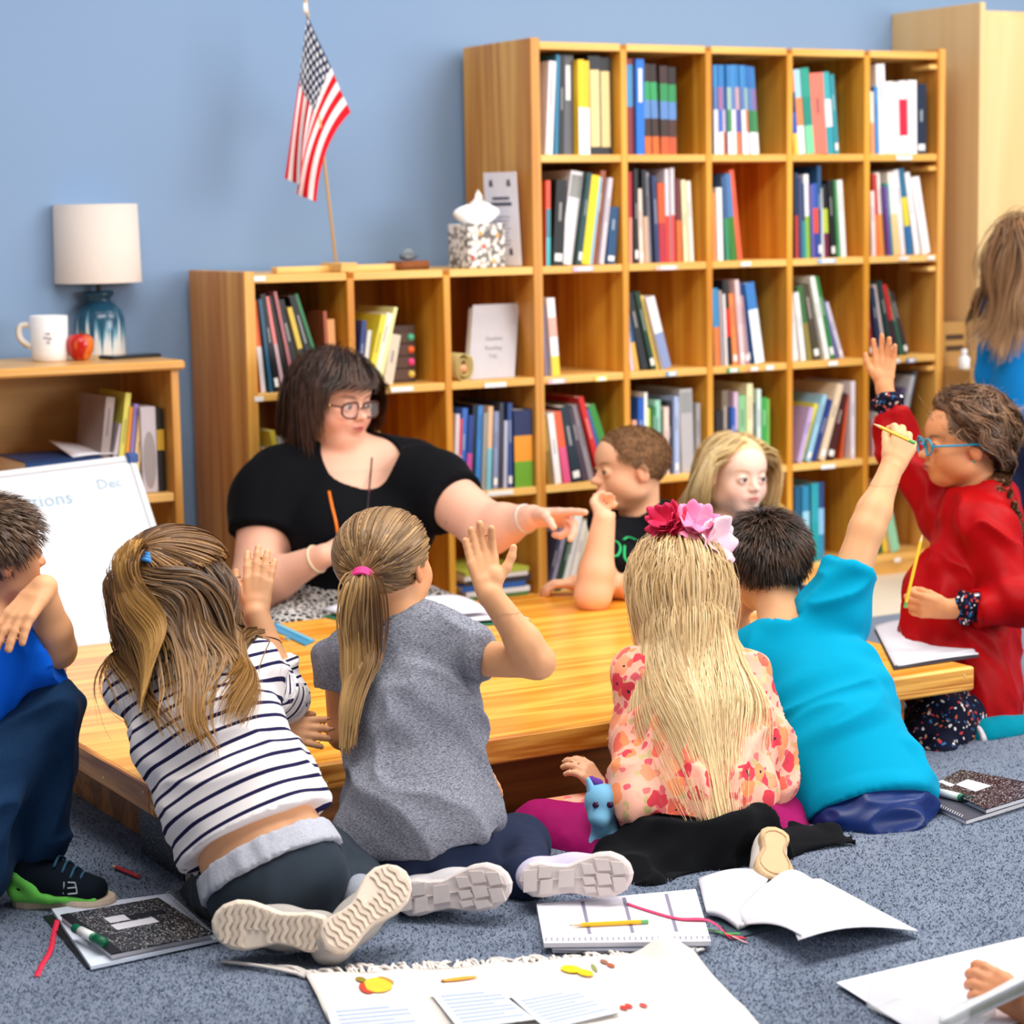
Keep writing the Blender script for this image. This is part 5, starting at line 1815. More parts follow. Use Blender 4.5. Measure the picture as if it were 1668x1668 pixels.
def pencil(label, a, b, col=(240, 190, 40), eraser=None, r=.0036, group='pencils'):
    """sharpened pencil from its tip a to its end b"""
    a, b = np.asarray(a, float), np.asarray(b, float)
    d = unit(b - a)
    o = thing('pencil', label, 'pencil', (a + b) / 2, group)
    m = MB(); m.tube([a + d * .02, b - d * .012], r, 6); m.build('pencil_shaft', mat(col, .4), o)
    m = MB(); m.tube([a + d * .004, a + d * .02], [.0009, r * .98], 8); m.build('wood_tip', mat((228, 196, 150), .7), o)
    m = MB(); m.tube([a, a + d * .005], [.0002, .0011], 6); m.build('lead', mat((50, 50, 54), .5), o)
    m = MB(); m.tube([b - d * .012, b], r * .98, 8); m.build('eraser', mat(eraser or (90, 170, 90), .6), o)
    return o

# ------------------------------------------------------------------ boy at the left edge, blue T-shirt
def left_boy():
    pr = person('boy at the left edge in royal blue T-shirt and dark jeans, chin on hand', P(20, 1420, 3.74))
    sk = (230, 166, 120)
    pel, chest, neck = P(-90, 1330, 3.68), P(-70, 1150, 3.74), P(-35, 1035, 3.80)
    fw = unit(RT * .8 + FH * .45)
    hipd = shd = unit(np.cross(fw, UP))
    hd = Head(P(-14, 905, 3.84), unit(RT * .78 + FH * .62 + UP * .02), unit(UP - RT * .05), .198)
    S = Solid(.015)
    torso(S, pel, chest, neck, hipd, shd, 1.0, sh=.118)
    hd.skull(S)
    S.seg(hd.w(0, -.14, -.2), neck - UP * .01, .045, .05, k=.02)
    shR, elR, wrR = P(-25, 1105, 3.70), P(92, 1058, 3.70), P(70, 958, 3.63)
    arm(S, shR, elR, wrR, (.036, .031, .030, .021))
    hand(S, wrR, P(8, 1030, 3.57) - wrR, RT * .45 + FH * .75 + UP * .1, -RT * .6 + UP * .6, .135, curls=[(.15, .2, .1), (.2, .2, .1), (.25, .2, .1), (.3, .2, .1)], spread=(.12, .03, -.06, -.14), thumb=(.4, .3, .1), rr=1.15)
    shL, elL, wrL = P(-60, 1090, 3.92), P(75, 1085, 3.88), P(38, 975, 3.86)
    arm(S, shL, elL, wrL, (.040, .033, .031, .022))
    hand(S, wrL, UP * .8 + RT * .12 - FH * .1, -RT * .9, FH * .6, .12, curls=[(.35, .4, .3), (.3, .4, .3), (.25, .35, .3), (.2, .35, .3)], rr=1.1)
    hR, kR, aR = P(-70, 1345, 3.62), P(82, 1152, 3.70), P(66, 1395, 3.74)
    hL, kL, aL = P(-90, 1350, 3.75), P(20, 1170, 3.86), P(10, 1380, 3.86)
    for a, b_, c in ((hL, kL, aL), (hR, kR, aR)):
        S.seg(a, b_, .055, .042); S.seg(b_, c, .040, .030)
    skin_mesh(pr, S, .0085, [(hd.c, .155, .0032), (P(45, 985, 3.66), .11, .0032)], lambda v: hd.paint(v, sk, brow=(90, 66, 48), scalp=(78, 58, 44), hairline=lambda p: np.where((p[:, 2] > -.05 + .5 * (p[:, 1] + .1)) & (p[:, 1] < .3), 1, 0)))
    hd.eyes(pr, hd.R[:, 1] - UP * .4, (80, 60, 44))
    T = Solid(.022)
    torso(T, pel, chest, neck, hipd, shd, 1.0, grow=.014, sh=.112, shr=.044)
    T.el(neck + UP * .03, (.058, .058, .04), None, .008, '-')
    sleeve(T, neck, shR, elR, .2, .92, .058, .064, .03)
    sleeve(T, neck, shL, elL, .2, .5, .052, .05, .03)
    cloth(pr, 'shirt', T, .006, (10, 92, 212), cloth_mat('tee', .85, .15, .03, 300, .06), .009, 12, UP + RT * .3, 7, 4, sharp=True, label='royal blue T-shirt')
    J = Solid(.02)
    J.seg(pel + UP * .02, pel - UP * .05, .130, .134, hipd, .108, .112, k=.03)
    for a, b_, c in ((hL, kL, aL), (hR, kR, aR)):
        J.seg(a, b_, .074, .055); J.seg(b_, c, .053, .042, capb=True)
    cloth(pr, 'jeans', J, .006, (26, 52, 84), cloth_mat('denim_blue', .85, .1, .30, 420, .12), .009, 13, RT * .7 + UP * .5, 9, 4, sharp=True, label='dark blue jeans')
    K = Solid(.01); K.seg(aR - UP * .01, aR - UP * .045, .036, .036); K.seg(aL - UP * .01, aL - UP * .045, .036, .036)
    cloth(pr, 'sock', K, .005, (22, 22, 26), cloth_mat('black', .95, .1, .1, 300, .1), 0)
    for hl, to in ((P(22, 1452, 3.74), P(186, 1432, 3.70)), (P(-60, 1415, 3.9), P(60, 1395, 3.86))):
        hl[2] = to[2] = .001
        sh = shoe(pr, hl, to, -UP, .078, (22, 30, 40), (206, 186, 166), 'none', thick=.026, upper_h=.052, label='black and lime green trainer')
        ax = unit(to - hl); sd = unit(np.cross(ax, UP)); L = np.linalg.norm(to - hl)
        g_ = Solid(.01)
        c0 = hl + UP * .028
        for sg in (-1, 1):
            g_.seg(c0 + ax * .018 + sd * sg * .024, c0 + ax * .075 + sd * sg * .028 , .012, .010)
            g_.seg(c0 + ax * .02 + sd * sg * .024 + UP * .03, c0 + ax * .05 + sd * sg * .027 + UP * .012, .012, .012)
            g_.seg(c0 + ax * .075 + sd * sg * .030, c0 + ax * (L * .85) + sd * sg * .026 - UP * .002, .008, .006)
        g_.seg(c0 + ax * .012 - sd * .02 + UP * .01, c0 + ax * .012 + sd * .02 + UP * .01, .014, .014)
        g_.seg(c0 + ax * .012 - sd * .012 + UP * .04, c0 + ax * .012 + sd * .012 + UP * .04, .012, .012)
        v, f = g_.mesh(.004); mesh_obj('heel_panel', v, f, cloth_mat('mesh', .7, .1, .2, 600, .2), sh, True, np.tile(lin((122, 222, 96)), (len(v), 1)))['label'] = 'lime green heel panel'
        lace = MB()
        for k in range(4):
            q = hl + ax * (.085 + .014 * k) + UP * (.088 - .009 * k)
            lace.tube(bez([q - sd * .024 - UP * .008, q + UP * .004, q + sd * .024 - UP * .008], 8), .0026, 6)
        lace.build('laces', mat((40, 90, 120), .7), sh, True)
        # side emblem: slanted strokes of the two letters
        for k, (x0, z0, x1, z1) in enumerate([(.092, .036, .094, .056), (.094, .056, .104, .038), (.104, .038, .106, .058), (.112, .038, .128, .040), (.112, .048, .127, .050), (.113, .058, .125, .058), (.128, .040, .127, .050), (.127, .050, .125, .058)]):
            m = MB(); so = sd * (.0335)
            m.tube([hl + ax * x0 + UP * z0 + so, hl + ax * x1 + UP * z1 + so], .0014, 5); m.build('emblem_stroke', mat((190, 196, 200), .4), sh)
    short_hair(pr, hd, 6000, .026, (112, 84, 62), (62, 44, 32), lambda p: (p[:, 2] > -.12 + .5 * (p[:, 1] + .2)) & (p[:, 1] < .34), lambda p: np.stack([p[:, 0] * .6, (p[:, 1] + .25) * .9, -(.45 - p[:, 2]) * 1.1], 1), 601, .0011, .005, .10, [((0, -.1, -.06), (0, .5, -.86))])


left_boy()

# ------------------------------------------------------------------ girl in the striped shirt
def striped_girl():
    pr = person('girl from behind in navy striped white shirt with long wavy brown hair', P(440, 1440, 3.55))
    sk = (228, 168, 124)
    pel, chest, neck = P(428, 1385, 3.56), P(345, 1195, 3.63), P(312, 1085, 3.70)
    hipd = unit(RT * 1 + UP * .32); shd = unit(RT * 1 + UP * .10 + FH * .2)
    hd = Head(P(291, 957, 3.76), unit(FH * .66 + RT * .72 + UP * .02), unit(UP - RT * .06), .196)
    S = Solid(.015)
    torso(S, pel, chest, neck, hipd, shd, .95, sh=.11)
    hd.skull(S)
    S.seg(hd.w(0, -.14, -.2), neck - UP * .01, .043, .046, k=.02)
    shR, elR, wrR = P(415, 1110, 3.70), P(464, 1138, 3.80), P(418, 1000, 3.80)
    arm(S, shR, elR, wrR, (.034, .029, .028, .021))
    hand(S, wrR, P(424, 905, 3.82) - wrR, C_F + RT * .1, -RT, .120, curls=[(.12, .12, .1), (.08, .1, .08), (.06, .1, .08), (.06, .1, .08)], spread=(.10, .0, -.08, -.15), thumb=(.62, .1, .0), rr=1.12)
    shL, elL, wrL = P(240, 1120, 3.68), P(300, 1230, 3.84), P(440, 1190, 3.78)
    arm(S, shL, elL, wrL, (.034, .029, .028, .021))
    hand(S, wrL, RT * 1 - UP * .05 + FH * .05, -UP * .4 + FH * .8, UP, .115, curls=[(.2, .2, .1)] * 4, thumb=(.5, .2, .1), rr=1.1)
    hL, kL, aL = P(385, 1448, 3.62), P(345, 1468, 3.80), P(425, 1490, 3.54)
    hR, kR, aR = P(500, 1415, 3.60), P(585, 1395, 3.78), P(585, 1450, 3.58)
    for a, b_, c in ((hL, kL, aL), (hR, kR, aR)):
        S.seg(a, b_, .052, .042); S.seg(b_, c, .038, .028)
    skin_mesh(pr, S, .0085, [(hd.c, .155, .0032), (P(424, 950, 3.8), .08, .0028), (P(470, 1190, 3.78), .065, .003)], lambda v: hd.paint(v, sk, scalp=(214, 170, 150), hairline=lambda p: np.where((p[:, 2] > .02) & (p[:, 1] < .2), 1, 0)))
    hd.eyes(pr, hd.R[:, 1])
    T = Solid(.02)
    torso(T, pel, chest, neck, hipd, shd, .95, grow=.013, sh=.104, shr=.034)
    T.seg(pel + (chest - pel) * .15, pel + (chest - pel) * .45, .122, .118, hipd, .10, .096, k=.03)
    ax = unit(chest - pel)
    T.plane(P(395, 1350, 3.5), unit(-ax - RT * .02))
    T.el(neck + UP * .03, (.058, .058, .04), None, .008, '-')
    sleeve(T, neck, shR, elR, .25, 1.0, .044, .041, .02, False)
    T.seg(elR, elR + (wrR - elR) * .42, .041, .036, k=.012, capb=True)
    sleeve(T, neck, shL, elL, .25, 1.0, .044, .038, .02, False)
    T.seg(elL, elL + (wrL - elL) * .6, .040, .034, k=.012, capb=True)
    def stripe(v):
        s_ = (v - pel) @ ax / .0235
        # along the sleeve the stripes follow the arm
        for a, b_ in ((shR, elR), (elR, wrR)):
            d = unit(b_ - a)
            h = np.clip((v - a) @ d, 0, np.linalg.norm(b_ - a))
            dist = np.linalg.norm(v - a - h[:, None] * d, axis=1)
            w = (dist < .047) & (((v - shR) @ RT) > .012)
            s_ = np.where(w, ((v - a) @ d) / .016 + (7 if a is elR else 0), s_)
        s_ = s_ - s_.min() + 1
        return np.stack([s_, s_ * 0, s_ * 0], 1)
    cloth(pr, 'shirt', T, .006, (0, 0, 0), pattern_mat('navy_stripes', 'stripes', (238, 230, 230), (34, 32, 70)), .009, 12, ax * .3 + RT, 3, 4, sharp=True, label='white shirt with thin navy stripes', attr=stripe)
    B_ = Solid(.015)
    wa, wb_ = pel + ax * -.005, pel - ax * .04
    B_.seg(pel + ax * .000, pel - ax * .042, .116, .124, hipd, .094, .102, k=.02, capa=True, capb=True)
    J = Solid(.02)
    J.seg(pel - ax * .040, pel - ax * .06, .116, .116, hipd, .094, .094, k=.03, capa=True)
    for a, b_, c in ((hL, kL, aL), (hR, kR, aR)):
        J.seg(a, b_, .066, .054); J.seg(b_, c, .048, .038)
    cloth(pr, 'trousers', J, .006, (48, 56, 66), cloth_mat('charcoal', .9, .2, .25, 700, .15), .004, 20, V(0, 0, 1), 9, label='charcoal sweatpants')
    B_.plane(pel - ax * .034, -ax) if False else None
    cloth(pr, 'waistband', B_, .005, (178, 180, 192), cloth_mat('rib', .95, .1, .25, 260, .3), .002, 60, ax, 5, label='light grey ribbed waistband')
    for c, d in ((aR, unit(aR - kR)), (aL, unit(aL - kL))):
        K = Solid(.01); K.seg(c - d * .01, c + d * .035, .034, .033)
        cloth(pr, 'sock', K, .005, (150, 154, 166), cloth_mat('rib', .95, .1, .25, 260, .3), 0)
    n = -C_F + UP * .12
    shoe(pr, P(541, 1524, 3.37), P(344, 1502, 3.39), n, .074, (170, 164, 160), (222, 205, 188), 'wave')
    shoe(pr, P(532, 1540, 3.35), P(662, 1418, 3.44), n - RT * .1, .074, (170, 164, 160), (222, 205, 188), 'wave')
    body = Solid(.02); torso(body, pel, chest, neck, hipd, shd, .95, grow=.016, sh=.104, shr=.034); body.seg(neck, hd.c, .045, .045); body.seg(shR, elR, .046, .043); body.seg(hd.w(0, -.22, .05), chest - FH * .02, .065, .08)
    # loose lower hair
    band = P(237, 905, 3.70)
    pz = lambda p: p[:, 2] < .26 + .25 * p[:, 1]
    def flow_r(p, t, loc, lay):
        q = p - hd.c
        lat = q @ RT
        want = .015 + (.10 * np.clip((loc[:, 0] + .1) * 2.5, -.6, .95)) * (1 if t < .65 else .75)
        return np.outer(np.clip((want - lat) * 9, -.9, .9), RT) - np.outer(np.full(len(p), .25), FH)
    long_hair(pr, hd, 3600, .30, (128, 92, 56), (58, 36, 20), lambda p: (p[:, 2] < .25) & (p[:, 1] < .22) & (p[:, 2] > -.2 + .3 * (p[:, 1] + .1)), 611, [body], (.004, .022), .40, 17, .0013, steps=22, tip=(176, 128, 66), pull=flow_r, cap_cut=[((0, .1, -.08), (0, .8, -.6))], lenvar=.4, side=.3, back=.5)
    # upper half pulled into a tie
    rg = np.random.default_rng(61)
    hs = Solid(.02); hd.skull(hs, hair=True)
    n_ = 2400
    loc, roots = scalp_points(hd, n_, rg, lambda p: (p[:, 2] > .17) & (p[:, 1] < .36))
    fcap = lambda p, t, d: (band - p) / (np.linalg.norm(band - p, axis=1)[:, None] + 1e-9)
    path = grow(roots, (roots - hd.c) * .3 + (band - roots), np.linalg.norm(roots - band, axis=1) * 1.1, 12, fcap, Coll(hs), .007 + .006 * rg.random(n_), .35)
    strands('hair_strand', path, .0012, hair_cols(n_, (160, 116, 70), (76, 48, 26), rg, None, None, None, .3), pr, hd.c, seed=2)
    n2 = 1400
    r = .014 * np.sqrt(rg.random(n2)); a = rg.uniform(0, 2 * math.pi, n2)
    roots = band + np.outer(r * np.cos(a), RT) + np.outer(r * np.sin(a), UP)
    fp = lambda p, t, d: np.tile(V(0, 0, -1.0), (n2, 1)) + np.outer(np.cos(a) * r / .014, RT) * (.14 if t < .4 else -.06) + np.outer(np.clip((.006 + .03 * t - (p - band) @ RT) * 14, -.9, .9), RT)
    path = grow(roots, np.tile(-FH * .9 + UP * .1, (n2, 1)) + rg.normal(0, .15, (n2, 3)), .27 * rg.uniform(.7, 1.05, n2), 22, fp, Coll(body, hs), .024 + .014 * rg.random(n2), .6, .28, 15, 4)
    strands('ponytail', path, .0013, hair_cols(n2, (190, 142, 76), (120, 82, 42), rg, 23, None, (200, 150, 80)), pr, hd.c, seed=3)
    ring_tie(pr, band - FH * .020 - UP * .010, -FH * .7 - UP * .7 - RT * .1, .0205, (60, 136, 206), .0042, 3, label='blue hair tie')


striped_girl()

# ------------------------------------------------------------------ girl in the grey T-shirt, seen from behind, hand up
def grey_girl():
    z = 3.72
    pr = person('girl from behind with brown ponytail, pink hair tie and grey T-shirt, hand raised', P(680, 1420, z))
    sk = (224, 162, 116)
    pel, chest, neck = P(690, 1368, 3.74), P(672, 1160, 3.80), P(668, 1030, 3.83)
    hipd = unit(RT * 1 + FH * .1); shd = unit(RT * 1 + FH * .05)
    hd = Head(P(630, 921, 3.84), unit(FH * .82 + RT * .50 + UP * .08), unit(UP * 1 - RT * .10), .192)
    S = Solid(.015)
    torso(S, pel, chest, neck, hipd, shd, .93, sh=.092, shr=.036)
    hd.skull(S)
    S.seg(hd.w(0, -.14, -.2), neck - UP * .01, .043, .046, k=.02)
    shR, elR, wrR = P(748, 1070, 3.80), P(876, 1078, 3.70), P(798, 968, 3.66)
    arm(S, shR, elR, wrR, (.033, .028, .0285, .020))
    hand(S, wrR, P(778, 880, 3.68) - wrR, -C_F + RT * .25 - UP * .1, RT, .122, curls=[(.28, .25, .15), (.12, .2, .12), (.08, .15, .1), (.05, .15, .1)], spread=(.05, .0, -.04, -.07), thumb=(.85, .12, .05), rr=1.15)
    shL, elL, wrL = P(556, 1080, 3.86), P(560, 1195, 3.88), P(760, 1232, 3.86)
    arm(S, shL, elL, wrL, (.032, .027, .027, .020))
    hand(S, wrL, P(806, 1300, 3.85) - wrL, -RT * .2 - UP * .6 + FH * .5, -UP * .6 - RT * .8, .12, curls=[(.5, .3, .2), (.4, .3, .2), (.3, .3, .2), (.25, .3, .2)], thumb=(.5, .2, .05))
    # legs folded under the table edge
    hL, kL, aL = P(650, 1412, 3.80), P(590, 1420, 3.98), P(650, 1455, 3.72)
    hR, kR, aR = P(745, 1408, 3.79), P(845, 1375, 3.93), P(858, 1430, 3.72)
    for a, b_, c in ((hL, kL, aL), (hR, kR, aR)):
        S.seg(a, b_, .06, .046); S.seg(b_, c, .042, .030)
    hand_c = P(785, 915, 3.66); hand_d = P(790, 1265, 3.86)
    skin_mesh(pr, S, .0085, [(hd.c, .155, .0034), (hand_c, .085, .0028), (hand_d, .075, .0030)], lambda v: hd.paint(v, sk, scalp=(150, 112, 70), hairline=lambda p: np.where((p[:, 2] > .02) & (p[:, 1] < .2), 1, 0)))
    hd.eyes(pr, hd.R[:, 1])
    T = Solid(.02)
    torso(T, pel - UP * .0, chest, neck, hipd, shd, .93, grow=.014, sh=.112, shr=.036)
    T.seg(pel + UP * .03, P(680, 1335, 3.735), .126, .132, hipd, .100, .105, k=.03)
    T.plane(P(680, 1378, 3.7), -UP + RT * .14)
    T.el(hd.w(0, -.12, -.56), (.060, .062, .036), hd.R, .008, '-')
    sleeve(T, neck, shR, elR, .25, .38, .046, .043, .02)
    sleeve(T, neck, shL, elL, .25, .34, .050, .050, .02)
    cloth(pr, 'shirt', T, .006, (140, 144, 158), pattern_mat('grey_heather', 'heather', (92, 94, 106), (150, 153, 165)), .011, 11, RT * .75 - UP * .7, 3, 5, sharp=True, label='grey heather T-shirt')
    J = Solid(.02)
    J.seg(pel + UP * .01, pel - UP * .05, .118, .130, hipd, .092, .108, k=.03, capa=True)
    for a, b_, c in ((hL, kL, aL), (hR, kR, aR)):
        J.seg(a, b_, .068, .054); J.seg(b_, c, .050, .040)
    J.plane(pel - UP * 1.0, -UP) if False else None
    cloth(pr, 'jeans', J, .006, (38, 46, 70), cloth_mat('denim', .85, .1, .12, 500, .1), .003, 25, V(0, 0, 1), 9, label='dark navy jeans')
    # shoes, soles to the viewer
    n = -C_F * .9 - UP * .1
    shoe(pr, P(641, 1468, 3.60), P(830, 1440, 3.56), n + UP * .15, .074, (200, 196, 200), (214, 202, 200), 'blocks')
    shoe(pr, P(846, 1436, 3.62), P(1030, 1424, 3.60), n + UP * .1, .072, (196, 188, 214), (214, 202, 200), 'blocks')
    # hair: pulled back into a ponytail
    rg = np.random.default_rng(62)
    hs = Solid(.02); hd.skull(hs, hair=True, grow=.0)
    body = Solid(.02); torso(body, pel, chest, neck, hipd, shd, .93, grow=.016, sh=.112, shr=.036); body.seg(neck, hd.c, .045, .045)
    band = P(591, 938, 3.735)
    coll = Coll(hs)
    cap = Solid(.02); hd.skull(cap, hair=True, grow=.004)
    cap.plane(hd.w(0, .12, -.02), hd.R @ V(0, .75, -.65))
    cloth(pr, 'hair_cap', cap, .007, (128, 94, 58), attr_mat('haircap', .6, .2), 0, label='brown hair close to the head')
    n_ = 3600
    loc, roots = scalp_points(hd, n_, rg, lambda p: (p[:, 1] < .30 + .5 * (p[:, 2] - .3)) & (p[:, 2] > -.16 + .45 * (p[:, 1] + .06)))

    def fcap(p, t, d):
        q = band - p
        return q / (np.linalg.norm(q, axis=1)[:, None] + 1e-9)
    L = np.linalg.norm(roots - band, axis=1) * 1.08
    path = grow(roots, (roots - hd.c) * .3 + (band - roots), L, 12, fcap, coll, .006 + .004 * rg.random(n_), .35)
    strands('hair_strand', path, .0012, hair_cols(n_, (176, 138, 92), (84, 56, 32), rg, None, None, None, .3), pr, hd.c, seed=2)
    n2 = 1700
    r = .013 * np.sqrt(rg.random(n2)); a = rg.uniform(0, 2 * math.pi, n2)
    ctr = hd.c
    roots = band + np.outer(r * np.cos(a), RT) + np.outer(r * np.sin(a), UP)
    tgt = P(575, 1205, 3.70)

    def fp(p, t, d):
        # fall, first bulging then gathering to a tip
        ax = band + (tgt - band) * min(1, t * 1.05)
        side = np.outer((a * 0 + r / .013) * np.cos(a), RT) * (.032 if t < .55 else .02 * (1.3 - t))
        q = (ax + side + V(0, 0, -.05)) - p
        return q / (np.linalg.norm(q, axis=1)[:, None] + 1e-9) * .8 + V(0, 0, -.35)
    L = np.full(n2, .29) * rg.uniform(.72, 1.05, n2)
    path = grow(roots, np.tile(-FH * .9 + UP * .25, (n2, 1)) + rg.normal(0, .25, (n2, 3)), L, 20, fp, Coll(body, hs), .010 + .02 * rg.random(n2), .6, .10, 26, 4)
    strands('ponytail', path, .0013, hair_cols(n2, (190, 148, 94), (92, 60, 34), rg, 21, None, (196, 156, 100)), pr, ctr, seed=3)
    tie = MB(); k = unit(-FH * .8 - UP * .55 - RT * .1); e1 = unit(np.cross(k, UP)); e2 = np.cross(k, e1)
    for dz in (-.005, .0, .005):
        ring = [band + k * (.004 + dz) + .0165 * (math.cos(x) * e1 + math.sin(x) * e2) for x in np.linspace(0, 2 * math.pi, 25)]
        tie.tube(ring, .0034, 8, cap=False)
    o = tie.build('hair_tie', mat((238, 62, 142), .6), pr, True); o['label'] = 'bright pink hair tie'


grey_girl()

# ------------------------------------------------------------------ girl in the floral blouse
def floral_girl():
    pr = person('girl from behind with long blonde hair, flower headband and peach floral blouse', P(1130, 1420, 3.98))
    sk = (232, 176, 138)
    pel, chest, neck = P(1142, 1350, 4.00), P(1138, 1180, 4.07), P(1118, 1075, 4.13)
    hipd, shd = unit(RT + FH * .15), unit(RT + FH * .1)
    hd = Head(P(1106, 957, 4.20), unit(FH * .97 - RT * .15 + UP * .0), unit(UP - RT * .03), .20)
    S = Solid(.015)
    torso(S, pel, chest, neck, hipd, shd, .92, sh=.112)
    hd.skull(S, face=True)
    S.seg(hd.w(0, -.14, -.2), neck - UP * .01, .042, .045, k=.02)
    shL, elL, wrL = P(1040, 1125, 4.10), P(1042, 1290, 4.05), P(985, 1295, 4.12)
    shR, elR, wrR = P(1228, 1120, 4.12), P(1262, 1270, 4.15), P(960, 1330, 4.18)
    arm(S, shL, elL, wrL, (.034, .029, .028, .021)); arm(S, shR, elR, P(1180, 1320, 4.25), (.034, .029, .028, .021))
    S.seg(P(1180, 1320, 4.25), wrR, .028, .021)
    hand(S, wrL, P(960, 1262, 4.12) - wrL, -UP * .2 + FH * .3 - RT * .4, UP * .3 + FH * .7, .115, curls=[(.5, .5, .4)] * 4, rr=1.1)
    hand(S, wrR, -RT - UP * .1, -UP + FH * .2, FH, .115, curls=[(.3, .4, .3)] * 4, rr=1.1)
    hL, kL, aL = P(1080, 1375, 4.02), P(880, 1352, 4.10), P(1010, 1412, 3.95)
    hR, kR, aR = P(1200, 1375, 4.00), P(1290, 1330, 4.22), P(1262, 1395, 4.02)
    for a, b_, c in ((hL, kL, aL), (hR, kR, aR)):
        S.seg(a, b_, .066, .048); S.seg(b_, c, .046, .030)
    skin_mesh(pr, S, .0085, [(hd.c, .155, .0036), (P(975, 1290, 4.12), .06, .003)], lambda v: hd.paint(v, sk, scalp=(226, 190, 150), hairline=lambda p: np.where((p[:, 2] > .02) & (p[:, 1] < .2), 1, 0)))
    hd.eyes(pr, hd.R[:, 1])
    FL = pattern_mat('peach_floral', 'floral')
    T = Solid(.022)
    torso(T, pel, chest, neck, hipd, shd, .92, grow=.014, sh=.106, shr=.036)
    T.seg(P(1150, 1285, 4.02), P(1140, 1200, 4.06), .135, .122, hipd, .105, .092, k=.03)
    T.plane(P(1150, 1312, 4.0), -UP)
    T.el(neck + UP * .035, (.05, .05, .03), None, .008, '-')
    T.seg(shL + (neck - shL) * .2, P(1038, 1200, 4.08), .046, .044, k=.02)
    T.seg(P(1038, 1200, 4.06), P(1038, 1300, 3.98), .042, .052, k=.012)
    T.seg(shR + (neck - shR) * .2, P(1248, 1210, 4.12), .046, .044, k=.02)
    T.seg(P(1248, 1210, 4.12), P(1255, 1270, 4.13), .044, .05, k=.02)
    cloth(pr, 'blouse', T, .006, (0, 0, 0), FL, .009, 14, V(0, 0, 1) + RT * .4, 3, 3, sharp=True, label='peach blouse printed with pink and orange flowers')
    T = Solid(.02)
    T.seg(P(1040, 1318, 4.16), P(895, 1332, 4.10), .042, .036, k=.02)
    T.seg(P(960, 1345, 4.1), P(1010, 1350, 4.08), .030, .03)
    cloth(pr, 'sleeve', T, .005, (0, 0, 0), FL, .006, 30, RT, 4, 3, label='crumpled floral sleeve end')
    K = Solid(.03)
    K.seg(P(1150, 1322, 4.02), P(1150, 1362, 3.99), .116, .150, hipd, .085, .12, k=.03, capa=True)
    K.seg(P(1130, 1375, 3.98), P(1020, 1412, 3.93), .115, .06, UP, .10, .05)
    K.seg(P(1160, 1390, 3.98), P(1225, 1395, 3.96), .10, .055)
    K.seg(P(1230, 1378, 4.0), P(1340, 1362, 4.05), .10, .07, FH, .034, .016)
    K.seg(P(1300, 1366, 4.02), P(1390, 1368, 4.0), .06, .025, FH, .016, .007)
    K.seg(P(1010, 1425, 3.88), P(1050, 1450, 3.80), .06, .03, RT, .03, .014)
    K.seg(P(1120, 1425, 3.88), P(1060, 1456, 3.78), .06, .03, RT, .022, .012)
    K.seg(P(1060, 1420, 3.90), P(1010, 1440, 3.84), .05, .03)
    K.seg(P(1120, 1420, 3.90), P(1200, 1428, 3.90), .06, .03)
    K.plane(V(0, 0, .006), -UP)
    K.plane(P(1150, 1306, 4.0), UP)
    cloth(pr, 'skirt', K, .006, (17, 18, 21), cloth_mat('black', .95, .1, .1, 300, .1), .013, 11, V(0, 0, 1) + RT * .6, 5, 4, sharp=True, label='black jersey skirt spread on the carpet')
    Lg = Solid(.02)
    Lg.seg(hL, kL, .072, .054); Lg.seg(kL, aL, .052, .038); Lg.seg(hR, kR, .07, .05); Lg.seg(kR, aR, .05, .034)
    cloth(pr, 'leggings', Lg, .006, (158, 20, 96), cloth_mat('legging', .6, .2, .04, 200, .05), .003, 30, None, 5, label='magenta leggings')
    shoe(pr, P(1264, 1345, 3.86), P(1262, 1432, 3.76), -C_F + UP * .25 + RT * .1, .066, (226, 214, 206), (206, 172, 132), 'smooth')
    body = Solid(.02); torso(body, pel, chest, neck, hipd, shd, .92, grow=.018, sh=.03, shr=.030, wide=.85); body.seg(neck, hd.c, .045, .045); body.seg(hd.w(0, -.20, .05), chest - FH * .015, .056, .072, hipd, .056, .066)
    def gather(p, t, loc, lay):
        q = p - P(1112, 1000, 4.12)
        lat = q @ RT
        want = loc[:, 0] * .16 * (1.05 if t < .35 else .85) + (.05 * t)
        return np.outer(np.clip((want - lat) * 10, -.8, .8), RT) - np.outer(np.full(len(p), .22), FH)
    long_hair(pr, hd, 6200, .47, (246, 218, 166), (176, 136, 84), lambda p: (p[:, 1] < .30) & (p[:, 2] > -.05 + .4 * (p[:, 1])), 631, [body], (.004, .022), .045, 11, .0010, part=.02, steps=17, tip=(252, 224, 172), root=(196, 160, 110), cap_cut=[((0, .1, -.05), (0, .8, -.6))], stiff=.6, lenvar=.42, side=.32, back=.6, pull=gather)
    # headband with fabric flowers
    rg = np.random.default_rng(8)
    m = MB(); m.tube([hd.w(.375 * math.cos(a) * 1.05, .06, .13 + .385 * math.sin(a) * 1.06) for a in np.linspace(-.3, math.pi + .3, 28)], .005, 8, flat=2.0)
    hb = m.build('headband', mat((244, 226, 230), .7), pr, True)
    def petal(c, n, u, ln, w, col, cup=.3):
        n, u = unit(n), unit(u - (u @ unit(n)) * unit(n)); s_ = np.cross(n, u)
        g = []
        for i in range(7):
            t = i / 6
            g.append([c + u * ln * t + s_ * w * math.sin(math.pi * (t * .8 + .12)) ** .8 * b_ + n * (cup * ln * t * t - .25 * w * b_ * b_) for b_ in (-1, -.5, 0, .5, 1)])
        m = MB(); m.grid(g, .0012); return m
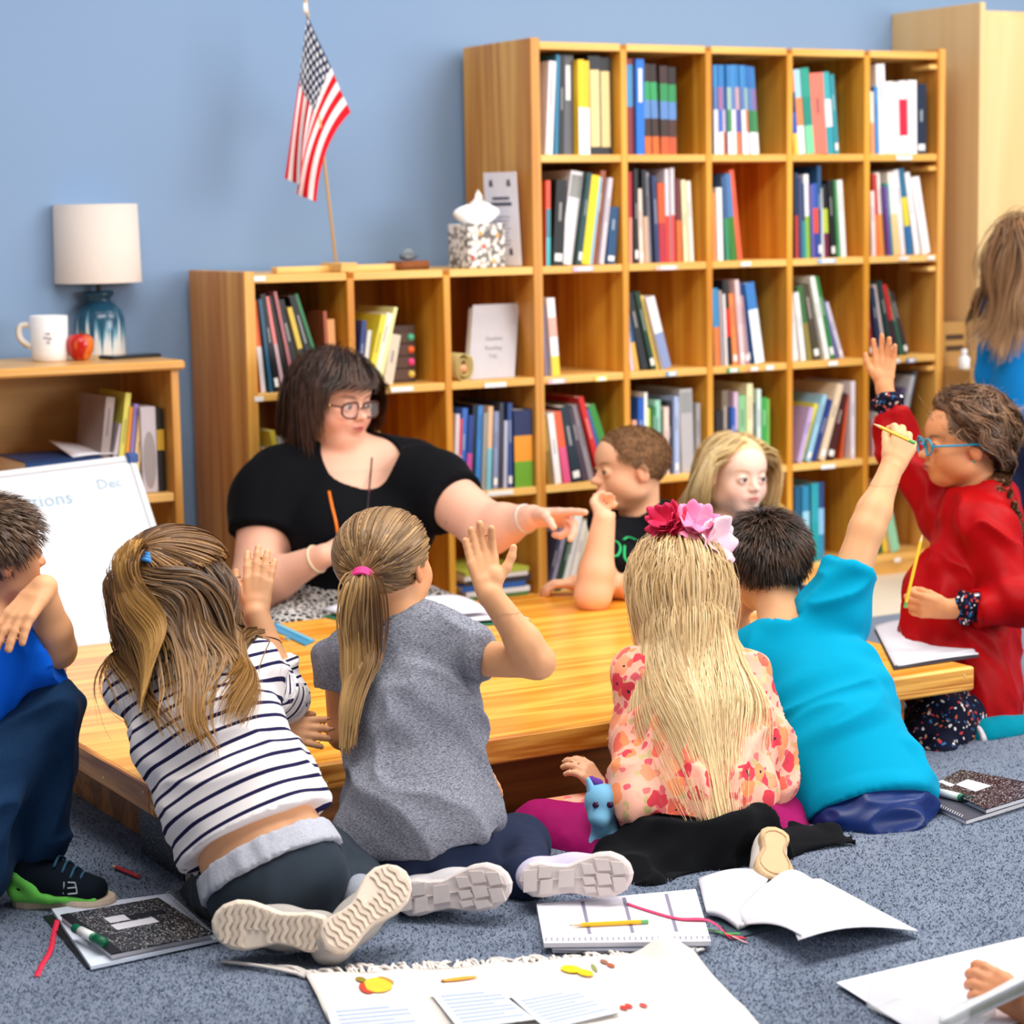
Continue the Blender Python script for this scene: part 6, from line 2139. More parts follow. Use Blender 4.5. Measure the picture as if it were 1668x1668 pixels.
    def flower(c, n, cols, k, ln, w, name, layers):
        n = unit(n); e1 = unit(np.cross(n, UP + RT * .2)); e2 = np.cross(n, e1)
        first = None
        for l in range(layers):
            for i in range(k):
                a = 2 * math.pi * (i + .5 * l) / k + rg.normal(0, .12)
                o = petal(c + n * .003 * l, n, math.cos(a) * e1 + math.sin(a) * e2, ln * (1 - .2 * l) * rg.uniform(.85, 1.1), w, cols, .25 + .45 * l + rg.normal(0, .08)).build('petal', mat(cols[(i + l) % len(cols)], .7), hb, True)
                o['label'] = name
    flower(P(1090, 852, 4.16), UP * .5 - RT * .45 - FH * .55, [(222, 40, 90), (206, 28, 76)], 9, .044, .016, 'crimson fabric petal', 3)
    flower(P(1132, 854, 4.15), UP * .6 + RT * .1 - FH * .55, [(240, 120, 165), (246, 140, 178)], 7, .046, .021, 'pink fabric petal', 2)
    flower(P(1164, 882, 4.15), UP * .25 + RT * .6 - FH * .55, [(250, 208, 220), (248, 198, 214)], 5, .050, .030, 'pale pink fabric petal', 2)
    # small plush toy in her hand
    c = P(981, 1308, 3.98)
    ty = thing('plush_toy', 'small light blue plush animal held against the floral sleeve', 'toy', c - UP * .06, None)
    t_ = Solid(.012)
    t_.el(c + UP * .0031, (.03255, .03255, .03255)); t_.el(c - UP * .0217 - FH * .0217 - RT * .0062, (.02015, .0217, .01705)); t_.seg(c - UP * .0248, c - UP * .0744 + RT * .0093, .0217, .02945)
    t_.el(c + RT * .0186 - UP * .0682 - FH * .0155, (.0155, .0186, .0155)); t_.el(c - RT * .0186 - UP * .0744 - FH * .0124, (.0155, .0186, .0155))
    v, f = t_.mesh(.00465); mesh_obj('plush_body', v, f, cloth_mat('plush', .95, .4, .0775, 400, .2), ty, True, np.tile(lin((120, 178, 212)), (len(v), 1)))
    for sg in (-1, 1):
        t_ = Solid(.0062); t_.seg(c + RT * sg * .0186 + UP * .0217, c + RT * sg * .0248 + UP * .0434, .0093, .00465)
        v, f = t_.mesh(.0031); mesh_obj('plush_ear', v, f, cloth_mat('plush', .95, .4, .0775, 400, .2), ty, True, np.tile(lin((128, 186, 218)), (len(v), 1)))
        m = MB(); m.lathe([(0, .0031), (.005425, .00186), (.00651, 0)], c + RT * sg * .0124 - FH * .03023 + UP * .00465, 10, -FH); m.build('plush_eye', mat((60, 24, 60), .2), ty, True)
    t_ = Solid(.0062)
    for k in range(5):
        t_.seg(c + UP * (.0341 - .0062 * k) + FH * (.0062 + .0062 * k) - RT * .0062, c + UP * (.0403 - .01085 * k) + FH * (.0155 + .00775 * k) - RT * (.0186), .0093, .0062)
    v, f = t_.mesh(.003875); mesh_obj('plush_mane', v, f, cloth_mat('plush', .95, .4, .0775, 400, .2), ty, True, np.tile(lin((104, 62, 150)), (len(v), 1)))


floral_girl()

# ------------------------------------------------------------------ boy in the turquoise T-shirt
def cyan_boy():
    pr = person('boy from behind in turquoise T-shirt raising a hand with a pencil', P(1400, 1350, 4.2))
    sk = (230, 170, 122)
    pel, chest, neck = P(1402, 1305, 4.20), P(1338, 1135, 4.33), P(1282, 1030, 4.42)
    hipd, shd = unit(RT + UP * .25 + FH * .1), unit(RT * 1 + UP * .35 + FH * .15)
    hd = Head(P(1246, 918, 4.50), unit(FH * .93 - RT * .22 - UP * .2), unit(UP + RT * .0 + FH * .1), .197)
    S = Solid(.015)
    torso(S, pel, chest, neck, hipd, shd, 1.0, sh=.115)
    hd.skull(S)
    S.seg(hd.w(0.02, -.14, -.2), neck - UP * .01, .043, .050, k=.025)
    shR, elR, wrR = P(1368, 990, 4.40), P(1412, 862, 4.42), P(1451, 765, 4.46)
    arm(S, shR, elR, wrR, (.042, .034, .033, .023))
    hand(S, wrR, P(1468, 715, 4.48) - wrR + RT * .01, C_F * .9 - RT * .4, -RT + UP * .1, .138, curls=[(.75, 1.0, .7), (.7, 1.0, .7), (.65, 1.0, .7), (.6, 1.0, .7)], spread=(.22, .08, -.1, -.28), thumb=(.25, .55, .25), rr=1.2)
    shL, elL, wrL = P(1215, 1075, 4.45), P(1190, 1120, 4.62), P(1205, 1010, 4.60)
    arm(S, shL, elL, wrL, (.040, .032, .031, .022))
    hand(S, wrL, UP + RT * .1, RT * .6 + FH * .3, -FH * .4 + RT * .2, .11, curls=[(.6, .6, .4)] * 4, rr=1.1)
    hL, kL, aL = P(1345, 1330, 4.22), P(1290, 1330, 4.45), P(1330, 1345, 4.30)
    hR, kR, aR = P(1460, 1315, 4.20), P(1430, 1290, 4.55), P(1440, 1320, 4.35)
    for a, b_, c in ((hL, kL, aL), (hR, kR, aR)):
        S.seg(a, b_, .056, .045); S.seg(b_, c, .045, .034)
    skin_mesh(pr, S, .0085, [(hd.c, .155, .0034), (P(1462, 725, 4.47), .075, .003)], lambda v: hd.paint(v, sk, scalp=(64, 44, 34), hairline=lambda p: np.where((p[:, 2] > -.06 + .35 * (p[:, 1] + .2)) & (p[:, 1] < .3), 1, 0)))
    hd.eyes(pr, hd.R[:, 1])
    T = Solid(.022)
    torso(T, pel, chest, neck, hipd, shd, 1.0, grow=.014, sh=.110, shr=.042)
    ax = unit(chest - pel)
    T.seg(pel - ax * .0, pel + ax * .12, .136, .130, hipd, .112, .105, k=.03)
    T.plane(pel - ax * .035 , unit(-ax + RT * .0))
    T.el(neck + UP * .034 - RT * .004, (.058, .06, .042), None, .008, '-')
    sleeve(T, neck, shR, elR, .2, .50, .056, .055, .03)
    sleeve(T, neck, shL, elL, .3, .9, .050, .046, .03)
    cloth(pr, 'shirt', T, .006, (0, 148, 186), cloth_mat('tee', .85, .15, .03, 300, .06), .010, 11, RT + UP * .45, 7, 3.5, sharp=True, label='turquoise T-shirt')
    J = Solid(.02)
    J.seg(pel - ax * .025, pel - ax * .055, .116, .120, hipd, .094, .098, k=.03, capa=True)
    for a, b_ in ((hL, kL), (hR, kR)):
        J.seg(a, b_, .070, .060)
    J.plane(V(0, 0, .003), -UP)
    cloth(pr, 'shorts', J, .006, (8, 40, 104), cloth_mat('satin', .4, 0, .03, 200, .03, .35), .010, 15, RT + FH * .3, 9, 4, sharp=True, label='shiny navy shorts')
    short_hair(pr, hd, 7500, .032, (84, 60, 44), (34, 23, 18), lambda p: (p[:, 2] > -.16 + .55 * (p[:, 1] + .3)) & (p[:, 1] < .34) & ~((np.abs(p[:, 0]) > .29) & (p[:, 2] < .04) & (p[:, 1] > -.14)), lambda p: np.stack([(p[:, 0] + .03) * 1.6, (p[:, 1] + .12) * 1.3, -(.5 - p[:, 2]) * 1.0], 1) + .02, 641, .0011, .006, .10, [((0, -.30, -.13), (0, .45, -.9))])
    pencil('yellow pencil in the raised hand of the boy in turquoise', P(1420, 689, 4.44), P(1490, 722, 4.40), (238, 186, 40))


cyan_boy()

# ------------------------------------------------------------------ girl in the red velvet hoodie
def red_girl():
    pr = person('girl in red velvet hoodie and blue glasses kneeling with a raised hand', P(1560, 1220, 4.95))
    sk = (218, 148, 100)
    pel, chest, neck = P(1572, 1125, 4.98), P(1578, 925, 5.0), P(1592, 815, 5.0)
    fw = unit(-RT * .98 + FH * .1)
    sd = unit(np.cross(fw, UP))              # her right, away from us
    hd = Head(P(1568, 722, 5.0), unit(-RT * .97 - FH * .12 - UP * .0), unit(UP + RT * .02), .202)
    S = Solid(.015)
    torso(S, pel, chest, neck, sd, sd, .92, sh=.112)
    hd.skull(S)
    S.seg(hd.w(0, -.14, -.2), neck - UP * .01, .042, .045, k=.02)
    shR, elR, wrR = P(1535, 850, 5.12), P(1468, 740, 5.20), P(1440, 630, 5.22)
    arm(S, shR, elR, wrR, (.036, .030, .029, .021))
    hand(S, wrR, P(1442, 545, 5.24) - wrR, -FH * .9 - RT * .35, -RT + FH * .1, .125, curls=[(.06, .1, .08), (.12, .1, .08), (.2, .15, .1), (.25, .2, .1)], spread=(.12, -.02, -.12, -.2), thumb=(.62, .1, .05), rr=1.1)
    shL, elL, wrL = P(1610, 870, 4.88), P(1660, 985, 4.80), P(1543, 992, 4.80)
    arm(S, shL, elL, wrL, (.036, .030, .029, .021))
    hand(S, wrL, P(1480, 984, 4.78) - wrL, FH * .8 + UP * .1, UP * .9 - FH * .3, .120, curls=[(.55, .9, .6), (.6, .9, .6), (.6, .9, .6), (.6, .9, .6)], spread=(.1, .02, -.08, -.16), thumb=(.35, .35, .2), rr=1.2)
    hL, kL, aL = P(1580, 1145, 4.92), P(1510, 1208, 4.80), P(1588, 1202, 4.80)
    hR, kR, aR = P(1580, 1145, 5.05), P(1500, 1190, 5.1), P(1600, 1180, 5.08)
    for a, b_, c in ((hL, kL, aL), (hR, kR, aR)):
        S.seg(a, b_, .066, .048); S.seg(b_, c, .044, .030)
    skin_mesh(pr, S, .0085, [(hd.c, .155, .0030), (P(1442, 560, 5.23), .08, .003), (P(1500, 990, 4.8), .075, .003)], lambda v: hd.paint(v, sk, brow=(84, 60, 44), lips=(176, 90, 84), scalp=(96, 66, 46), hairline=lambda p: np.where((p[:, 2] > .0 + .55 * (p[:, 1] - .0)) & (p[:, 1] < .26), 1, 0)))
    hd.eyes(pr, hd.R[:, 1], (70, 46, 34))
    VEL = attr_mat('red_velvet', .5, .10, 0, 0, .16, 40, .05)
    T = Solid(.022)
    torso(T, pel, chest, neck, sd, sd, .92, grow=.020, sh=.106, shr=.042)
    T.seg(P(1560, 980, 4.98), P(1560, 1110, 4.97), .135, .150, sd, .118, .130, k=.04)
    T.seg(P(1560, 1110, 4.97), P(1575, 1170, 4.96), .150, .140, sd, .120, .105, k=.04)
    T.plane(P(1570, 1168, 4.97), -UP + fw * .3)
    T.el(neck + UP * .045 + fw * .01, (.056, .056, .042), None, .008, '-')
    sleeve(T, neck, shR, elR, .15, 1.0, .052, .046, .03, False); T.seg(elR, elR + (wrR - elR) * .62, .046, .040, k=.02, capb=True)
    sleeve(T, neck, shL, elL, .15, 1.0, .054, .052, .03, False); T.seg(elL, elL + (wrL - elL) * .58, .052, .040, k=.02, capb=True)
    T.seg(neck - fw * .04 + UP * .005 - sd * .05, neck - fw * .055 + UP * .0 + sd * .05, .034, .034, k=.02)      # hood lying on the back
    T.seg(neck - fw * .05, neck - fw * .075 - UP * .05, .045, .03, k=.02)
    cloth(pr, 'hoodie', T, .006, (164, 2, 8), VEL, .011, 12, UP - RT * .6, 5, 4, sharp=True, label='red crushed velvet hoodie dress')
    DT = pattern_mat('confetti_floral', 'floral', 'dots')
    K = Solid(.03)
    K.seg(P(1565, 1150, 4.90), P(1530, 1190, 4.84), .120, .115, sd, .085, .08)
    K.seg(P(1535, 1175, 4.80), P(1518, 1215, 4.76), .09, .09, sd, .07, .05)
    K.seg(P(1500, 1205, 4.74), P(1540, 1226, 4.70), .035, .022)
    K.plane(V(0, 0, .004), -UP)
    cloth(pr, 'skirt', K, .006, (0, 0, 0), DT, .008, 18, UP, 5, 3, label='black skirt with tiny multicoloured print')
    for a, b_, fr in ((elR, wrR, .62), (elL, wrL, .60)):
        c0 = a + (b_ - a) * fr; d = unit(b_ - a)
        C_ = Solid(.006)
        e1 = unit(np.cross(d, UP + RT * .3)); e2 = np.cross(d, e1)
        C_.seg(c0 - d * .01, c0 + d * .030, .031, .027)
        for k in range(9):
            an = 2 * math.pi * k / 9
            C_.el(c0 + d * (.020 + .008 * (k % 2)) + (math.cos(an) * e1 + math.sin(an) * e2) * .030, (.011, .011, .011))
        cloth(pr, 'cuff', C_, .003, (0, 0, 0), DT, .002, 60, d, k, label='ruffled dark floral cuff')
    # feet in socks
    for k, (a, t0, t1) in enumerate(((aL, P(1600, 1200, 4.80), P(1700, 1180, 4.88)), (aR, P(1610, 1185, 5.05), P(1700, 1175, 5.1)))):
        F_ = Solid(.015); F_.seg(t0 + UP * .005, t1, .034, .026, k=.02); F_.seg(t0, t0 + (t1 - t0) * .35, .034, .036)
        F_.plane(V(0, 0, .003), -UP)
        cloth(pr, 'sock', F_, .005, (0, 128, 150), cloth_mat('teal_sock', .9, .2, .05, 300, .1), .001, 40, label='teal sock')
        F_ = Solid(.01); F_.seg(t0 - (t1 - t0) * .16, t0 + (t1 - t0) * .06, .034, .036, capa=True, capb=True)
        F_.plane(V(0, 0, .003), -UP)
        cloth(pr, 'sock_cuff', F_, .005, (224, 216, 222), cloth_mat('rib', .95, .1, .25, 260, .3), 0)
    # glasses
    GL = mat((24, 150, 184), .25, .5, .02)
    gl = None
    for sg in (-1, 1):
        c = hd.w(sg * .15, .455, -.015)
        ring = [c + hd.R @ (V(math.cos(a) * .115, -.02 * abs(math.cos(a)) * 1.2, math.sin(a) * .088) * hd.h) for a in np.linspace(0, 2 * math.pi, 29)]
        m = MB(); m.tube(ring, .0026, 6, cap=False)
        if gl is None:
            gl = m.build('glasses', GL, pr, True); gl['label'] = 'bright blue glasses'
        else:
            m.build('rim', GL, gl, True)
        m = MB(); m.tube(bez([hd.w(sg * .265, .445, .0), hd.w(sg * .36, .33, .015), hd.w(sg * .385, .1, .02), hd.w(sg * .39, -.06, .02), hd.w(sg * .38, -.12, -.05)], 16), .0026, 6); m.build('temple', GL, gl, True)
    m = MB(); m.tube([hd.w(-.04, .455, .0), hd.w(0, .475, .012), hd.w(.04, .455, .0)], .0024, 6); m.build('bridge', GL, gl, True)
    m = MB(); m.lathe([(0, .002), (.003, .001), (.0034, -.001)], hd.w(-.41, .0, -.16), 8, -FH); m.build('earring', mat((20, 120, 90), .2), pr, True)
    # frizzy hair drawn back into a braid
    rg = np.random.default_rng(65)
    cap = Solid(.02); hd.skull(cap, hair=True, grow=.010)
    cap.plane(hd.w(0, -.02, .07), hd.R @ V(0, .72, -.70))
    cloth(pr, 'hair_cap', cap, .007, (92, 64, 46), attr_mat('haircap', .7, .15), .003, 60)
    hs = Solid(.02); hd.skull(hs, hair=True)
    n_ = 4200
    loc, roots = scalp_points(hd, n_, rg, lambda p: (p[:, 1] < .32 + .3 * (p[:, 2] - .3)) & (p[:, 2] > .05 + .9 * (p[:, 1] + .12)) & ((p[:, 1] < -.14) | (p[:, 2] > .1)))
    band = hd.w(-.10, -.46, -.30)
    fc = lambda p, t, d: (band - p) / (np.linalg.norm(band - p, axis=1)[:, None] + 1e-9)
    path = grow(roots, (roots - hd.c) * .8 + (band - roots), np.linalg.norm(roots - band, axis=1) * 1.0, 11, fc, Coll(hs), .010 + .026 * rg.random(n_), .45, .85, 55, 3)
    strands('hair_strand', path, .0010, hair_cols(n_, (150, 108, 76), (66, 44, 32), rg, None, None, None, .3), pr, hd.c, seed=2)
    n3 = 700
    loc, roots = scalp_points(hd, n3, rg, lambda p: (p[:, 1] < .34) & (p[:, 2] > .1))
    path = grow(roots, roots - hd.c - hd.R[:, 1] * .05 + rg.normal(0, .05, (n3, 3)), .05 * rg.uniform(.5, 1.2, n3), 8, lambda p, t, d: np.tile(-hd.R[:, 1] * .6, (n3, 1)), None, 0, .75, .9, 70, 9)
    strands('hair_wisp', path, .0006, hair_cols(n3, (190, 150, 110), (120, 84, 60), rg), pr, hd.c, seed=5)
    # the braid
    bp = bez([band, P(1632, 790, 4.93), P(1648, 840, 4.92), P(1655, 872, 4.92)], 30)
    for s_ in range(3):
        n4 = 160
        ph = 2 * math.pi * s_ / 3
        pth = []
        t = np.linspace(0, 1, len(bp))
        oa, ob = .012 * np.cos(ph + t * 16), .006 * np.sin(2 * (ph + t * 16))
        cl = bp + np.outer(oa, RT) - np.outer(ob, FH)
        rr = .010 * np.sqrt(rg.random(n4)); aa = rg.uniform(0, 2 * math.pi, n4)
        path = cl[None] + (rr * np.cos(aa))[:, None, None] * RT + (rr * np.sin(aa))[:, None, None] * FH + rg.normal(0, .0012, (n4, len(bp), 3))
        strands('braid_strand', path, .0014, hair_cols(n4, (150, 108, 76), (76, 50, 36), rg, None, None, None, .3), pr, hd.c, seed=s_)
    ring_tie(pr, bp[-4], bp[-1] - bp[-6], .011, (20, 120, 110), .003, 2)
    # her pencil and the one in the raised hand are top-level things
    pencil('upright yellow pencil held by the girl in red', P(1503, 868, 4.75), P(1474, 990, 4.73), (240, 196, 50))


red_girl()

# ------------------------------------------------------------------ boy in the black hoodie, chin on his hand
def chin_boy():
    pr = person('boy with buzz cut in black hooded top resting his chin on one hand', P(1050, 1000, 5.85))
    sk = (244, 188, 150)
    pel, chest, neck = P(1062, 1010, 5.92), P(1050, 915, 5.88), P(1044, 842, 5.86)
    fw = unit(-RT * .65 - FH * .75)
    sd = unit(np.cross(fw, UP))
    hd = Head(P(1026, 763, 5.82), unit(-RT * .93 - FH * .30 - UP * .04), unit(UP - RT * .12), .217)
    S = Solid(.015)
    torso(S, pel, chest, neck, sd, sd, .95, sh=.118)
    hd.skull(S)
    S.seg(hd.w(0, -.14, -.2), neck - UP * .01, .045, .05, k=.02)
    elR = PZ(966, 968, TZ + .035); shR = P(1006, 888, 5.78); wrR = P(984, 846, elR @ C_F - CAM @ C_F)
    arm(S, shR, elR, wrR, (.042, .044, .042, .028))
    hand(S, wrR, P(948, 790, 5.64) - wrR, RT * .75 + UP * .45 + FH * .1, FH * .6 + RT * .3, .148, curls=[(.6, 1.0, .7), (.6, 1.0, .7), (.55, 1.0, .7), (.5, 1.0, .7)], spread=(.03, 0, -.02, -.04), thumb=(.5, .3, .1), rr=1.2)
    shL = P(1086, 890, 5.90); elL = PZ(1030, 955, TZ + .035); wrL = PZ(938, 950, TZ + .03)
    arm(S, shL, elL, wrL, (.040, .034, .032, .023))
    hand(S, wrL, -RT - FH * .1, -UP, FH, .115, curls=[(.5, .7, .5)] * 4, thumb=(.4, .2, .1), rr=1.2)
    hR, kR = P(1070, 1015, 5.85), PZ(1010, 1000, .08)
    S.seg(pel, pel + RT * .25 + FH * .1 - UP * .0, .07, .05); S.seg(pel, pel - RT * .2 + FH * .15, .07, .05)
    skin_mesh(pr, S, .0085, [(hd.c, .16, .0030), (P(965, 815, 5.68), .07, .003)], lambda v: hd.paint(v, sk, brow=(150, 110, 78), lips=(214, 110, 106), scalp=(150, 108, 74), hairline=lambda p: np.where((p[:, 2] > .02 + .62 * (p[:, 1] - .02)) & (p[:, 1] < .25), .85, 0)))
    hd.eyes(pr, hd.R[:, 1] - UP * .05, (44, 52, 60))
    T = Solid(.022)
    torso(T, pel, chest, neck, sd, sd, .95, grow=.016, sh=.112, shr=.046)
    T.el(neck + UP * .035 + fw * .02, (.056, .056, .05), None, .008, '-')
    sleeve(T, neck, shR, elR, .2, .62, .056, .056, .03)
    sleeve(T, neck, shL, elL, .2, 1.0, .056, .058, .03)
    T.seg(neck - fw * .05 - sd * .05 + UP * .01, neck - fw * .05 + sd * .05 + UP * .01, .036, .036, k=.02)
    T.seg(neck + sd * .055 + UP * .0, chest + fw * .09 + UP * .03, .026, .014, k=.015)
    T.seg(neck - sd * .055 + UP * .0, chest + fw * .09 + UP * .03, .026, .014, k=.015)
    cloth(pr, 'hoodie', T, .006, (20, 21, 24), cloth_mat('black', .95, .1, .1, 300, .1), .005, 15, UP, 5, 3, label='black hooded top')
    GR = mat((50, 200, 120), .6, .3, .02)
    fc = P(1030, 920, 5.72)
    for k, pts in enumerate([[(-24, -14), (-14, -22), (0, -20), (6, -10), (0, 2), (-16, 4), (-26, 14), (-20, 28), (-4, 30)], [(12, -24), (22, -28), (36, -24)], [(14, -14), (14, 4), (20, 12)], [(-34, -8), (-30, 2), (-34, 14)]]):
        m = MB(); q = [on_solid([T], 1006 + x * .8, 903 + y, 5.5, 6.0, .005) for x, y in pts]
        m.tube(bez(q, 18), .0035, 6, flat=.6); m.build('printed_graphic', GR, pr, True)['label'] = 'bright green print on the chest'
    short_hair(pr, hd, 6500, .008, (170, 126, 88), (112, 80, 54), lambda p: (p[:, 2] > .02 + .55 * (p[:, 1])) & (p[:, 1] < .24) & (p[:, 2] > -.14), lambda p: np.stack([p[:, 0] * .3, p[:, 1] * 0 + .2, p[:, 2] * 0 - .3], 1), 661, .0010, .0025, .9, [((0, .16, .12), (0, .80, -.60)), ((0, -.2, -.14), (0, .2, -.98))], steps=2, thickn=.004)


chin_boy()

# ------------------------------------------------------------------ blonde girl facing us
def blonde_girl():
    pr = person('blonde girl facing the camera behind the table, looking to the right', P(1190, 960, 6.0))
    sk = (248, 208, 188)
    pel, chest, neck = P(1205, 985, 6.05), P(1200, 910, 6.02), P(1186, 852, 6.02)
    fw = unit(-FH * .92 + RT * .30)
    sd = unit(np.cross(fw, UP))
    hd = Head(P(1198, 775, 5.98), unit(-FH * .86 + RT * .50 - UP * .02), unit(UP + RT * .05), .212)
    S = Solid(.015)
    torso(S, pel, chest, neck, sd, sd, .95, sh=.118)
    hd.skull(S)
    S.seg(hd.w(0, -.10, -.2), neck - UP * .01, .042, .046, k=.02)
    for sg in (-1, 1):
        s0 = neck + sd * sg * .115 - UP * .03; e0 = s0 + fw * .06 - UP * .16 + sd * sg * .03; w0 = e0 + fw * .16 + UP * .01 - sd * sg * .06
        arm(S, s0, e0, w0, (.036, .031, .030, .021))
        hand(S, w0, fw * .9 - sd * sg * .4, -UP, -sd * sg, .12, rr=1.1)
        S.seg(pel + sd * sg * .06, pel + sd * sg * .16 + fw * .2, .07, .05); S.seg(pel + sd * sg * .16 + fw * .2, pel - sd * sg * .05 + fw * .16, .046, .035)
    skin_mesh(pr, S, .0085, [(hd.c, .165, .0028)], lambda v: hd.paint(v, sk, brow=(206, 160, 116), lips=(216, 130, 122), blush=.45))
    hd.eyes(pr, unit(hd.R[:, 1] + RT * .35), (48, 58, 70))
    T = Solid(.022)
    torso(T, pel, chest, neck, sd, sd, .95, grow=.014, sh=.112, shr=.042)
    T.el(neck + UP * .03 + fw * .01, (.056, .056, .045), None, .008, '-')
    for sg in (-1, 1):
        s0 = neck + sd * sg * .115 - UP * .03; e0 = s0 + fw * .06 - UP * .16 + sd * sg * .03
        T.seg(s0, e0, .052, .044, k=.03); T.seg(e0, e0 + fw * .12 - sd * sg * .05, .042, .034, k=.02)
    cloth(pr, 'shirt', T, .006, (64, 122, 150), cloth_mat('tee', .85, .15, .03, 300, .06), .004, 16, UP, 5, 3, label='blue-grey top')
    J = Solid(.02)
    for sg in (-1, 1):
        J.seg(pel + sd * sg * .06, pel + sd * sg * .16 + fw * .2, .078, .058); J.seg(pel + sd * sg * .16 + fw * .2, pel - sd * sg * .05 + fw * .16, .054, .042)
    cloth(pr, 'leggings', J, .007, (40, 46, 66), cloth_mat('denim', .85, .1, .12, 500, .1), 0)
    body = Solid(.02); torso(body, pel, chest, neck, sd, sd, .95, grow=.016, sh=.112, shr=.042); body.seg(neck, hd.c - UP * .05, .045, .05)
    face = Solid(.02); hd.skull(face, face=False)

    def frame(p, t, loc, lay):
        q = ((p - hd.c) @ hd.R) / hd.h
        sg = np.sign(loc[:, 0] + .05)
        f = np.zeros_like(p)
        front = (q[:, 1] > .0) & (np.abs(q[:, 0]) < .43) & (q[:, 2] < .42)
        f += np.outer(sg * front * 2.2, hd.R[:, 0]) - np.outer(front * .6, hd.R[:, 1])
        want = sg * (.42 + .16 * lay + (.10 if t > .6 else 0))
        f += np.outer(np.clip((want - q[:, 0]) * 1.6, -.6, .6) * (np.abs(loc[:, 0]) > .1), hd.R[:, 0]) * (t > .2)
        return f
    long_hair(pr, hd, 4000, .32, (255, 238, 190), (236, 204, 142), lambda p: (p[:, 1] < .27) & (p[:, 2] > .1 + .9 * p[:, 1] - .12), 671, [body, face], (.004, .022), .26, 13, .0014, part=-.05, steps=16, tip=(255, 236, 184), root=(232, 200, 146), cap_cut=[((0, .13, .14), (0, .82, -.57))], stiff=.5, lenvar=.25, side=1.3, back=.25, pull=frame, capgrow=.006)


blonde_girl()

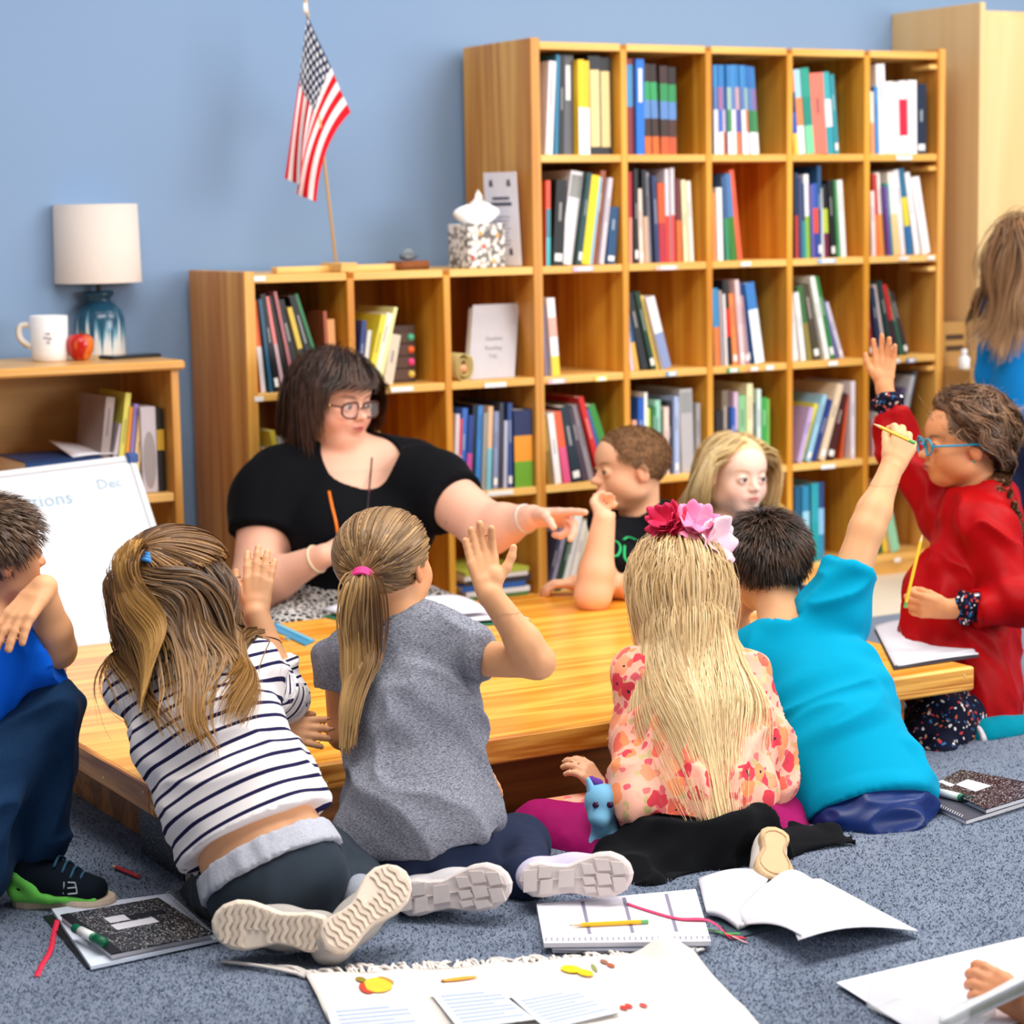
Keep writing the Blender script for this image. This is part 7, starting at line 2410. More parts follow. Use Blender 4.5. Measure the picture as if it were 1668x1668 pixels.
# ------------------------------------------------------------------ the teacher
def teacher():
    pr = person('woman with dark brown bob and glasses in black top, pointing across the table', P(570, 1060, 5.75))
    sk = (242, 184, 158)
    pel, chest, neck = P(556, 1005, 5.82), P(570, 850, 5.80), P(572, 752, 5.80)
    fw = unit(-FH * .85 + RT * .35)
    sd = unit(np.cross(fw, UP))              # her right = image left
    hd = Head(P(545, 652, 5.74), unit(-FH * .66 + RT * .74 - UP * .12), unit(UP + RT * .06), .232, full=1.0, ear=.9)
    S = Solid(.025)
    torso(S, pel, chest, neck, sd, sd, 1.55, wide=1.05, deep=1.25, sh=.098, shr=.046, k=.05)
    hd.skull(S)
    S.seg(hd.w(0, -.10, -.22), neck - UP * .02, .062, .068, k=.03)
    for sg in (-1, 1):
        S.el(chest + sd * sg * .085 + fw * .13 + UP * .0, (.085, .085, .08), None, .05)
    shL, elL, wrL = P(706, 792, 5.70), P(795, 862, 5.55), P(868, 842, 5.42)     # her left arm, pointing
    S.seg(shL, elL, .076, .062, k=.03); S.seg(elL, elL + (wrL - elL) * .35, .060, .052, k=.03); S.seg(elL + (wrL - elL) * .35, wrL, .052, .030, k=.02)
    hand(S, wrL, P(940, 845, 5.36) - wrL, -FH * .55 - UP * .55 + RT * .1, UP * .55 - FH * .6 + RT * .1, .175, curls=[(-.05, .06, .05), (.55, .8, .4), (1.1, 1.3, .8), (1.15, 1.3, .8)], spread=(.05, -.06, -.1, -.14), thumb=(.5, .5, .3), rr=1.05)
    shR, elR, wrR = P(440, 815, 5.72), P(415, 958, 5.62), P(528, 905, 5.50)
    S.seg(shR, elR, .078, .060, k=.03); S.seg(elR, elR + (wrR - elR) * .35, .060, .052, k=.03); S.seg(elR + (wrR - elR) * .35, wrR, .052, .030, k=.02)
    hand(S, wrR, P(600, 880, 5.46) - wrR, -UP * .5 + FH * .6, UP * .6 - FH * .6, .17, curls=[(.3, .4, .3)] * 4, rr=1.05)
    for sg in (-1, 1):
        k_ = pel + sd * sg * .22 + fw * .30 - UP * .02
        S.seg(pel + sd * sg * .1, k_, .10, .08); S.seg(k_, pel + sd * sg * -.1 + fw * .30 - UP * .04, .065, .05)
    skin_mesh(pr, S, .0095, [(hd.c, .18, .0036), (P(915, 845, 5.38), .11, .0034), (P(800, 850, 5.5), (.12, .12, .12), .006)], lambda v: hd.paint(v, sk, brow=(96, 66, 52), lips=(198, 104, 100), blush=.5, scalp=(60, 40, 34), hairline=lambda p: np.where((p[:, 2] > .1 + .55 * p[:, 1]) & (p[:, 1] < .2), 1, 0)))
    hd.eyes(pr, unit(hd.R[:, 1] + RT * .25 - UP * .12), (52, 46, 44))
    T = Solid(.03)
    torso(T, pel, chest, neck, sd, sd, 1.55, grow=.016, wide=1.05, deep=1.25, sh=.114, shr=.044, k=.05)
    for sg in (-1, 1):
        T.el(chest + sd * sg * .085 + fw * .135 + UP * .0, (.095, .095, .09), None, .06)
    sleeve(T, neck, shL, elL, .2, .42, .094, .090, .04)
    sleeve(T, neck, shR, elR, .2, .40, .096, .092, .04)
    T.el(neck + UP * .015 + fw * .08, (.104, .112, .110), None, .01, '-')
    cloth(pr, 'top', T, .007, (17, 18, 22), cloth_mat('black', .95, .1, .1, 300, .1), .008, 10, UP + RT * .2, 5, 3, label='black short-sleeved top with scoop neck')
    K = Solid(.04)
    K.seg(pel + UP * .0, pel - UP * .03, .22, .24, sd, .19, .2)
    for sg in (-1, 1):
        k_ = pel + sd * sg * .22 + fw * .30 - UP * .02
        K.seg(pel + sd * sg * .1, k_, .115, .095); K.seg(k_, pel + sd * sg * -.1 + fw * .30 - UP * .04, .08, .065)
    K.plane(V(0, 0, .004), -UP)
    cloth(pr, 'skirt', K, .008, (0, 0, 0), pattern_mat('skirt_print', 'weave', (206, 200, 196), (24, 24, 28)), .005, 12, UP, 6, 3, label='black skirt with white geometric print')
    # glasses
    GL = mat((70, 28, 30), .3, .5, .1); gl = None
    LENS, _nt, _N, _L, _B = new_mat('lens_glass')
    _B.inputs['Base Color'].default_value = (1, 1, 1, 1); _B.inputs['Roughness'].default_value = .02; _B.inputs['Alpha'].default_value = .12; _B.inputs['Specular IOR Level'].default_value = .6
    for sg in (-1, 1):
        c = hd.w(sg * .155, .462, -.035)
        pts = []
        for a in np.linspace(0, 2 * math.pi, 33):
            cx, sz = math.cos(a), math.sin(a)
            pts.append(c + hd.R @ (V(np.sign(cx) * abs(cx) ** .75 * .125, -.05 * abs(cx), np.sign(sz) * abs(sz) ** .75 * .088) * hd.h))
        m = MB(); m.tube(pts, .0028, 6, cap=False)
        if gl is None:
            gl = m.build('glasses', GL, pr, True); gl['label'] = 'dark tortoiseshell glasses'
        else:
            m.build('rim', GL, gl, True)
        m = MB(); m.add([c] + pts[:-1], [(0, i + 1, (i + 1) % 32 + 1) for i in range(32)]); m.build('lens', LENS, gl, True)
        m = MB(); m.tube(bez([hd.w(sg * .275, .41, .0), hd.w(sg * .37, .28, .01), hd.w(sg * .39, .05, .02)], 12), .0026, 6); m.build('temple', GL, gl, True)
        m = MB(); m.lathe([(0, .002), (.004, .001), (.0045, -.001)], hd.w(sg * .375, .30, .01), 8, unit(hd.R @ V(sg, .6, 0))); m.build('hinge', mat((220, 190, 110), .25, .5, 0, metal=.8), gl, True)
    m = MB(); m.tube([hd.w(-.04, .455, -.02), hd.w(0, .475, -.0), hd.w(.04, .455, -.02)], .0026, 6); m.build('bridge', GL, gl, True)
    # lanyard and pendant cord
    m = MB(); m.tube(bez([on_solid([T], u, v, 5.3, 5.9, .006) for u, v in ((536, 800), (541, 825), (548, 855), (553, 900))], 14), .0038, 8, flat=.5); m.build('lanyard', mat((240, 120, 24), .5), pr, True)['label'] = 'orange lanyard end'
    m = MB(); m.tube(bez([on_solid([S, T], u, v, 5.3, 5.95, .004) for u, v in ((606, 745), (604, 770), (601, 800), (599, 825), (598, 855))], 16), .0022, 6); m.build('cord', mat((46, 26, 32), .5), pr, True)
    m = MB(); m.lathe([(0, -.006), (.004, 0), (0, .006)], on_solid([S, T], 601, 800, 5.3, 5.9, .005), 8); m.build('bead', mat((120, 50, 60), .3), pr, True)
    for wr, el, c in ((wrR, elR, (226, 206, 170)), (wrL, elL, (214, 206, 200))):
        d = unit(el - wr)
        e1 = unit(np.cross(d, UP)); e2 = np.cross(d, e1)
        m = MB(); m.tube([wr + d * .025 + .034 * (math.cos(a) * e1 + math.sin(a) * e2) for a in np.linspace(0, 2 * math.pi, 29)], .0034, 6, cap=False); m.build('bracelet', mat(c, .35), pr, True)
    # bob
    body = Solid(.02); body.seg(neck, hd.c - UP * .06, .06, .06)
    torso(body, pel, chest, neck, sd, sd, 1.55, grow=.012, wide=1.05, deep=1.25, sh=.114, shr=.044, k=.05)
    face = Solid(.02); hd.skull(face, face=False)

    def bob(p, t, loc, lay):
        q = ((p - hd.c) @ hd.R) / hd.h
        f = np.zeros_like(p)
        sg = np.sign(loc[:, 0] + .10)
        front = (q[:, 1] > .05) & (np.abs(q[:, 0]) < .40) & (q[:, 2] < .30)
        f += np.outer(sg * front * 1.8, hd.R[:, 0]) - np.outer(front * .8, hd.R[:, 1])
        want = sg * (.39 + .09 * lay - (.08 if t > .7 else 0))
        f += np.outer(np.clip((want - q[:, 0]) * 2, -.6, .6) * (np.abs(loc[:, 0]) > .12), hd.R[:, 0])
        return f
    long_hair(pr, hd, 5600, .138, (86, 60, 48), (36, 24, 21), lambda p: (p[:, 1] < .28) & (p[:, 2] > .06 + .85 * p[:, 1] - .14), 681, [face], (.008, .026), .08, 14, .0014, part=-.10, steps=12, tip=(80, 54, 42), cap_cut=[((0, .15, .14), (0, .82, -.57))], stiff=.55, lenvar=.22, side=1.0, back=.5, pull=bob, capgrow=.010)


teacher()

# ------------------------------------------------------------------ standing child at the right edge
def standing_child():
    pr = person('child standing at the right edge in bright blue top, seen from behind', P(1690, 1000, 6.5))
    sk = (226, 176, 140)
    zc = 6.5
    neck, chest, pel = P(1684, 482, zc), P(1688, 560, zc), P(1690, 690, zc)
    fw = unit(RT * .6 + FH * .8); sd = unit(np.cross(fw, UP))
    hd = Head(P(1680, 410, zc), unit(RT * .75 + FH * .65), UP, .2)
    S = Solid(.015)
    torso(S, pel, chest, neck, sd, sd, .95, sh=.118)
    hd.skull(S, face=True)
    S.seg(hd.w(0, -.14, -.2), neck - UP * .01, .042, .045, k=.02)
    for sg in (-1, 1):
        s0 = neck + sd * sg * .12 - UP * .03
        arm(S, s0, s0 - UP * .2 + sd * sg * .02, s0 - UP * .36 + fw * .06, (.036, .03, .029, .02))
        hand(S, s0 - UP * .36 + fw * .06, -UP + fw * .1, -sd * sg, fw, .12, rr=1.1)
        h_ = pel + sd * sg * .06 - UP * .03; ft = V(h_[0], h_[1], .06)
        S.seg(h_, (h_ + ft) / 2, .07, .05); S.seg((h_ + ft) / 2, ft, .048, .034)
    skin_mesh(pr, S, .010, [(hd.c, .155, .005)], lambda v: hd.paint(v, sk))
    hd.eyes(pr, hd.R[:, 1])
    T = Solid(.022)
    torso(T, pel, chest, neck, sd, sd, .95, grow=.014, sh=.112, shr=.042)
    T.seg(pel, chest, .128, .122, sd, .105, .098, k=.03)
    T.plane(pel - UP * .02, -UP)
    T.el(neck + UP * .035, (.054, .054, .04), None, .008, '-')
    for sg in (-1, 1):
        s0 = neck + sd * sg * .12 - UP * .03
        T.seg(s0, s0 - UP * .2 + sd * sg * .02, .048, .044, k=.02); T.seg(s0 - UP * .2 + sd * sg * .02, s0 - UP * .33 + fw * .05, .042, .036, k=.02, capb=True)
    cloth(pr, 'shirt', T, .007, (22, 130, 206), cloth_mat('tee', .85, .15, .03, 300, .06), .006, 14, UP + RT * .5, 5, 3, label='bright blue long-sleeved top')
    J = Solid(.02)
    J.seg(pel - UP * .01, pel - UP * .05, .122, .124, sd, .10, .10)
    for sg in (-1, 1):
        h_ = pel + sd * sg * .06 - UP * .03; ft = V(h_[0], h_[1], .08)
        J.seg(h_, (h_ + ft) / 2, .078, .058); J.seg((h_ + ft) / 2, ft, .056, .045, capb=True)
    cloth(pr, 'trousers', J, .008, (36, 42, 70), cloth_mat('denim', .85, .1, .12, 500, .1), .003, 20, UP, 3, label='navy trousers')
    for sg in (-1, 1):
        b_ = pel + sd * sg * .06
        shoe(pr, V(b_[0], b_[1], .001) - fw * .05, V(b_[0], b_[1], .001) + fw * .14, -UP, .072, (60, 60, 70), (220, 214, 208), 'none')
    body = Solid(.02); torso(body, pel, chest, neck, sd, sd, .95, grow=.016, sh=.112, shr=.042); body.seg(neck, hd.c, .045, .045)
    long_hair(pr, hd, 1700, .27, (170, 128, 90), (98, 66, 44), lambda p: (p[:, 1] < .3) & (p[:, 2] > -.12 + .5 * p[:, 1]), 691, [body], (.006, .03), .42, 14, .0021, steps=12, tip=(176, 136, 96), cap_cut=[((0, .1, -.05), (0, .8, -.6))], side=.5, back=.5)


standing_child()


# ------------------------------------------------------------------ hand reaching in at the lower right corner
def corner_hand():
    pr = person('hand reaching in at the lower right corner holding a clear tray', P(1668, 1660, 3.1))
    sk = (222, 150, 108)
    S = Solid(.012)
    wr, el = P(1672, 1640, 3.10), P(1800, 1760, 3.05)
    S.seg(el, wr, .034, .024)
    hand(S, wr, P(1605, 1600, 3.12) - wr, -UP * .5 + FH * .8, UP * .7 + RT * .3, .115, curls=[(.35, .5, .3), (.45, .6, .4), (.5, .6, .4), (.5, .6, .4)], thumb=(.25, .2, .1), rr=1.25)
    skin_mesh(pr, S, .005, [(P(1640, 1625, 3.1), .07, .003)], lambda v: np.tile(np.array(lin(sk)[:3]), (len(v), 1)))
    T = Solid(.012); T.seg(P(1730, 1695, 3.08), el, .034, .045, capa=True)
    cloth(pr, 'sleeve', T, .006, (84, 50, 40), cloth_mat('plain'), .003, 30, label='brown sleeve')


corner_hand()

# ------------------------------------------------------------------ things on the table and on the carpet
FZ = 0.0085                                   # top of the carpet pile


def slab(name, px, z, thick, m, parent, bow=0.0):
    """flat piece whose upper face passes through four photo pixels at height z"""
    q = np.array([PZ(u, v, z) for u, v in px])
    if np.cross(q[1] - q[0], q[3] - q[0])[2] < 0:
        q = q[::-1]
    b_ = MB(); b_.quadbox(q, thick)
    return b_.build(name, m, parent)


def quad_pt(px, z, a, b_):
    q = [PZ(u, v, z) for u, v in px]
    return (q[0] * (1 - a) + q[1] * a) * (1 - b_) + (q[3] * (1 - a) + q[2] * a) * b_


def speckle():
    m, nt, N, L, B = new_mat('composition_cover')
    B.inputs['Roughness'].default_value = .35
    tc = N.new('ShaderNodeTexCoord')
    no = N.new('ShaderNodeTexNoise'); no.inputs['Scale'].default_value = 380; no.inputs['Detail'].default_value = 2; L.new(tc.outputs['Object'], no.inputs['Vector'])
    cr = N.new('ShaderNodeValToRGB'); cr.color_ramp.interpolation = 'CONSTANT'
    e = cr.color_ramp.elements; e[0].color = lin((22, 22, 26)); e[1].position = .63; e[1].color = lin((226, 224, 226))
    L.new(no.outputs['Fac'], cr.inputs[0]); L.new(cr.outputs[0], B.inputs['Base Color'])
    return m


SPECK = speckle()
PAPER = mat((222, 220, 228), .7, .2, .015, 30)
BLK = mat((24, 25, 30), .5, .3, .05)


def inset(px, a0, a1, b0, b1):
    def pt(a, b_):
        p = np.array(px, float)
        return tuple((p[0] * (1 - a) + p[1] * a) * (1 - b_) + (p[3] * (1 - a) + p[2] * a) * b_)
    return [pt(a0, b0), pt(a1, b0), pt(a1, b1), pt(a0, b1)]


# notebook pile, lower left
o = thing('spiral_notebook', 'spiral notebook with pale pages under the composition book at lower left', 'notebook', PZ(200, 1520, 0) * V(1, 1, 0))
np_px = [(84, 1480), (276, 1455), (358, 1528), (148, 1574)]
slab('back_cover', [(70, 1492), (262, 1464), (352, 1534), (142, 1577)], FZ + .003, .003, BLK, o)
slab('pages', np_px, FZ + .009, .0055, mat((214, 222, 238), .7), o)
for k in range(22):
    c = quad_pt(np_px, FZ + .008, .985, .03 + k / 22 * .94)
    m = MB(); e = unit(quad_pt(np_px, FZ, 1, 0) - quad_pt(np_px, FZ, 0, 0))
    m.tube([c + e * .006 * math.cos(a) + UP * .006 * math.sin(a) for a in np.linspace(0, 2 * math.pi, 10)], .0008, 5, cap=False); m.build('wire_ring', mat((190, 190, 196), .3, .5, 0, metal=.8), o, True)
o = thing('composition_book', 'black marbled composition book with white label lying at lower left', 'notebook', PZ(220, 1520, FZ + .009))
cpx = [(98, 1490), (258, 1462), (347, 1520), (181, 1554)]
slab('pages', inset(cpx, .01, .985, .01, .985), FZ + .0185, .009, PAPER, o)
cv = slab('cover', cpx, FZ + .0205, .002, SPECK, o)
slab('spine_tape', [(98, 1490), (112, 1487), (200, 1550), (181, 1554)], FZ + .0212, .0012, BLK, o)
slab('cover_label', inset(cpx, .30, .72, .40, .53), FZ + .0209, .0005, PAPER, cv)
slab('cover_label', inset(cpx, .32, .52, .23, .36), FZ + .0209, .0005, PAPER, cv)
slab('label_bar', inset(cpx, .53, .88, .27, .36), FZ + .0209, .0005, BLK, cv)
o = thing('marker', 'green marker lying on the spine of the lower left composition book', 'marker', PZ(146, 1524, FZ + .021))
a, b_ = PZ(122, 1512, FZ + .029), PZ(170, 1536, FZ + .029)
m = MB(); m.tube([a, a + (b_ - a) * .72], .0075, 12); m.build('barrel', mat((20, 120, 84), .4), o, True)
m = MB(); m.tube([a + (b_ - a) * .72, b_], .0078, 12); m.build('cap', mat((16, 96, 66), .4), o, True)
m = MB(); m.tube([a + (b_ - a) * .2, a + (b_ - a) * .62], .0077, 12); m.build('label_wrap', mat((236, 238, 236), .5), o, True)
o = thing('ribbon', 'red ribbon bookmark trailing from the lower left notebooks onto the carpet', 'ribbon', PZ(75, 1545, FZ))
pts = bez([PZ(94, 1498, FZ + .012), PZ(88, 1520, FZ + .002), PZ(82, 1548, FZ + .003), PZ(68, 1572, FZ + .002), PZ(60, 1590, FZ + .002)], 20)
m = MB(); m.grid([[p - RT * .0045, p + RT * .0045] for p in pts], .0006); m.build('ribbon_strip', mat((232, 44, 76), .6), o, True)
pencil('red pencil on the carpet beside the green trainer', PZ(180, 1409, FZ + .005), PZ(226, 1428, FZ + .005), (200, 30, 36), (210, 60, 70))

# composition books standing under the near left corner of the table
base = PZ(262, 1436, 0)
for k, (dx, nm) in enumerate([(0, 'outer'), (.022, 'middle'), (.044, 'inner')]):
    o = thing('composition_book', '%s black marbled composition book standing under the near left table corner' % nm, 'notebook', base + V(dx, .1, 0), 'books standing under the table')
    x0 = TA[0] + .055 + dx
    y0 = TA[1] + .018
    m = MB(); m.box((x0 + .010, y0 + .105, .066), (.012, .20, .116)); m.build('pages', mat((220, 210, 210), .8), o)
    m = MB()
    for xx in (x0 + .0022, x0 + .0178):
        m.box((xx, y0 + .105, .067), (.0025, .21, .122))
    m.build('cover', SPECK, o)

# planner with a wire binding, and the notebook under it
ppx = [(874, 1472), (1133, 1448), (1158, 1533), (886, 1536)]
o = thing('spiral_notebook', 'closed grey notebook lying under the wire-bound planner', 'notebook', PZ(1010, 1520, 0) * V(1, 1, 0))
lpx = [(880, 1478), (1110, 1456), (1136, 1550), (900, 1546)]
slab('pages', lpx, FZ + .008, .006, mat((226, 222, 228), .7), o); slab('cover', [(u, v + 1) for u, v in lpx], FZ + .0095, .0012, mat((120, 122, 136), .5), o)
o = thing('planner', 'open white planner with grey column bars and wire binding on the carpet', 'planner', PZ(1010, 1500, FZ + .0105))
slab('pages', ppx, FZ + .0185, .0075, PAPER, o)
for a0 in (.275, .535, .80):
    slab('grey_bar', inset(ppx, a0, a0 + .022, .04, .80), FZ + .0189, .0004, mat((128, 124, 146), .7), o)
for k in range(9):
    slab('ruled_line', inset(ppx, .04, .96, .08 + k * .085, .085 + k * .085), FZ + .0188, .0003, mat((228, 226, 234), .7), o)
text_mesh('printed_heading', 'OCTOBER', quad_pt(ppx, FZ + .019, .90, .3), unit(quad_pt(ppx, 0, .9, 0) - quad_pt(ppx, 0, .9, 1)), unit(quad_pt(ppx, 0, 0, .3) - quad_pt(ppx, 0, 1, .3)), .013, mat((196, 200, 216), .7), o)
e = unit(quad_pt(ppx, FZ, .5, 1) - quad_pt(ppx, FZ, .5, 0))
for k in range(30):
    c = quad_pt(ppx, FZ + .0135, .015 + k / 29 * .97, 1.0)
    m = MB(); m.tube([c + e * .008 * math.cos(a) + UP * .0075 * math.sin(a) for a in np.linspace(0, 2 * math.pi, 12)], .0011, 5, cap=False); m.build('wire_ring', mat((150, 148, 164), .3, .5, 0, metal=.7), o, True)
pencil('yellow pencil lying on the open planner', quad_pt(ppx, FZ + .0228, .17, .60), PZ(1056, 1501, FZ + .0228), (244, 184, 40), (110, 176, 110))
o = thing('ribbon', 'pink ribbon bookmark running from the planner to the open notebook', 'ribbon', PZ(1100, 1490, FZ + .02))
pts = bez([PZ(1022, 1472, FZ + .0205), PZ(1060, 1484, FZ + .021), PZ(1105, 1496, FZ + .021), PZ(1146, 1497, FZ + .022), PZ(1170, 1508, FZ + .012), PZ(1190, 1527, FZ + .003), PZ(1210, 1524, FZ + .003)], 30)
m = MB(); m.grid([[p - FH * .006, p + FH * .006] for p in pts], .0007); m.build('ribbon_strip', mat((236, 62, 110), .6), o, True)

# open notebook with curled pages
o = thing('open_notebook', 'open notebook with blank curled white pages and dark cover on the carpet', 'notebook', PZ(1290, 1490, 0) * V(1, 1, 0))
slab('cover', [(1140, 1446), (1340, 1432), (1400, 1475), (1190, 1530)], FZ + .003, .003, mat((60, 78, 88), .5), o)
def page(px, hf, name, n=14, th=.0012, m=PAPER):
    g = [[quad_pt(px, FZ, a, b_) + UP * hf(a, b_) for b_ in np.linspace(0, 1, n)] for a in np.linspace(0, 1, n)]
    q = np.array(g)
    if np.cross(q[1, 0] - q[0, 0], q[0, 1] - q[0, 0])[2] < 0:
        q = q[::-1]
    b2 = MB(); b2.grid(q, th); return b2.build(name, m, o, True)
page([(1137, 1442), (1258, 1432), (1206, 1520), (1150, 1496)], lambda a, b_: .012 + .012 * math.sin(math.pi * a) * (1 - .4 * b_), 'left_page', th=.008)
page([(1254, 1444), (1336, 1440), (1410, 1480), (1200, 1520)], lambda a, b_: .010 + .018 * math.sin(math.pi * min(1, a * 1.2)) , 'under_page', th=.006)
page([(1262, 1470), (1394, 1474), (1496, 1528), (1300, 1575)], lambda a, b_: .012 + .034 * math.sin(math.pi * min(1, .35 + .65 * a)) ** 1.0 * (.75 + .25 * b_), 'right_page', th=.0016)
page([(1200, 1498), (1268, 1476), (1306, 1572), (1214, 1520)], lambda a, b_: .014 + .033 * math.sin(math.pi * .5 * min(1, a * 1.15)), 'curled_page', th=.0016)
o2 = thing('ribbon', 'green and red ribbon ends at the spine of the open notebook', 'ribbon', PZ(1200, 1525, FZ))
for k, c in enumerate([(60, 170, 80), (226, 48, 70), (226, 160, 170)]):
    pts = bez([PZ(1150 + 14 * k, 1512 + 3 * k, FZ + .003), PZ(1180 + 8 * k, 1520 + 3 * k, FZ + .006), PZ(1212 + 3 * k, 1520 + 8 * k, FZ + .002)], 14)
    m = MB(); m.grid([[p - FH * .0035, p + FH * .0035] for p in pts], .0006); m.build('ribbon_strip', mat(c, .6), o2, True)

# notebook pile at the right
o = thing('spiral_notebook', 'grey wire-bound notebook under the composition book at the right', 'notebook', PZ(1600, 1300, 0) * V(1, 1, 0))
rpx = [(1510, 1306), (1600, 1268), (1720, 1290), (1574, 1336)]
slab('pages', rpx, FZ + .009, .008, mat((222, 220, 226), .7), o)
slab('cover', [(u, v) for u, v in rpx], FZ + .0105, .0012, mat((70, 72, 84), .5), o)
for k in range(16):
    c = quad_pt(rpx, FZ + .006, 0.0, .04 + k / 16 * .94)
    c = quad_pt([rpx[0], rpx[3], rpx[2], rpx[1]], FZ + .006, .03 + k / 16 * .94, 0)
    ee = unit(quad_pt(rpx, FZ, 1, 0) - quad_pt(rpx, FZ, 0, 0))
    m = MB(); m.tube([c - ee * .006 * math.cos(a) + UP * .0065 * math.sin(a) for a in np.linspace(0, 2 * math.pi, 10)], .0010, 5, cap=False); m.build('wire_ring', mat((206, 206, 212), .3, .5, 0, metal=.7), o, True)
o = thing('composition_book', 'maroon-black marbled composition book on the notebook pile at the right', 'notebook', PZ(1600, 1290, FZ + .0115))
cpx = [(1519, 1276), (1566, 1253), (1720, 1283), (1606, 1318)]
slab('pages', inset(cpx, .02, .98, .02, .98), FZ + .0215, .010, PAPER, o)
cv = slab('cover', cpx, FZ + .0235, .002, SPECK, o)
slab('cover_label', inset(cpx, .30, .62, .22, .52), FZ + .0239, .0005, PAPER, cv)
slab('cover_label', inset(cpx, .16, .28, .02, .22), FZ + .0239, .0005, PAPER, cv)
o = thing('marker', 'green marker lying along the composition book at the right', 'marker', PZ(1550, 1294, FZ + .012))
a, b_ = PZ(1520, 1288, FZ + .020), PZ(1582, 1303, FZ + .020)
m = MB(); m.tube([a, a + (b_ - a) * .8], .0075, 12); m.build('barrel', mat((20, 120, 84), .4), o, True)
m = MB(); m.tube([a + (b_ - a) * .8, b_], .0078, 12); m.build('cap', mat((30, 40, 44), .4), o, True)
m = MB(); m.tube([a + (b_ - a) * .15, a + (b_ - a) * .7], .0077, 12); m.build('label_wrap', mat((226, 230, 228), .5), o, True)

# printed cloth with fringe in the foreground
cl = thing('printed_cloth', 'cream fringed tea towel printed with fruit, spread on the carpet in front', 'cloth', PZ(860, 1640, 0) * V(1, 1, 0))
TCP = [(497, 1592), (1128, 1556), (1262, 1700), (560, 1720)]
CREAM = mat((222, 214, 208), .9, .1, .02, 200, .06)
rg = np.random.default_rng(77)
na, nb2 = 70, 40
g = np.array([[quad_pt(TCP, FZ + .002, a, b_) for b_ in np.linspace(0, 1, nb2)] for a in np.linspace(0, 1, na)])
fl_ = g.reshape(-1, 3)
wr_ = .0035 * (vnoise(fl_ * 9, 3) + .6 * vnoise(fl_ * 22, 4) + 1.6)
A_ = np.repeat(np.linspace(0, 1, na), nb2); B2 = np.tile(np.linspace(0, 1, nb2), na)
wr_ += .03 * np.exp(-((A_ - .93) / .06) ** 2) * np.exp(-((B2 - .02) / .14) ** 2)
g = (fl_ + np.outer(wr_, UP)).reshape(na, nb2, 3)[::-1]
m = MB(); m.grid(g, .0016)
m.build('cloth_sheet', CREAM, cl, True)
def on_cloth(u, v, dz=.0):
    p = PZ(u, v, FZ + .006)
    q = p[None]
    return PZ(u, v, FZ + .0038 + float(.0035 * (vnoise(q * 9, 3)[0] + .6 * vnoise(q * 22, 4)[0] + 1.6)) + dz)
for k in range(120):
    a = k / 119
    p0 = quad_pt(TCP, FZ + .004, a, 0.0)
    d = unit(quad_pt(TCP, FZ, a, 0) - quad_pt(TCP, FZ, a, .2)) + RT * rg.normal(0, .45) + (RT * -.9 if a < .06 else 0)
    ln = rg.uniform(.014, .042) * (2.2 if a < .03 else 1)
    q = [p0, p0 + d * ln * .5 + UP * rg.uniform(0, .006), p0 + d * ln + RT * rg.normal(0, .006)]
    m = MB(); m.tube(bez(q, 8), [.0028] * (len(bez(q, 8)) - 1) + [.0014], 5); m.build('fringe_thread', CREAM, cl, True)
def print_blob(name, c, w, h, col, rot=0, n=24, shape=None):
    pts = []
    for i in range(n):
        a = 2 * math.pi * i / n
        r = shape(a) if shape else 1
        x, y = w * math.cos(a) * r, h * math.sin(a) * r
        x, y = x * math.cos(rot) - y * math.sin(rot), x * math.sin(rot) + y * math.cos(rot)
        pts.append(on_cloth(c[0] + x, c[1] + y, .0006))
    m = MB(); m.add(pts, [tuple(range(n))[::-1]]); return m.build(name, mat(col, .8, .1, .12, 60), cl)
print_blob('printed_pear', (612, 1604), 27, 12, (240, 190, 60), .08, shape=lambda a: 1 - .28 * max(0, -math.cos(a)))
print_blob('printed_pear', (597, 1609), 13, 8, (190, 70, 52), .4)
print_blob('printed_leaf', (588, 1595), 9, 4, (140, 120, 40), .2); print_blob('printed_leaf', (628, 1596), 14, 4, (180, 140, 60), .3)
print_blob('printed_pencil', (748, 1594), 30, 2.6, (240, 160, 60), -.12); print_blob('printed_pencil', (722, 1597), 4, 2, (90, 50, 60))
print_blob('printed_lemon', (930, 1578), 17, 6, (250, 206, 40), .1); print_blob('printed_lemon', (953, 1584), 14, 5, (246, 196, 40), .2)
print_blob('printed_leaf', (968, 1576), 8, 3, (140, 150, 90), .9)
for (u, v, c) in [(1000, 1646, (120, 140, 60)), (1016, 1641, (196, 60, 50)), (1024, 1638, (206, 70, 60)), (1048, 1637, (210, 80, 80)), (986, 1650, (110, 90, 60)), (995, 1572, (170, 90, 60)), (984, 1566, (150, 100, 80))]:
    print_blob('printed_berry', (u, v), 7, 3, c, .3)
for k in range(14):
    print_blob('printed_grape', (770 + 6 * k, 1664 - 3 * (k % 3)), 5, 2.6, [(120, 90, 50), (90, 60, 50), (160, 130, 60)][k % 3], 0, 10)
# handouts lying on the cloth
for k, (px, nm) in enumerate([([(530, 1640), (668, 1628), (706, 1690), (552, 1706)], 'leftmost'), ([(700, 1616), (812, 1606), (872, 1660), (748, 1676)], 'middle'), ([(828, 1626), (938, 1606), (1010, 1648), (892, 1676)], 'rightmost')]):
    o = thing('handout', '%s of the three printed handouts lying on the fringed cloth' % nm, 'paper', PZ(*px[0], FZ), 'handouts on the cloth')
    slab('sheet', px, FZ + .0155, .0008, mat((214, 219, 228), .7), o)
    for j in range(8):
        slab('text_line', inset(px, .10, .92 - .2 * ((j * 7) % 3 == 0), .12 + j * .1, .155 + j * .1), FZ + .0159, .0003, mat((150, 166, 196), .7), o)

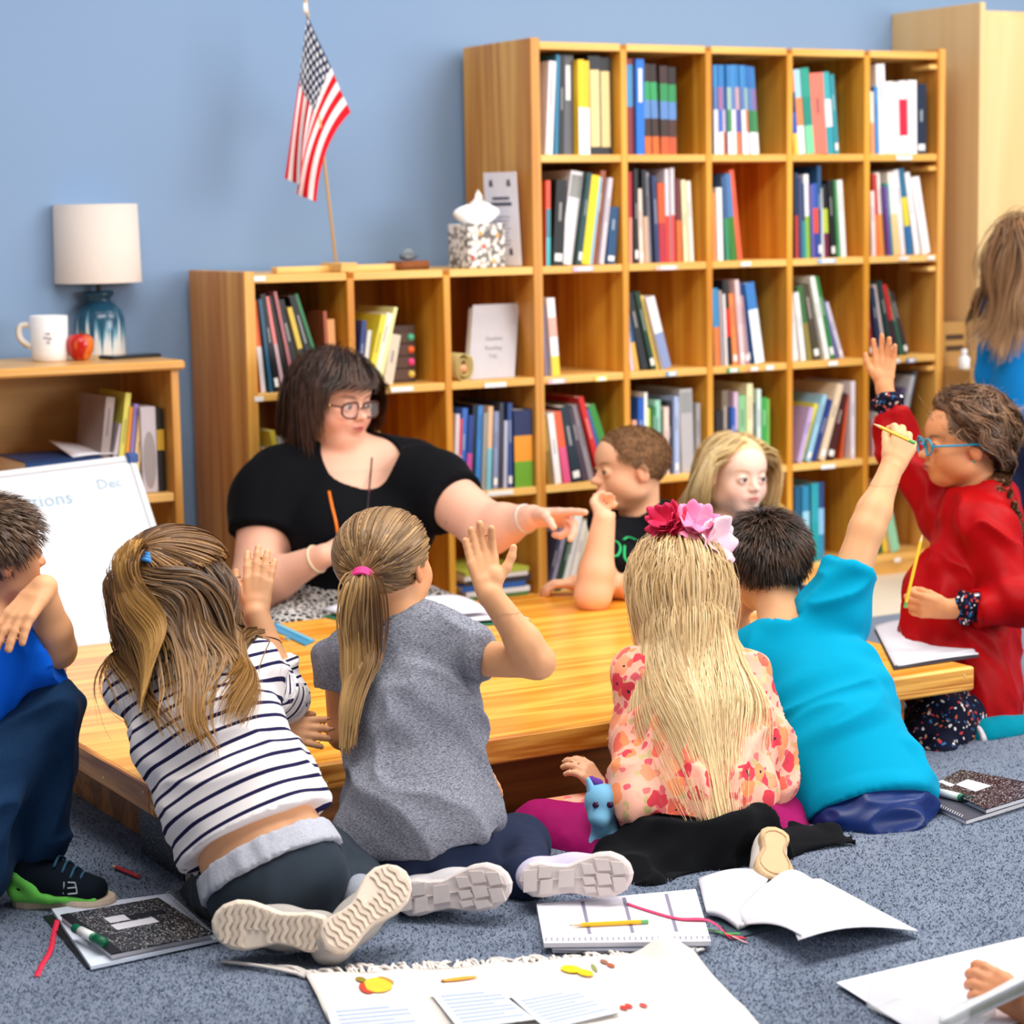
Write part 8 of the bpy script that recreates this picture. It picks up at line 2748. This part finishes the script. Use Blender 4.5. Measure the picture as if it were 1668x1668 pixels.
# papers and clear tray at the lower right
o = thing('paper_sheet', 'large white paper sheet lying at the lower right corner', 'paper', PZ(1520, 1600, FZ))
slab('sheet', [(1362, 1600), (1668, 1526), (1760, 1640), (1520, 1700)], FZ + .009, .0012, PAPER, o)
CLR, _nt, _N, _L, _B = new_mat('clear_acrylic')
_B.inputs['Base Color'].default_value = (.95, .97, 1, 1); _B.inputs['Roughness'].default_value = .05; _B.inputs['Alpha'].default_value = .16; _B.inputs['Specular IOR Level'].default_value = .6
o = thing('clear_tray', 'clear acrylic tray on the white paper at the lower right', 'tray', PZ(1480, 1640, FZ + .004))
tp = [(1413, 1640), (1490, 1612), (1620, 1655), (1545, 1700)]
q = [PZ(u, v, FZ + .0115) for u, v in tp]
for i in range(4):
    a, c = q[i], q[(i + 1) % 4]
    m = MB(); m.quadbox([a, c, c + UP * .035, a + UP * .035], .002); m.build('tray_wall', CLR, o)
m = MB(); m.quadbox(q, .0015); m.build('tray_floor', CLR, o)
o = thing('card_stack', 'stack of printed cards held by the hand at the lower right', 'cards', PZ(1600, 1640, FZ + .02))
for k, c in enumerate([(206, 210, 214), (170, 166, 160), (150, 160, 150), (190, 186, 190)]):
    qa = [P(1530 - 3 * k, 1655 + 6 * k, 3.14), P(1690, 1580 + 6 * k, 3.10), P(1690, 1592 + 6 * k, 3.02), P(1536 - 3 * k, 1668 + 6 * k, 3.06)]
    m = MB(); m.quadbox(qa, .004); m.build('card', mat(c, .6, .2, .2, 60), o)

# on the table
T0 = TZ + .0012
o = thing('ruler', 'blue plastic ruler lying on the table beside the teacher', 'ruler', PZ(475, 1032, T0))
rp = [(436, 1021), (452, 1014), (513, 1042), (497, 1050)]
slab('ruler_body', rp, TZ + .004, .0028, mat((20, 150, 196), .3), o)
slab('ruler_edge', inset(rp, .72, .95, .02, .98), TZ + .0048, .0008, mat((110, 200, 226), .3), o)
for k in range(13):
    slab('tick', inset(rp, .5, .70, .05 + k * .07, .06 + k * .07), TZ + .0045, .0004, mat((10, 70, 110), .5), o)
pencil('yellow pencil lying beside the blue ruler on the table', PZ(443, 1031, TZ + .006), PZ(470, 1041, TZ + .006), (240, 190, 60), (120, 170, 190))
o = thing('open_notebook', 'open notebook with white pages in front of the teacher on the table', 'notebook', PZ(690, 1000, T0))
FZ_keep = FZ
FZ = TZ + .001
nb_px = [(548, 990), (846, 978), (866, 1016), (520, 1018)]
slab('cover', [(524, 1003), (700, 975), (866, 1012), (640, 1030)], TZ + .003, .002, mat((40, 110, 84), .5), o)
page([(526, 1001), (640, 982), (720, 1010), (628, 1026)], lambda a, b_: .008 + .016 * math.sin(math.pi * (.15 + .85 * a)), 'left_page', th=.006)
page([(640, 982), (704, 974), (862, 1011), (720, 1022)], lambda a, b_: .006 + .006 * math.sin(math.pi * a), 'right_page', th=.004)
page([(650, 996), (704, 984), (800, 1010), (690, 1024)], lambda a, b_: .012 + .040 * math.sin(math.pi * (.08 + .80 * b_)) * (1 - .3 * a), 'curled_page', th=.0016)
o = thing('open_notebook', 'blank white notebook lying at the right end of the table', 'notebook', PZ(1515, 1050, T0))
slab('cover', [(1424, 1026), (1514, 1020), (1595, 1069), (1456, 1090)], TZ + .003, .002, mat((40, 36, 44), .5), o)
page([(1424, 1024), (1514, 1020), (1588, 1064), (1457, 1088)], lambda a, b_: .007 + .012 * math.sin(math.pi * a) * (1 - b_) ** 1.2, 'top_page', th=.005)
page([(1440, 1040), (1530, 1036), (1594, 1068), (1462, 1088)], lambda a, b_: .005 + .002 * math.sin(3 * a), 'under_page', th=.003)
FZ = FZ_keep
